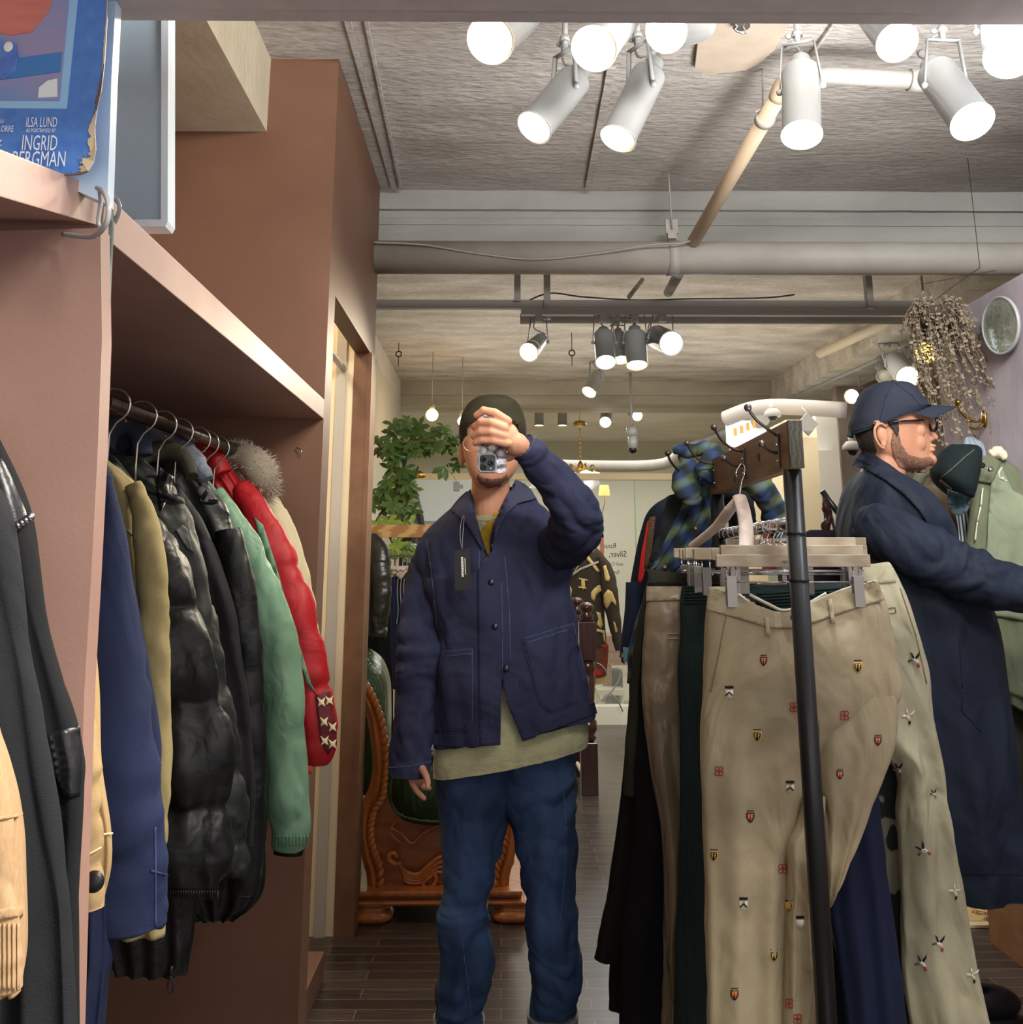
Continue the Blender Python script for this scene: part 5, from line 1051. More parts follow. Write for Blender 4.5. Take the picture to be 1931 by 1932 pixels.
mb=MB(); c=W(1500,1165,2.17); mb.lathe([(0,.004),(.007,.004),(.009,0)],Matrix.Translation(c)@Matrix.Rotation(PI/2,4,'X'),14); obj('waist_button',mb,m_endwood,T0)
# embroidered crests
c_blk=mat('black_thread',(26,22,20),rough=.8); c_yel=mat('gold_thread',(220,176,88),rough=.8); c_red=mat('red_thread',(168,58,58),rough=.8); c_wht=mat('white_thread',(226,220,204),rough=.8)
def shield(mb,tr,x,y,s,body=0,rim=1,mark=1):
    sh=lambda k:[(x-9*k*s,y-9*k*s),(x+9*k*s,y-9*k*s),(x+9*k*s,y+2*k*s),(x+5*k*s,y+10*k*s),(x,y+14*k*s),(x-5*k*s,y+10*k*s),(x-9*k*s,y+2*k*s)]
    drape(mb,tr,sh(1.0),th=.001,mi=rim,step=20); drape(mb,tr,sh(.80),th=.0016,mi=body,step=20)
    drape(mb,tr,stroke(x-8*s,y-13*s,x+8*s,y-13*s,2*s),th=.001,mi=0,step=20)
    for q in (stroke(x-4*s,y-5*s,x-4*s,y+6*s,2*s),stroke(x-4*s,y-5*s,x-1*s,y-4*s,1.6*s),stroke(x-4*s,y,x-1*s,y+1*s,1.6*s),stroke(x+2.5*s,y-5*s,x+2.5*s,y+7*s,2*s),stroke(x+2.5*s,y-4.5*s,x+6*s,y-5*s,1.6*s),stroke(x+2.5*s,y,x+5*s,y,1.6*s)): drape(mb,tr,q,th=.0022,mi=mark,step=20)
def chevron(mb,tr,x,y,s):
    drape(mb,tr,[(x-8*s,y-4*s),(x+8*s,y-4*s),(x+8*s,y+8*s),(x+3*s,y+13*s),(x-4*s,y+13*s),(x-8*s,y+8*s)],th=.001,mi=3,step=20)
    for q in (stroke(x-7*s,y+8*s,x,y+1*s,2.6*s),stroke(x+7*s,y+8*s,x,y+1*s,2.6*s)): drape(mb,tr,q,th=.0018,mi=0,step=20)
    for dx in (-6,-2,2,6):
        q=[(x+dx*s+3*s*math.cos(a*PI/3),y-9*s+3.2*s*math.sin(a*PI/3)) for a in range(6)]; drape(mb,tr,q,th=.0014,mi=0,step=20)
def knot(mb,tr,x,y,s):
    for dx,dy in ((-4,-5),(4,-5),(-4,5),(4,5)):
        o=[(x+dx*s+4.6*s*math.cos(a*PI/4),y+dy*s+4.6*s*math.sin(a*PI/4)) for a in range(8)]
        for a,b in zip(o,o[1:]+o[:1]): drape(mb,tr,stroke(*a,*b,1.9*s),th=.0014,mi=2,step=20)
    drape(mb,tr,stroke(x-5*s,y,x+5*s,y,2*s),th=.0014,mi=2,step=20)
mb=MB(); S=1.0
for x,y,s in ((1620,1258,.9),(1430,1388,.9),(1348,1614,.85),(1489,1710,.85),(1462,1803,.9)): shield(mb,tr,x,y,s)
for x,y,s in ((1442,1246,.75),(1417,1541,.85),(1387,1876,.85),(1658,1397,.75),(1586,1461,.7)): shield(mb,tr,x,y,s,2,0,1)
for x,y in ((1377,1305),(1492,1484),(1404,1704),(1511,1739)): chevron(mb,tr,x,y,.95)
for x,y in ((1500,1334),(1595,1350),(1358,1455),(1530,1584),(1478,1639),(1490,1893),(1506,1922)): knot(mb,tr,x,y,.9)
obj('embroidery',mb,[c_blk,c_yel,c_red,c_wht],T0,label='small embroidered crests',kind='stuff')
trousers('plain navy trousers between the crest chinos and the camouflage pair',2.33,[[(1380,1195,1640,1195,.02),(1385,1230,1650,1230,.03),(1480,1400,1655,1400,.035),(1540,1550,1664,1550,.035),(1565,1700,1682,1700,.035),(1585,1820,1698,1820,.035),(1600,1960,1716,1960,.035)]],m_navy,seed=65)
T1,o1=trousers('stone chinos embroidered with flying ducks',2.42,[[(1604,1068,1678,1060,.02),(1600,1080,1684,1070,.035),(1596,1130,1706,1120,.045),(1590,1180,1724,1180,.05),(1590,1260,1748,1260,.05),(1600,1360,1764,1360,.05),(1690,1450,1779,1450,.045),(1694,1540,1792,1540,.045),(1700,1650,1812,1650,.045),(1702,1760,1832,1760,.045),(1706,1860,1852,1860,.045),(1722,1960,1876,1960,.045)]],m_chino2,seed=69,kw=dict(fold=.014,nf=1.6,wr=.006))
tr1=bvh_many(o1)
mb=MB(); drape(mb,tr1,[(1600,1070),(1676,1060),(1692,1098),(1610,1106)],th=.003); obj('waistband',mb,m_chino2,T1)
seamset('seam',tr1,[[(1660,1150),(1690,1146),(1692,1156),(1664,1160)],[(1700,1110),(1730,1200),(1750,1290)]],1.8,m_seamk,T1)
mb=MB()
def duck(x,y,s,a,dark):
    ca,sa=math.cos(a),math.sin(a); T=lambda pts:[(x+s*(px*ca-py*sa),y+s*(px*sa+py*ca)) for px,py in pts]
    drape(mb,tr1,T([(-2,-1),(3,-3),(8,2),(11,8),(7,10),(3,6),(-1,4)]),th=.0012,mi=3,step=20)
    drape(mb,tr1,T([(0,0),(-5,-12),(-1,-9),(3,-1)]),th=.0018,mi=0 if dark else 3,step=20); drape(mb,tr1,T([(3,-2),(12,-14),(11,-6),(6,1)]),th=.0018,mi=0 if dark else 3,step=20)
    drape(mb,tr1,T([(-2,0),(-9,3),(-8,6),(0,3)]),th=.0016,mi=4 if dark else 3,step=20)
    drape(mb,tr1,T([(7,8),(11,8),(12,14),(8,15)]),th=.0018,mi=2 if dark else 0,step=20)
for d in ((1724,1243,1.1,0,1),(1712,1350,1.0,.3,0),(1693,1450,.9,.1,1),(1739,1605,1.1,-.6,1),(1770,1778,1.1,.1,1),(1737,1815,1.1,0,1),(1801,1680,1,.4,0),(1834,1838,1,.3,0),(1761,1496,.6,0,1)): duck(*d)
obj('embroidery',mb,[c_blk,c_yel,c_red,c_wht,mat('green_thread',(60,84,64),rough=.8)],T1,label='small embroidered ducks',kind='stuff')
m_camo=mat('camouflage_cloth',(44,48,44),(150,144,124),rough=.85,scale=22,detail=1,contrast=.03,stretch=(1,1,.7),bump=.3,bscale=300)
trousers('camouflage trousers peeking out beside the duck chinos',2.50,[[(1400,1195,1640,1195,.02),(1420,1250,1660,1250,.03),(1560,1400,1700,1400,.03),(1600,1600,1712,1600,.03),(1560,1700,1716,1700,.03),(1590,1850,1722,1850,.03),(1600,1960,1735,1960,.03)]],m_camo,seed=73)
m_cord=mat('dark_green_corduroy',(16,32,32),(28,50,48),rough=.85,scale=90,pattern='wave',stretch=(1,.1,.0),bump=.3,bscale=200)
T2,o2=trousers('dark green corduroy trousers with an elastic waist',2.57,[[(1290,1106,1610,1100,.02),(1288,1125,1612,1118,.04),(1287,1200,1614,1200,.045),(1282,1270,1600,1300,.045),(1284,1380,1580,1400,.04),(1284,1500,1480,1500,.04),(1278,1700,1470,1700,.04),(1271,1960,1470,1960,.04)],[(1480,1400,1600,1400,.03),(1500,1600,1604,1600,.035),(1540,1700,1608,1700,.035),(1560,1850,1602,1850,.03),(1560,1960,1606,1960,.03)]],m_cord,seed=77)
tr2=bvh_many(o2); mb=MB()
for k in range(6): drape(mb,tr2,stroke(1292,1108+k*6,1335,1106+k*6,3),th=.004,step=12); drape(mb,tr2,stroke(1430,1120+k*6,1600,1108+k*6,3),th=.004,step=12)
obj('elastic_waist',mb,m_cord,T2,label='gathered elastic waist')
m_satin=mat('khaki_satin',(146,130,106),(118,104,82),rough=.32,scale=4,bump=.2,bscale=200,spec=.6,crease=.07,cscale=5)
T3,o3=trousers('shiny khaki satin trousers with a welt pocket',2.66,[[(1222,1107,1470,1100,.02),(1221,1125,1480,1118,.04),(1218,1200,1480,1200,.045),(1216,1300,1460,1300,.045),(1221,1400,1400,1400,.04),(1238,1520,1380,1520,.04),(1250,1600,1370,1600,.04),(1253,1700,1360,1700,.035),(1249,1800,1350,1800,.035),(1248,1960,1350,1960,.035)]],m_satin,seed=81,kw=dict(fold=.012,wr=.008))
tr3=bvh_many(o3); mb=MB(); drape(mb,tr3,[(1221,1106),(1290,1106),(1290,1133),(1220,1134)],th=.003); obj('waistband',mb,m_satin,T3)
mb=MB()
for y in (1196,1205): drape(mb,tr3,stroke(1262,y,1290,y,1.8),th=.003)
obj('welt_pocket',mb,m_chino,T3)
m_dark=cloth('black_brown_cord',(28,24,20)); m_olive=cloth('olive_washed_denim',(60,60,48)); m_blk2=cloth('black_twill',(18,17,18))
trousers('black twill trousers with grey piping, left of the satin pair',2.74,[[(1225,1100,1430,1100,.02),(1215,1180,1430,1200,.035),(1206,1300,1420,1300,.035),(1200,1450,1400,1450,.035),(1190,1650,1400,1650,.035),(1172,1800,1400,1800,.035),(1166,1960,1400,1960,.035)]],m_blk2,seed=85)
T4,o4=trousers('olive washed denim trousers with the waistband turned, far end of the rail',2.80,[[(1216,1072,1400,1092,.02),(1222,1090,1410,1104,.03),(1216,1120,1400,1120,.035),(1202,1180,1400,1200,.035),(1188,1280,1300,1300,.03),(1183,1400,1300,1400,.03),(1178,1500,1290,1500,.03)]],m_olive,seed=89)
trousers('flared black-brown trousers, lowest hem at the left of the rack',2.84,[[(1240,1110,1400,1110,.02),(1205,1200,1400,1200,.03),(1190,1320,1380,1320,.035),(1178,1440,1360,1440,.035),(1165,1560,1340,1560,.04),(1150,1660,1320,1660,.04),(1132,1750,1300,1760,.04),(1121,1806,1290,1850,.035)]],m_dark,seed=93)
trousers('dark brown trousers whose hem shows below the flared pair',2.93,[[(1240,1110,1400,1110,.02),(1220,1300,1380,1320,.03),(1180,1600,1330,1600,.035),(1155,1750,1300,1750,.035),(1149,1850,1300,1850,.035),(1148,1905,1290,1925,.03)]],cloth('dark_brown_cloth',(44,36,26)),seed=97)
# plaid shirt bundled on the far hooks
m_plaid=bpy.data.materials.new('green_blue_plaid'); m_plaid.use_nodes=True; nt=m_plaid.node_tree; B=nt.nodes['Principled BSDF']; B.inputs['Roughness'].default_value=.9; L=nt.links.new
tc=nd(nt,'ShaderNodeTexCoord'); mp=nd(nt,'ShaderNodeMapping'); mp.inputs['Rotation'].default_value=(0,.5,0); L(tc.outputs['Object'],mp.inputs[0])
cols=[]
for ax,ph in (('BANDS','X'),('BANDS','Z')):
    wv=nd(nt,'ShaderNodeTexWave',wave_type='BANDS',bands_direction=ph,wave_profile='SIN'); wv.inputs['Scale'].default_value=5.5; wv.inputs['Distortion'].default_value=.6; L(mp.outputs[0],wv.inputs[0]); cols.append(wv.outputs['Fac'])
r1=nd(nt,'ShaderNodeValToRGB'); r1.color_ramp.elements[0].color=lin((24,34,38)); r1.color_ramp.elements[1].color=lin((44,66,120)); L(cols[0],r1.inputs[0])
r2=nd(nt,'ShaderNodeValToRGB'); r2.color_ramp.elements[0].color=lin((20,34,30)); r2.color_ramp.elements[1].color=lin((112,130,72)); r2.color_ramp.elements[0].position=.35; L(cols[1],r2.inputs[0])
mx=nd(nt,'ShaderNodeMix',data_type='RGBA'); mx.inputs[0].default_value=.45; L(r1.outputs[0],mx.inputs[6]); L(r2.outputs[0],mx.inputs[7]); L(mx.outputs[2],B.inputs['Base Color'])
m_plin=cloth('dark_shirt_lining',(30,36,36))
ps=thing('plaid_shirt',W(1290,1080,2.9),'green and blue plaid shirt bundled on the far rack hooks','shirt')
b=obj('body',loft([(1292,905,1352,905,2.98,.03),(1276,940,1358,950,2.98,.04),(1264,980,1350,1000,2.98,.04),(1246,1030,1338,1040,2.98,.04),(1226,1078,1300,1085,2.98,.035),(1210,1140,1290,1140,2.98,.03),(1190,1230,1270,1230,2.98,.03),(1182,1290,1250,1290,2.98,.02)],seed=101,fold=.012,nf=3,wr=.008,nu=70,nv=90),m_plaid,ps)
tp=bvh_many([b]); mb=MB(); drape(mb,tp,[(1262,935),(1298,925),(1290,980),(1250,1040),(1228,1078),(1222,1070),(1240,1010)],th=.006,step=10,sm=True); obj('lining',mb,m_plin,ps,label='dark inside of the shirt front')
mb=MB(); drape(mb,tp,[(1300,930),(1318,925),(1282,1000),(1240,1070),(1226,1078),(1250,1030)],th=.010,step=10,sm=True); drape(mb,tp,[(1334,945),(1344,960),(1324,1000),(1300,1036),(1282,1068),(1266,1082),(1272,1060),(1300,1015)],th=.010,step=10,sm=True); obj('front_placket',mb,m_plaid,ps)
obj('cuff',limb([(1285,860,2.93,8),(1300,882,2.90,22),(1296,915,2.87,30),(1308,938,2.86,22),(1322,950,2.86,12)],nu=36,nv=50,wr=.007,ws=(14,14,14),seed=103,depth=.7),m_plaid,ps)
obj('bundle',limb([(1272,848,2.92,10),(1300,850,2.90,16),(1330,848,2.88,16),(1352,852,2.87,16),(1368,870,2.86,10)],nu=36,nv=50,wr=.008,ws=(16,16,16),seed=104),m_plaid,ps)
obj('tied_sleeve',limb([(1372,858,2.87,8),(1346,868,2.84,16),(1330,886,2.83,18),(1338,900,2.83,14),(1352,906,2.84,8)],nu=36,nv=40,wr=.007,ws=(18,18,18),seed=105),m_plaid,ps)
obj('hanging_sleeve',limb([(1398,908,2.80,14),(1425,915,2.82,24),(1452,945,2.86,26),(1475,1000,2.90,22),(1495,1060,2.94,16)],nu=36,nv=60,wr=.008,ws=(12,12,12),seed=106),m_plaid,ps)
obj('hanging_sleeve',limb([(1350,905,2.90,12),(1368,920,2.94,22),(1390,935,2.98,28),(1400,985,3.0,26),(1395,1030,3.0,20)],nu=36,nv=60,wr=.008,ws=(12,12,12),seed=107),m_plin,ps,label='dark green shirt sleeve')
mb=MB()
for x,y in ((1312,997),(1254,1070),(1345,918)):
    mb=MB(); h=tp.ray_cast(CAM,ray(x,y).normalized()); c=(h[0] if h[0] is not None else W(x,y,2.93))+Vector((0,-.012,0)); mb.lathe([(0,.004),(.006,.003),(.0065,0)],Matrix.Translation(c)@Matrix.Rotation(PI/2,4,'X'),12); obj('snap_button',mb,m_brass,ps)
# navy coat with red lining behind it
nc=thing('hanging_coat',W(1215,1230,3.3),'navy coat with bright red lining behind the plaid shirt','coat')
b=obj('body',loft([(1258,935,1330,930,3.3,.02),(1224,962,1350,950,3.3,.04),(1208,1000,1360,1000,3.3,.05),(1196,1060,1350,1060,3.3,.05),(1182,1140,1340,1140,3.3,.05),(1172,1230,1330,1230,3.3,.03)],seed=111,fold=.006,wr=.005),cloth('ink_navy_wool',(24,30,44)),nc)
tn=bvh_many([b]); mb=MB(); drape(mb,tn,[(1222,985),(1230,978),(1222,1060),(1212,1100),(1204,1098),(1210,1050)],th=.008); obj('lining',mb,mat('bright_red_lining',(206,36,40),rough=.6),nc,label='bright red lining')
mb=MB(); drape(mb,tn,[(1226,976),(1238,974),(1232,1030),(1228,1070),(1216,1072),(1219,1030)],th=.012); obj('tweed_edge',mb,mat('brown_tweed',(120,90,62),(70,52,36),rough=1,scale=150),nc,label='brown tweed edge')
nj=thing('hanging_trousers',W(1190,1225,3.15),'dark blue garment end with a pale blue tab, left of the plaid shirt','garment')
obj('body',loft([(1182,1098,1212,1100,3.15,.02),(1180,1150,1212,1150,3.15,.03),(1174,1200,1206,1200,3.15,.03),(1170,1240,1196,1240,3.15,.02)],seed=113),m_navy,nj)
obj('tab',MB().prism([W(1177,1222,3.1),W(1187,1222,3.1),W(1187,1250,3.1),W(1178,1248,3.1)],(0,.01,0)),mat('pale_blue_tab',(120,160,190),rough=.8),nj,label='pale blue tab'); obj('striped_end',MB().prism([W(1173,1232,3.12),W(1179,1232,3.12),W(1180,1254,3.12),W(1174,1250,3.12)],(0,.01,0)),mat('ochre_stripe',(196,160,90),(30,30,30),scale=60,contrast=.05),nj)
# dark shoulders of another coat behind the bars, with a brown strap and black stand
dc=thing('hanging_coat',W(1550,1050,3.4),'dark coat shoulders seen between the clip hangers and the navy coat man','coat')
obj('body',loft([(1528,1000,1580,1000,3.5,.02),(1516,1012,1592,1014,3.5,.04),(1510,1060,1600,1060,3.5,.05),(1512,1130,1600,1130,3.5,.05)],seed=115),cloth('ink_cloth',(34,30,44)),dc)
obj('hanging_strap',limb([(1556,940,3.5,3),(1560,958,3.5,9),(1566,975,3.5,7),(1560,992,3.5,9),(1562,1004,3.5,6)],nu=16,nv=24,wr=.004,ws=(30,30,30)),mat('dark_brown_leather',(60,34,28),rough=.4),label='dark brown leather strap bunched above the dark coat shoulders',category='strap')
st=thing('steel_stand',W(1560,1000,4.0),'black steel stand leaning behind the navy coat man','stand')
obj('slanting_bar',pxtube([(1552,926,4.0),(1600,992,4.0)],.012),m_black,st); q=W(1556,930,4.02); obj('upright',MB().tube([q,Vector((q.x,q.y,0))],.010,10),m_black,st); obj('leg_bar',pxtube([(1560,935,4.0),(1625,1200,4.0)],.006),m_black,st)
# ============================================================ SOFA, PLANTS, FAR ROOM AND THE RIGHT WALL
m_oak=mat('carved_oak',(204,124,60),(156,88,40),rough=.28,scale=6,stretch=(7,7,1.2),bump=.2,bscale=60,coat=.4,spec=.5)
m_oakd=mat('carved_oak_dark',(178,104,52),(136,76,36),rough=.3,scale=5,stretch=(1,2,9),bump=.2,bscale=60,coat=.4)
m_gl=mat('green_leather',(52,84,48),(34,60,36),rough=.25,scale=12,bump=.3,bscale=90,bdist=.002,spec=.6,coat=.3,crease=.03,cscale=9,cstretch=(2.5,2.5,.5))
YS=3.99
sf=thing('carved_sofa',(W(830,1750,YS).x,YS+.5,0),'carved oak sofa with green leather, its side panel behind the man in jeans','sofa')
mb=MB(); mb.prism([W(x,y,YS+.04) for x,y in ((700,1680),(712,1640),(704,1600),(703,1560),(722,1515),(738,1480),(745,1440),(905,1440),(925,1500),(945,1560),(952,1600),(948,1640),(965,1680))],(0,.03,0)); obj('side_panel',mb,m_oakd,sf)
post=[(676,1296),(694,1322),(706,1360),(713,1410),(715,1450),(708,1490),(692,1525),(688,1565),(694,1610),(704,1650),(706,1685)]
def band(pts,wd,Y,th,m,nm,parent,n=50):
    P=[cr([tuple(map(float,p)) for p in pts],i*(len(pts)-1)/(n-1)) for i in range(n)]; mb=MB(); rg=[]
    for i,p in enumerate(P):
        a=Vector(P[max(0,i-1)]); b=Vector(P[min(n-1,i+1)]); d=(b-a).normalized(); nn=Vector((-d.y,d.x))*wd/2
        l=W(p[0]-nn.x,p[1]-nn.y,Y); r=W(p[0]+nn.x,p[1]+nn.y,Y); e=Vector((0,th,0)); m_=(l+r)/2-Vector((0,th*.5,0))
        rg.append([l,m_,r,r+e,l+e])
    mb.rings(rg,True,True,True,None,False); return obj(nm,mb,m,parent)
band(post,24,YS,.05,m_oak,'curved_post',sf)
mir2=[(1655-x,y) for x,y in post if y>=1450]; band(mir2,24,YS,.05,m_oak,'curved_post',sf)
rope=[(683,1284),(697,1302),(710,1330),(720,1360),(727,1400),(730,1440),(728,1473),(723,1504),(708,1529),(701,1555),(701,1583),(709,1613),(718,1640),(720,1680)]
P=[cr([tuple(map(float,p)) for p in rope],i*(len(rope)-1)/33) for i in range(34)]; mb=MB()
for i,p in enumerate(P):
    a=Vector(P[max(0,i-1)]); b=Vector(P[min(33,i+1)]); d=b-a; an=math.atan2(d.x,d.y)
    mb.ball(W(p[0],p[1],YS-.015),(.013,.014,.021),Euler((0,an*-1+.5,0)),seg=10)
obj('rope_carving',mb,m_oak,sf)
P=[(1655-p[0],p[1]) for p in P if p[1]>1540]; mb=MB()
for p in P: mb.ball(W(p[0],p[1],YS-.015),(.013,.014,.021),Euler((0,-.5,0)),seg=10)
obj('rope_carving',mb,m_oak,sf)
for y0,y1,x0,x1,yy in ((1671,1679,674,986,.02),(1679,1689,680,984,-.01),(1689,1694,672,990,.03),(1694,1702,678,986,-.005)):
    a=W(x0,y0,YS); b=W(x1,y1,YS); obj('base_moulding',MB().b2(a.x,b.x,YS-.05-yy,YS+.5,b.z,a.z,bev=.004),m_oakd if yy<0 else m_oak,sf)
for cx in (704,968):
    c=W(cx,1730,YS-.02)
    mb=MB(); mb.rings([[Vector((c.x+s*math.copysign(abs(math.cos(a))**.6,math.cos(a))*r*1.15, YS-.02+math.copysign(abs(math.sin(a))**.6,math.sin(a))*r,z*.72)) for a in [2*PI*k/28 for k in range(28)]] for r,z,s in ((.052,0,1),(.066,.018,1),(.066,.035,1),(.052,.055,1),(.044,.062,1),(.048,.075,1),(.052,.09,1))]); obj('bun_foot',mb,m_oak,sf)
def scroll(pts,r0,r1,nm,n=40):
    Q=pxpath([(x,y) for x,y in pts],YS-.0,n); mb=MB(); mb.tube(Q,[r0+(r1-r0)*abs(2*i/(n-1)-1) for i in range(n)],10); obj(nm,mb,m_oak,sf)
for k in range(4):
    scroll([(752+3*k,1628+5*k),(768,1646+6*k),(790+2*k,1650+5*k),(812,1632+7*k),(830,1618+9*k),(850,1616+12*k)],.010-.001*k,.006,'leaf_scroll')
scroll([(758,1628),(746,1630),(735,1622),(736,1612),(746,1610),(750,1618)],.010,.007,'leaf_scroll',24)
scroll([(826,1640),(818,1650),(800,1665),(806,1676),(818,1672),(824,1656),(815,1640),(818,1630),(830,1634)],.009,.006,'leaf_scroll',30)
for k in range(4): scroll([(905-3*k,1622+5*k),(888,1642+6*k),(866,1648+5*k),(845,1632+6*k)],.009,.006,'leaf_scroll')
for k in range(3): scroll([(960-4*k,1640+7*k),(945,1648+8*k),(925,1650+8*k),(905,1640+10*k)],.009,.006,'leaf_scroll',20)
scroll([(958,1640),(966,1630),(966,1615),(956,1612),(952,1622)],.009,.006,'leaf_scroll',20)
scroll([(735,1560),(760,1575),(778,1592),(800,1572),(830,1556)],.005,.004,'carved_line',24); scroll([(760,1535),(742,1556),(740,1575),(756,1590)],.005,.004,'carved_line',24)
mb=loft([(690,1222,700,1224,YS+.30,.02),(670,1240,722,1246,YS+.28,.10),(660,1270,735,1285,YS+.27,.16),(650,1320,738,1340,YS+.28,.18),(650,1400,736,1420,YS+.30,.16),(650,1480,730,1490,YS+.30,.14)],nu=50,nv=60,wr=.003,capb=True); obj('backrest_cushion',mb,m_gl,sf)
mb=loft([(742,1405,940,1405,YS+.16,.12),(736,1440,945,1440,YS+.14,.16),(734,1480,946,1480,YS+.13,.17),(738,1515,944,1515,YS+.13,.16),(752,1538,935,1538,YS+.14,.14),(790,1549,900,1549,YS+.15,.08)],nu=60,nv=40); obj('seat_cushion',mb,m_gl,sf)
mb=MB(); mb.tube(pxpath([(735,1450),(734,1480),(739,1513),(754,1536),(792,1548),(850,1550),(900,1548)],YS-.02,40),.006,8); obj('leather_piping',mb,m_gl,sf)
obj('seat_body',MB().b2(W(700,1600,YS).x,W(960,1600,YS).x,YS+.08,YS+.5,.10,.40),m_oakd,sf)
# leafy plants by the far left wall
m_leaf=mat('glossy_leaf',(104,132,60),(66,96,44),rough=.35,scale=20,spec=.6); m_leaf2=mat('young_leaf',(160,176,76),(120,146,56),rough=.45,scale=20); m_stem=mat('brown_stem',(90,70,46),rough=.8)
def leaf(mb,c,d,L_,w,up,mi):
    d=d.normalized(); s=d.cross(up).normalized()*w/2; n=s.cross(d).normalized()*L_*.10
    q=[c,c+d*L_*.3+s*.9+n*.3,c+d*L_*.7+s+n*.1,c+d*L_-n,c+d*L_*.7-s+n*.1,c+d*L_*.3-s*.9+n*.3,c+d*L_*.35-n*.2,c+d*L_*.72-n*.3]
    v=[mb.bm.verts.new(p) for p in q]
    for f in ((0,1,6),(1,2,7,6),(2,3,7),(0,6,5),(6,7,4,5),(7,3,4)): mb.face([v[i] for i in f],mi,True)
def whorl(mb,c,L_,n,rnd,mi):
    ax=Vector((rnd.uniform(-.5,.5),-.7,rnd.uniform(.1,.9))).normalized(); a=ax.orthogonal().normalized(); b=ax.cross(a)
    for k in range(n):
        an=2*PI*k/n+rnd.uniform(-.15,.15); d=(a*math.cos(an)+b*math.sin(an))*1.0+ax*.1+Vector((0,0,-.35)); leaf(mb,c,d,L_*rnd.uniform(.8,1.1),L_*.38,ax,mi)
rnd=random.Random(11)
pl=thing('leafy_plant',(W(760,1100,5.6).x,5.6,0),'leafy indoor plant with branches arching by the far left wall','plant')
mb=MB(); mb.tube(pxpath([(700,862),(725,846),(760,838),(800,834),(850,842),(880,860)],5.4,30),.007,6)
for pts in ([(700,1010),(712,980),(735,950),(750,920),(745,880)],[(745,1100),(748,1040),(760,980),(775,930),(790,880)],[(760,1060),(735,1010),(722,960),(718,930)],[(748,1090),(770,1040),(785,1000)],[(895,840),(890,860),(886,880)]): mb.tube(pxpath(pts,5.5,20),.006,6)
obj('branches',mb,m_stem,pl)
mb=MB()
spots=[(715,828),(724,846),(742,815),(738,836),(756,840),(762,805),(768,812),(775,838),(782,822),(792,806),(800,828),(806,842),(815,820),(826,812),(832,836),(845,818),(848,840),(858,826),(866,848),(868,866),(735,852),(752,862),(760,855),(740,866),(783,850),(862,878),(800,848),(742,800),(770,795),(838,805),(820,845)]
for x,y in spots:
    whorl(mb,W(x,y,5.4+rnd.uniform(-.1,.1)),rnd.uniform(.06,.085),rnd.choice((5,6,7)),rnd,0)
for x,y in ((738,884),(750,880),(765,885),(775,893),(730,905),(745,908),(758,904),(770,912),(722,922),(735,930),(750,930),(765,930),(778,925),(715,940),(742,950),(757,952),(772,948),(703,938),(728,958),(745,972),(765,975),(780,965),(700,955),(775,990),(735,990)): whorl(mb,W(x,y,5.5+rnd.uniform(-.1,.1)),rnd.uniform(.065,.09),rnd.choice((5,6,7)),rnd,rnd.choice((0,0,1)))
for x,y,s in ((735,984,.075),(712,990,.06),(760,995,.05),(750,1025,.06),(765,1035,.06),(775,1028,.055),(742,1040,.05),(770,1045,.06),(728,1050,.07),(782,1040,.05),(755,1080,.05),(742,1075,.04),(768,1078,.045)): whorl(mb,W(x,y,5.3),s,7,rnd,1 if rnd.random()<.65 else 0)
for x,y in ((838,892),(826,884)): 
    c=W(840,880,5.0); 
for dx,dy in ((-1.2,-.6),(-.75,-1.6),(.15,-1.5)): leaf(mb,W(840,880,5.0),Vector((dx,-.1,dy)),.075,.032,Vector((0,-1,.2)),0)
obj('leaves',mb,[m_leaf,m_leaf2],pl,kind='stuff')
mb=MB(); mb.lathe([(.10,0),(.13,.02),(.16,.28),(.17,.30),(.15,.30)],Matrix.Translation((W(760,1100,5.6).x,5.6,0)),24); obj('pot',mb,mat('clay_pot',(150,110,84),rough=.8),pl)
# second rack at the far left
lr=thing('clothes_rack',(W(750,1100,4.75).x,4.75,0),'clothes rack with a light pine beam behind the fitting room corner','rack')
a=W(690,990,4.6); b=W(815,1014,4.6)
obj('top_beam',MB().b2(a.x-.1,b.x+.25,4.6,4.63,b.z,a.z,bev=.002),mat('light_pine',(206,160,98),(166,116,62),rough=.5,scale=6,pattern='wave',stretch=(.5,2,3)),lr)
for xx in (b.x+.2,a.x-.05): obj('pole',MB().tube([(xx,4.64,0),(xx,4.64,a.z)],.016,14),m_black,lr)
c=W(760,1049,4.9); obj('clothes_rail',MB().tube([(c.x-.25,4.9,c.z),(c.x+.35,4.9,c.z)],.006,8),m_lamp,lr)
for k,(x,lb) in enumerate(((736,'leftmost'),(746,'second'),(760,'third'),(768,'fourth'),(773,'fifth'))):
    c=W(x,1049,4.9); h=thing('coat_hanger',c,'%s white hanger on the white rail by the leather jacket'%lb,'hanger','white hangers on the white rail')
    obj('wire_hook',MB().tube(smooth_path([c+Vector((-.012,0,-.004)),c+Vector((-.004,0,.012)),c+Vector((.008,0,.008)),c+Vector((.004,0,-.02)),c+Vector((0,0,-.055))],12),.002,6),m_lamp,h)
    obj('arms',MB().tube(smooth_path([c+Vector((-.045,.01,-.058-.012*k%3)),c+Vector((0,0,-.055)),c+Vector((.05,-.01,-.064))],8),.007,8,flat=1.4),MATS['pale_pink_beech'],h)
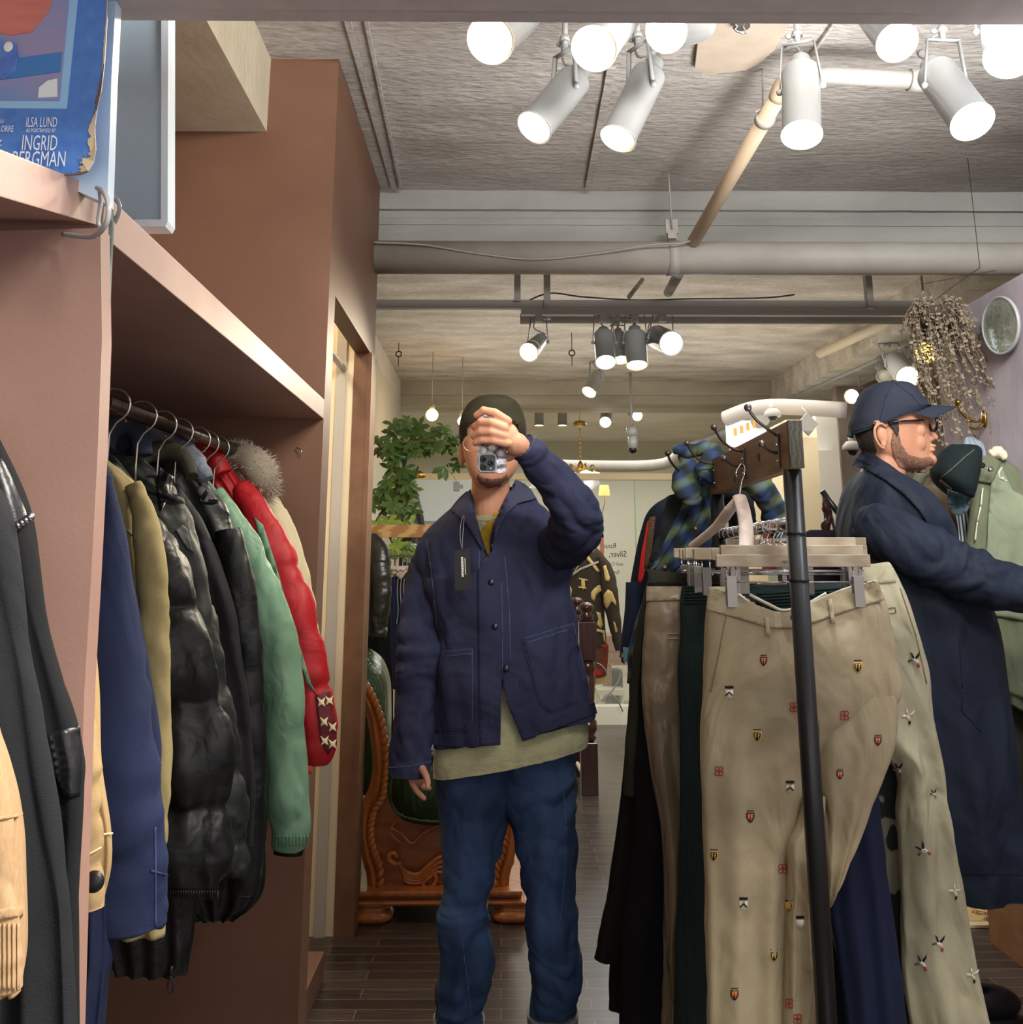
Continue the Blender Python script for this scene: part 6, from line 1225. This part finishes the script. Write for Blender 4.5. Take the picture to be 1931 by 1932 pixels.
lj,b,s=coat('worn black leather jacket hanging at the left end of the pine beam','jacket',
 [(640,1000,694,1000,.03),(620,1020,716,1030,.06),(610,1060,722,1060,.07),(600,1130,716,1130,.07),(600,1205,712,1200,.06)],mat('worn_black_leather',(30,30,28),(62,60,54),rough=.3,scale=9,bump=.5,bscale=40,bdist=.003,spec=.6,crease=.03,cscale=9),4.45,group='clothes around the far left rack',
 sleeves=([(700,1012,10,.05),(714,1035,18,.07),(720,1075,19,.08),(721,1120,18,.08),(720,1160,16,.08),(718,1190,13,.07)],),seed=121)
obj('cuff',MB().tube([W(719,1184,4.37),W(717,1204,4.36)],[.030,.028],18,flat=.8),MATS['worn_black_leather'],lj)
coat('long black coat below the leather jacket beside the sofa','coat',[(640,1150,738,1120,.03),(640,1200,740,1180,.05),(640,1300,744,1300,.05),(640,1400,744,1400,.03)],m_blk2,4.7,group='clothes around the far left rack',seed=123)
for k,(x,c_) in enumerate(((746,m_navy),(752,m_blk2),(758,m_navy),(764,m_blk2))):
    t,b,s=coat(['dark trousers with pale edge nearest the leather jacket','black trousers second beside the leather jacket','navy trousers third beside the leather jacket','black trousers tucked by the hanging jacket sleeve'][k],'trousers',[(x-8,1088+2*k,x+7,1088+2*k,.02),(x-9,1110,x+7,1112,.03),(x-8,1180,x+5,1180,.03),(x-8,1300,x+3,1300,.03)],c_,4.95+.05*k,group='trousers on the white rail',name='hanging_trousers',seed=130+k,body_kw=dict(nu=20,nv=30))
    obj('pale_edge',pxtube([(x+6,1092,4.9),(x+4,1115,4.9),(x+6,1150,4.9),(x+3,1178,4.9)],.0018,n=14,seg=5),m_lamp,t)
bg=thing('garment_bag',W(785,980,6.2),'black hanging cover standing between the plant and the white board','garment')
obj('body',loft([(776,898,783,898,6.3,.02),(772,930,792,930,6.3,.05),(762,960,798,962,6.3,.06),(758,992,803,992,6.3,.06),(750,1100,810,1100,6.3,.06),(745,1290,815,1290,6.3,.06),(742,1470,818,1470,6.3,.06)],nu=30,nv=40,wr=.004),m_black,bg)
wb=thing('white_board',W(850,985,8.3),'pale blue-white projection board behind the man with the phone','board')
obj('board',MB().prism([W(784,905,8.3),W(910,905,8.3),W(910,984,8.3),W(796,984,8.3)],(0,.03,0)),mat('pale_screen',(214,228,232),rough=.5),wb); q1=W(800,985,8.31); q2=W(905,985,8.31); obj('stand_leg',MB().tube([q1,Vector((q1.x,8.31,0))],.012,8),m_lamp,wb); obj('stand_leg',MB().tube([q2,Vector((q2.x,8.31,0))],.012,8),m_lamp,wb); obj('bottom_rail',MB().prism([W(795,983,8.28),W(910,983,8.28),W(910,988,8.28),W(796,988,8.28)],(0,.04,0)),m_lamp,wb)
obj('power_adapter',MB().box(W(862,918,5.2),(.032,.02,.05),bev=.003).box(W(871,918,5.2),(.02,.02,.02)).tube(smooth_path([W(862,908,5.2),W(855,890,5.2),W(846,875,5.2)],8).__iter__() and [W(862,908,5.2),W(852,888,5.2),W(846,875,5.2)],.002,5),m_lamp,label='white power adapter hanging on its cable left of the phone man',category='adapter')
obj('wall_sconce',MB().tube([W(783,897,7.5),W(799,897,7.5)],.022,14).ball(W(799,897,7.5),.022,seg=12),m_brass,label='brass tube lamp above the white board',category='lamp')
# turned posts
m_maho=mat('dark_mahogany',(72,40,34),(50,28,26),rough=.25,scale=6,stretch=(8,8,.8),coat=.4)
def newel(cx,y0,Y,label,ybase=1490):
    c0=W(cx,ybase,Y); top=W(cx,y0,Y).z; H=top; t=thing('turned_post',(c0.x,Y,0),label,'post','turned mahogany posts'); w=.048
    def sq(z0,z1,nm): obj(nm,MB().b2(c0.x-w,c0.x+w,Y-w,Y+w,z0,z1,bev=.004),m_maho,t)
    M=Matrix.Translation((c0.x,Y,0))
    sq(0,H*.265,'base_block'); obj('lower_turning',MB().lathe([(w*.6,H*.265),(w*.98,H*.285),(w*.7,H*.30),(w*1.05,H*.33),(w*1.0,H*.37),(w*.6,H*.39),(w*.9,H*.40),(w*.7,H*.42),(w*.74,H*.44),(w*.95,H*.60),(w*.8,H*.62),(w*.98,H*.64),(w*.98,H*.67),(w*.7,H*.69)],M,28),m_maho,t)
    sq(H*.69,H*.895,'upper_block'); obj('finial',MB().lathe([(w*.95,H*.895),(w*.75,H*.915),(w*.95,H*.925),(w*.55,H*.94),(w*.9,H*.965),(w*.95,H*.975),(w*.7,H*.992),(w*.2,H)],M,28),m_maho,t)
newel(1113,1136,6.0,'nearer turned mahogany post with a ball top, right of the navy jacket'); newel(1094,1126,6.5,'second turned mahogany post half hidden behind the nearer one',1470)
obj('post_rail',MB().tube([W(1090,1440,6.2),W(1108,1475,6.0)],.012,6).tube([W(1090,1180,6.5),W(1092,1400,6.5)],.012,8),m_white,label='pale thin bars between the mahogany posts',category='bar')
# patterned jacket
m_pat=mat('dark_brown_knit',(44,38,30),(58,50,38),rough=.95,scale=30); m_sand=mat('sand_pattern',(196,172,112),rough=.95); 
pj=thing('hanging_coat',W(1120,1315,7.0),'dark brown jacket with sand coloured wing and lizard pattern and red lower band','jacket')
b=obj('body',loft([(1085,1028,1120,1028,7.0,.05),(1070,1048,1138,1045,7.0,.09),(1062,1080,1148,1070,7.0,.1),(1060,1150,1142,1150,7.0,.1),(1062,1215,1146,1215,7.0,.1),(1064,1220,1148,1220,7.0,.09)],nu=60,nv=60,wr=.006,seed=141),m_pat,pj)
s=obj('sleeve',limb([(1132,1050,6.93,8),(1146,1080,6.92,14),(1152,1120,6.9,15),(1160,1170,6.9,13),(1166,1210,6.9,9),(1168,1228,6.9,7)],nu=30,nv=50,wr=.005,seed=142),m_pat,pj)
b2_=obj('red_band',loft([(1064,1215,1149,1215,7.0,.095),(1064,1240,1148,1240,7.0,.09),(1066,1275,1145,1273,7.0,.08)],nu=50,nv=20),mat('red_pattern_band',(170,36,40),(90,50,34),rough=.9,scale=9,contrast=.1),pj,label='red lower band')
obj('tan_hem',MB().prism([W(1125,1273,7.0),W(1144,1272,7.0),W(1143,1290,7.0),W(1125,1292,7.0)],(0,.04,0)),m_sand,pj)
tp=bvh_many([b,s]); mb=MB()
for pg in ([(1090,1034),(1100,1028),(1125,1036),(1118,1042)],[(1083,1080),(1086,1078),(1112,1040),(1106,1044)],[(1100,1044),(1108,1044),(1133,1078),(1128,1080)],[(1068,1104),(1074,1100),(1080,1112),(1078,1130),(1068,1118)],
           [(1130,1104),(1134,1104),(1136,1114),(1126,1122),(1122,1136),(1116,1128),(1116,1118),(1122,1110)],[(1098,1092),(1104,1092),(1105,1108),(1101,1114),(1097,1104)],[(1093,1090),(1110,1094),(1109,1096),(1093,1093)],[(1092,1106),(1108,1109),(1107,1111),(1092,1109)],
           [(1139,1068),(1144,1066),(1152,1090),(1150,1097),(1143,1096)],[(1148,1112),(1156,1117),(1163,1134),(1164,1144),(1155,1134),(1146,1150),(1140,1140),(1140,1122)],[(1158,1172),(1162,1176),(1167,1192),(1162,1194)],
           [(1126,1154),(1134,1156),(1139,1180),(1134,1186),(1127,1178),(1130,1168)],[(1127,1186),(1142,1190),(1144,1212),(1141,1212),(1138,1194),(1127,1192)]): drape(mb,tp,pg,th=.004,step=8,mi=0)
obj('woven_pattern',mb,m_sand,pj,kind='stuff'); mb=MB(); drape(mb,tp,[(1066,1092),(1095,1072),(1130,1058),(1131,1062),(1096,1076),(1067,1097)],th=.005,step=8); obj('grey_piping',mb,m_grey,pj)
pf=thing('picture_frame',W(1128,1060,8.0),'brown picture frame edge behind the patterned jacket','frame')
obj('frame',MB().b2(W(1110,1010,8).x,W(1140,1010,8).x,8.0,8.03,W(1130,1014,8).z,W(1130,1008,8).z).b2(W(1133,1010,8).x,W(1140,1010,8).x,8.0,8.03,W(1130,1075,8).z,W(1130,1008,8).z),m_oakd,pf); obj('picture',MB().b2(W(1108,1010,8).x,W(1134,1010,8).x,8.01,8.02,W(1130,1075,8).z,W(1130,1013,8).z),m_white,pf)
# lettering on the glass, read from behind
YG=8.615; gt=thing('glass_lettering',W(1163,1064,8.61),'dark lettering on the far glass pane, seen mirrored, starting with Silver','sign')
for x,y,s_,h,wd in ((1163,1034,'Rouc',9,24),(1183,1051,'Silver,',11,33),(1177,1067,'and Cus',6,30),(1170,1082,'Speciali',6,26),(1163,1095,'Who',5,12)):
    mb=MB(); q=W(x,y,YG-.001); text_mesh(mb,s_,q,(-1,0,0),(0,0,1),h*mpp(q)*1.5,.001,None,wd*mpp(q)); obj('word',mb,mat('dark_vinyl',(24,26,24),rough=.6),gt)
# things behind the glass
wd=thing('wooden_desk',W(1160,1260,9.6),'wooden desk with drawers behind the far glass','desk')
a=W(1140,1200,9.6); b=W(1200,1255,9.6); obj('drawer_box',MB().b2(a.x,b.x,9.6,10.1,b.z,a.z),mat('desk_wood',(168,116,72),(140,92,54),rough=.5,scale=12,pattern='wave'),wd)
for y in (1214,1232): q=W(1150,y,9.6); obj('drawer_front',MB().b2(a.x+.01,b.x-.01,9.585,9.60,W(1150,y+14,9.6).z,q.z,bev=.002),MATS['desk_wood'],wd)
for x in (1148,1196): q=W(x,1255,9.65); obj('desk_leg',MB().b2(q.x-.03,q.x+.03,9.62,9.68,0,q.z),MATS['desk_wood'],wd)
obj('dark_crate',MB().b2(W(1140,1300,9.9).x,W(1172,1300,9.9).x,9.7,10.0,0,W(1150,1262,9.9).z,bev=.01),m_black,label='black crate under the desk behind the glass',category='crate')
obj('low_shelf',MB().b2(W(1128,1300,9.3).x,W(1180,1300,9.3).x,9.3,9.6,W(1150,1312,9.3).z,W(1150,1302,9.3).z).b2(W(1130,1300,9.3).x,W(1134,1300,9.3).x,9.35,9.55,0,W(1150,1312,9.3).z).b2(W(1174,1300,9.3).x,W(1178,1300,9.3).x,9.35,9.55,0,W(1150,1312,9.3).z),m_pale,label='low pale shelf behind the far glass',category='shelf')
obj('white_cable',pxtube([(1174,1262,8.3),(1168,1285,8.3),(1150,1310,8.3),(1135,1322,8.3),(1150,1308,8.35),(1165,1320,8.35),(1176,1342,8.4)],.006,n=40,seg=6),m_lamp,label='white cable trailing in front of the far kerb',category='cable')
obj('white_cable',pxtube([(1127,1251,5.9),(1137,1256,5.9),(1147,1270,5.9)],.003,n=12,seg=6),m_lamp,label='short white cord sticking out beside the turned post',category='cable')
# bright transom window with amber tags
z0=W(1400,848,7.9).z; z1=W(1400,800,7.9).z
struct('window_2',MB().b2(W(1372,830,7.7).x,W(1448,830,7.7).x,7.7,7.72,z0,z1),mat('bright_pane',(230,236,236),emit=(230,238,240),estr=.35))
for k in range(5): obj('amber_tag',MB().b2(W(1386+k*12,822-k*5,7.6).x,W(1392+k*12,822,7.6).x,7.6,7.61,W(1390,822-k*5,7.6).z,W(1390,808-k*5,7.6).z),mat('amber_paper',(214,160,84),rough=.8),label='%s amber tag in the slanting row before the bright pane'%('lowest','second','middle','fourth','highest')[k],category='tag',group='amber tags before the bright pane')
q=W(1524,779,5.91); obj('grey_tile',MB().prism([W(1505,800,5.9),W(1524,778,5.9),W(1545,800,5.9),W(1528,822,5.9)],(0,.02,0)).tube([q,q+Vector((0,.1,.05))],.004,5),m_grey,label='grey square plate hung cornerwise above the rack beam end',category='plate')
rp=thing('hanging_coat',W(1455,1000,7.0),'dark red garment far behind the rack, right of the pale hanger','garment'); obj('body',loft([(1438,918,1450,918,7.0,.03),(1436,930,1462,934,7.0,.05),(1440,970,1470,975,7.0,.05),(1440,1080,1475,1080,7.0,.05)],nu=24,nv=24,wr=.004),mat('dark_red_cloth',(110,28,30),rough=.9),rp)
# ---------------- right wall
pt=thing('round_wall_mirror',Vector((1.66,W(1891,616,3.24).y,W(1891,616,3.24).z)),'small round silver mirror plate hung high on the lilac wall','mirror')
c=WX(1890,614,1.655); n=Vector((-1,-.12,-.05)).normalized(); M=Matrix.Translation(c)@n.to_track_quat('Z','Y').to_matrix().to_4x4()
obj('mirror_glass',MB().lathe([(0,.012),(.05,.011),(.092,.004)],M,40,caps=False),mat('dished_mirror',(150,170,150),(230,236,240),rough=.08,metal=.9,scale=9,bump=.8,bscale=14,bdist=.02),pt); obj('rim',MB().lathe([(.090,.004),(.093,.008),(.098,.006),(.098,-.004),(.0,-.006)],M,40,caps=False),m_lamp,pt)
obj('back_stud',MB().tube([c-n*.005,Vector((1.69,c.y,c.z))],.012,10),m_lamp,pt)
# dried hanging plant
m_dry=mat('dried_leaf',(150,138,118),(108,98,82),rough=.9,scale=40); m_dryst=mat('dried_stem',(130,112,90),rough=.9)
dp=thing('dried_plant',W(1765,600,3.35),'dried trailing plant hanging on a string before the lilac wall','plant')
rnd=random.Random(21); ms=MB(); ml=MB(); c=W(1762,585,3.35)
obj('string',MB().tube([c+Vector((0,0,.03)),W(1745,535,3.35),W(1880,510,3.25)],.0014,5).tube([c+Vector((0,0,.03)),W(1800,540,3.4),W(1850,505,3.6)],.0014,5).tube([W(1850,505,3.6),Vector((W(1850,505,3.6).x,3.6,2.83))],.0014,5),mat('dark_string',(60,50,44),rough=.9),dp)
mb=MB(); mb.lathe([(.02,-.07),(.06,-.06),(.075,-.02),(.078,0),(.07,0)],Matrix.Translation(c),20); obj('basket',mb,mat('dark_basket',(70,60,52),rough=.9,bump=.6,bscale=40),dp)
for k in range(150):
    th=rnd.uniform(0,2*PI); rr_=rnd.uniform(.02,.085); p=c+Vector((math.cos(th)*rr_,math.sin(th)*rr_*.8,rnd.uniform(-.02,.05)))
    L_=rnd.choice((.06,.1,.15,.2,.25,.32,.40,.48)); out=Vector((math.cos(th),math.sin(th)*.7,0)); pts=[p]; n=max(3,int(L_/.03)); drift=rnd.uniform(.2,.9)*(1 if math.cos(th)<.4 else 1.3)
    for i in range(n):
        u=(i+1)/n; pts.append(p+out*(.035*u**.5+.05*u*drift*(1 if rnd.random()<.9 else .5))+Vector((.05*u*u*(L_/.3),0,-L_*u*(.4+.6*u)))+Vector((rnd.uniform(-.006,.006),rnd.uniform(-.006,.006),0)))
    ms.tube(pts,.0011,4)
    for i in range(1,len(pts)):
        for _ in range(2):
            q=pts[i-1].lerp(pts[i],rnd.random()); d=Vector((rnd.gauss(0,1),rnd.gauss(0,1),rnd.gauss(-.2,.8))); leaf(ml,q,d,rnd.uniform(.009,.017),rnd.uniform(.007,.011),Vector((.1,-1,.3)),0)
obj('stems',ms,m_dryst,dp,kind='stuff'); obj('leaves',ml,m_dry,dp,kind='stuff')
# brass double hook
YH=WX(1856,795,1.675).y; hk_=thing('wall_hook',WX(1856,795,1.675),'brass double coat hook screwed to the lilac wall','hook')
c=WX(1858,790,1.672); m_abr=mat('aged_brass',(150,118,60),rough=.25,metal=.9)
obj('back_plate',MB().ball(c,(.008,.016,.032),seg=14),m_abr,hk_)
obj('upper_arm',MB().tube(smooth_path([c+Vector((-.005,0,-.005)),c+Vector((-.04,-.0,-.008)),c+Vector((-.075,0,.02)),c+Vector((-.085,0,.05))],16),.0055,8),m_abr,hk_); q=c+Vector((-.086,0,.056)); obj('knob',MB().lathe([(.006,-.01),(.010,-.004),(.012,.002),(.008,.010),(.003,.012)],Matrix.Translation(q),14),m_abr,hk_)
obj('lower_arm',MB().tube(smooth_path([c+Vector((-.004,0,-.018)),c+Vector((-.025,0,-.035)),c+Vector((-.05,0,-.03)),c+Vector((-.055,0,-.012))],16),.005,8).ball(c+Vector((-.055,0,-.008)),.008,seg=10),m_abr,hk_)
# clothes on the wall hook
m_fgreen=cloth('field_green_cotton',(112,118,92),crease=.04); m_fgreen2=cloth('light_field_green',(140,150,124),crease=.05)
YJ=3.22
fj,b,s=coat('field green parka with snap buttons and cord hanging on the lilac wall','parka',
 [(1838,858,1900,868,.03),(1836,885,1935,900,.05),(1832,940,1985,960,.06),(1828,1000,2010,1010,.07),(1826,1070,2010,1080,.07),(1856,1160,2010,1160,.07),(1870,1220,2010,1220,.07),(1884,1300,2010,1310,.06),(1893,1322,2010,1385,.04)],m_fgreen,YJ,group='clothes on the lilac wall',seed=151)
tj=bvh_many([b]); mb=MB(); drape(mb,tj,[(1872,900),(1890,880),(1912,925),(1960,950),(1990,1180),(1870,1160),(1862,1050),(1866,980)],th=.012,step=12,sm=True); obj('front_panel',mb,m_fgreen2,fj,label='lighter green front panel')
mb=MB(); drape(mb,tj,[(1838,858),(1874,860),(1890,872),(1880,900),(1872,912),(1836,906)],th=.014,step=10,sm=True); obj('collar_flap',mb,m_fgreen,fj)
obj('snap_button',MB().lathe([(0,.006),(.008,.004),(.009,0)],Matrix.Translation(W(1855,878,YJ-.085))@Matrix.Rotation(PI/2,4,'X'),14),mat('dark_snap',(50,50,44),rough=.2,metal=.8),fj); obj('snap_button',MB().lathe([(0,.006),(.009,.004),(.010,0)],Matrix.Translation(W(1870,885,YJ-.085))@Matrix.Rotation(PI/2,4,'X'),14),m_chrome,fj)
mb=MB()
for i in range(24): u=i/23; x=1856-15*u; y=925+90*u; 
for q in pline([(1856,920),(1852,955),(1845,985),(1841,1020)],3): drape(mb,tj,q,th=.016,step=8)
obj('zip',mb,mat('zip_teeth',(196,196,180),rough=.4,metal=.5),fj)
obj('cord',pxtube([(1892,882,YJ-.1),(1886,892,YJ-.11),(1888,902,YJ-.11),(1894,905,YJ-.11),(1902,908,YJ-.11)],.003,n=16,seg=6).ball(W(1893,903,YJ-.115),.006,seg=8),mat('pale_cord',(190,188,168),rough=.8),fj)
mb=MB(); drape(mb,tj,[(1858,1230),(1882,1232),(1931,1290),(1990,1330),(1990,1352),(1931,1318),(1900,1304),(1880,1296)],th=.010,step=12,sm=True); obj('hem_tab',mb,m_fgreen,fj); obj('snap_button',MB().lathe([(0,.006),(.010,.004),(.011,0)],Matrix.Translation(W(1886,1269,YJ-.1))@Matrix.Rotation(PI/2,4,'X'),14),MATS['dark_snap'],fj)
mb=MB(); mb.tube(smooth_path([W(1872,858,YJ-.02),W(1884,850,YJ-.03),W(1896,864,YJ-.03)],12),.014,10); wrinkle(mb.bm,.004,(80,80,80),4); obj('fleece_lining',mb,mat('cream_fleece',(226,216,184),rough=1,bump=1,bscale=200,bdist=.003),fj,label='cream fleece lining')
coat('dark olive garment hanging under the field green parka','garment',[(1860,1280,1990,1280,.03),(1880,1400,1990,1400,.04),(1895,1520,1990,1520,.03)],cloth('dark_olive_cloth',(52,54,40)),3.30,group='clothes on the lilac wall',name='hanging_garment',seed=155)
t,b,s=coat('beige and white fleece jacket behind the hanging cap','jacket',[(1752,905,1800,900,.03),(1742,925,1826,920,.05),(1745,970,1830,970,.06),(1755,1050,1840,1050,.06),(1760,1150,1850,1150,.04)],mat('beige_fleece',(206,200,176),(150,118,72),rough=1,scale=6,bump=1,bscale=150,bdist=.004),3.36,group='clothes on the lilac wall',seed=157)
mb=MB(); mb.tube(smooth_path([W(1728,918,3.3),W(1738,898,3.3),W(1752,888,3.3),W(1768,885,3.3)],14),.018,10); obj('collar',mb,m_fgreen2,t)
coat('narrow striped shirt in blue, brown and white below the cap brim','shirt',[(1798,900,1842,900,.03),(1800,970,1842,970,.04),(1802,1060,1844,1060,.04),(1810,1160,1860,1160,.03)],mat('striped_cloth',(60,48,42),(196,214,226),rough=.9,scale=34,pattern='wave',stretch=(1,.1,.03),contrast=.4),3.30,group='clothes on the lilac wall',seed=159)
coat('pale grey-blue shirt collar hung highest on the wall hook','shirt',[(1822,824,1836,824,.02),(1816,840,1856,838,.03),(1815,880,1862,880,.04),(1818,930,1866,930,.04)],cloth('pale_blue_grey',(150,162,176)),3.28,group='clothes on the lilac wall',seed=160)
m_dcap=cloth('dark_green_wool',(20,34,34),bscale=300); hc=thing('baseball_cap',W(1800,900,3.12),'dark green cap with a faded blue brim hanging on the wall clothes','cap')
mb=loft([(1796,838,1846,842,3.13,.02),(1776,852,1850,850,3.13,.05),(1762,876,1848,872,3.13,.07),(1762,896,1842,900,3.13,.08),(1776,914,1836,922,3.13,.08),(1796,932,1832,940,3.13,.06)],nu=44,nv=34,wr=.002); cr2=obj('crown',mb,m_dcap,hc)
mb=MB(); drape(mb,bvh_many([cr2]),[(1788,922),(1832,938),(1832,952),(1826,966),(1812,973),(1798,970),(1790,950)],th=.012,step=8,sm=True); obj('brim',mb,cloth('faded_blue_brim',(86,110,122)),hc,label='faded blue brim')
mb=MB(); tcap=bvh_many([cr2])
for q in pline([(1776,902),(1798,884),(1822,862),(1840,848)],2): drape(mb,tcap,q,th=.003,step=8)
for q in pline([(1774,906),(1796,924)],5): drape(mb,tcap,q,th=.002,step=8)
obj('seam_and_strap',mb,mat('cap_seam',(86,84,80),rough=.8),hc)
# rug
mr_=bpy.data.materials.new('patterned_rug'); mr_.use_nodes=True; nt=mr_.node_tree; B=nt.nodes['Principled BSDF']; B.inputs['Roughness'].default_value=1; L=nt.links.new
tc=nd(nt,'ShaderNodeTexCoord'); v=nd(nt,'ShaderNodeTexVoronoi'); v.inputs['Scale'].default_value=16; L(tc.outputs['Object'],v.inputs[0]); n_=nd(nt,'ShaderNodeTexNoise'); n_.inputs['Scale'].default_value=30; L(tc.outputs['Object'],n_.inputs[0])
mx=nd(nt,'ShaderNodeMath',operation='ADD'); L(v.outputs['Distance'],mx.inputs[0]); L(n_.outputs['Fac'],mx.inputs[1]); r=nd(nt,'ShaderNodeValToRGB'); r.color_ramp.interpolation='CONSTANT'
r.color_ramp.elements[0].color=lin((206,176,110)); r.color_ramp.elements[1].color=lin((66,48,60)); r.color_ramp.elements[1].position=.72
for p_,c_ in ((.84,(196,160,96)),(.93,(120,50,44)),(1.0,(220,196,140))): e=r.color_ramp.elements.new(p_); e.color=lin(c_)
L(mx.outputs[0],r.inputs[0]); L(r.outputs[0],B.inputs['Base Color'])
ru=thing('rug',(1.9,4.6,0),'ornate yellow and red rug on the floor behind the khaki chinos','rug'); obj('pile',MB().b2(1.30,2.6,3.90,5.6,.001,.012),mr_,ru); obj('fringe_border',MB().b2(1.30,2.6,3.86,3.90,.001,.010),m_cream,ru)
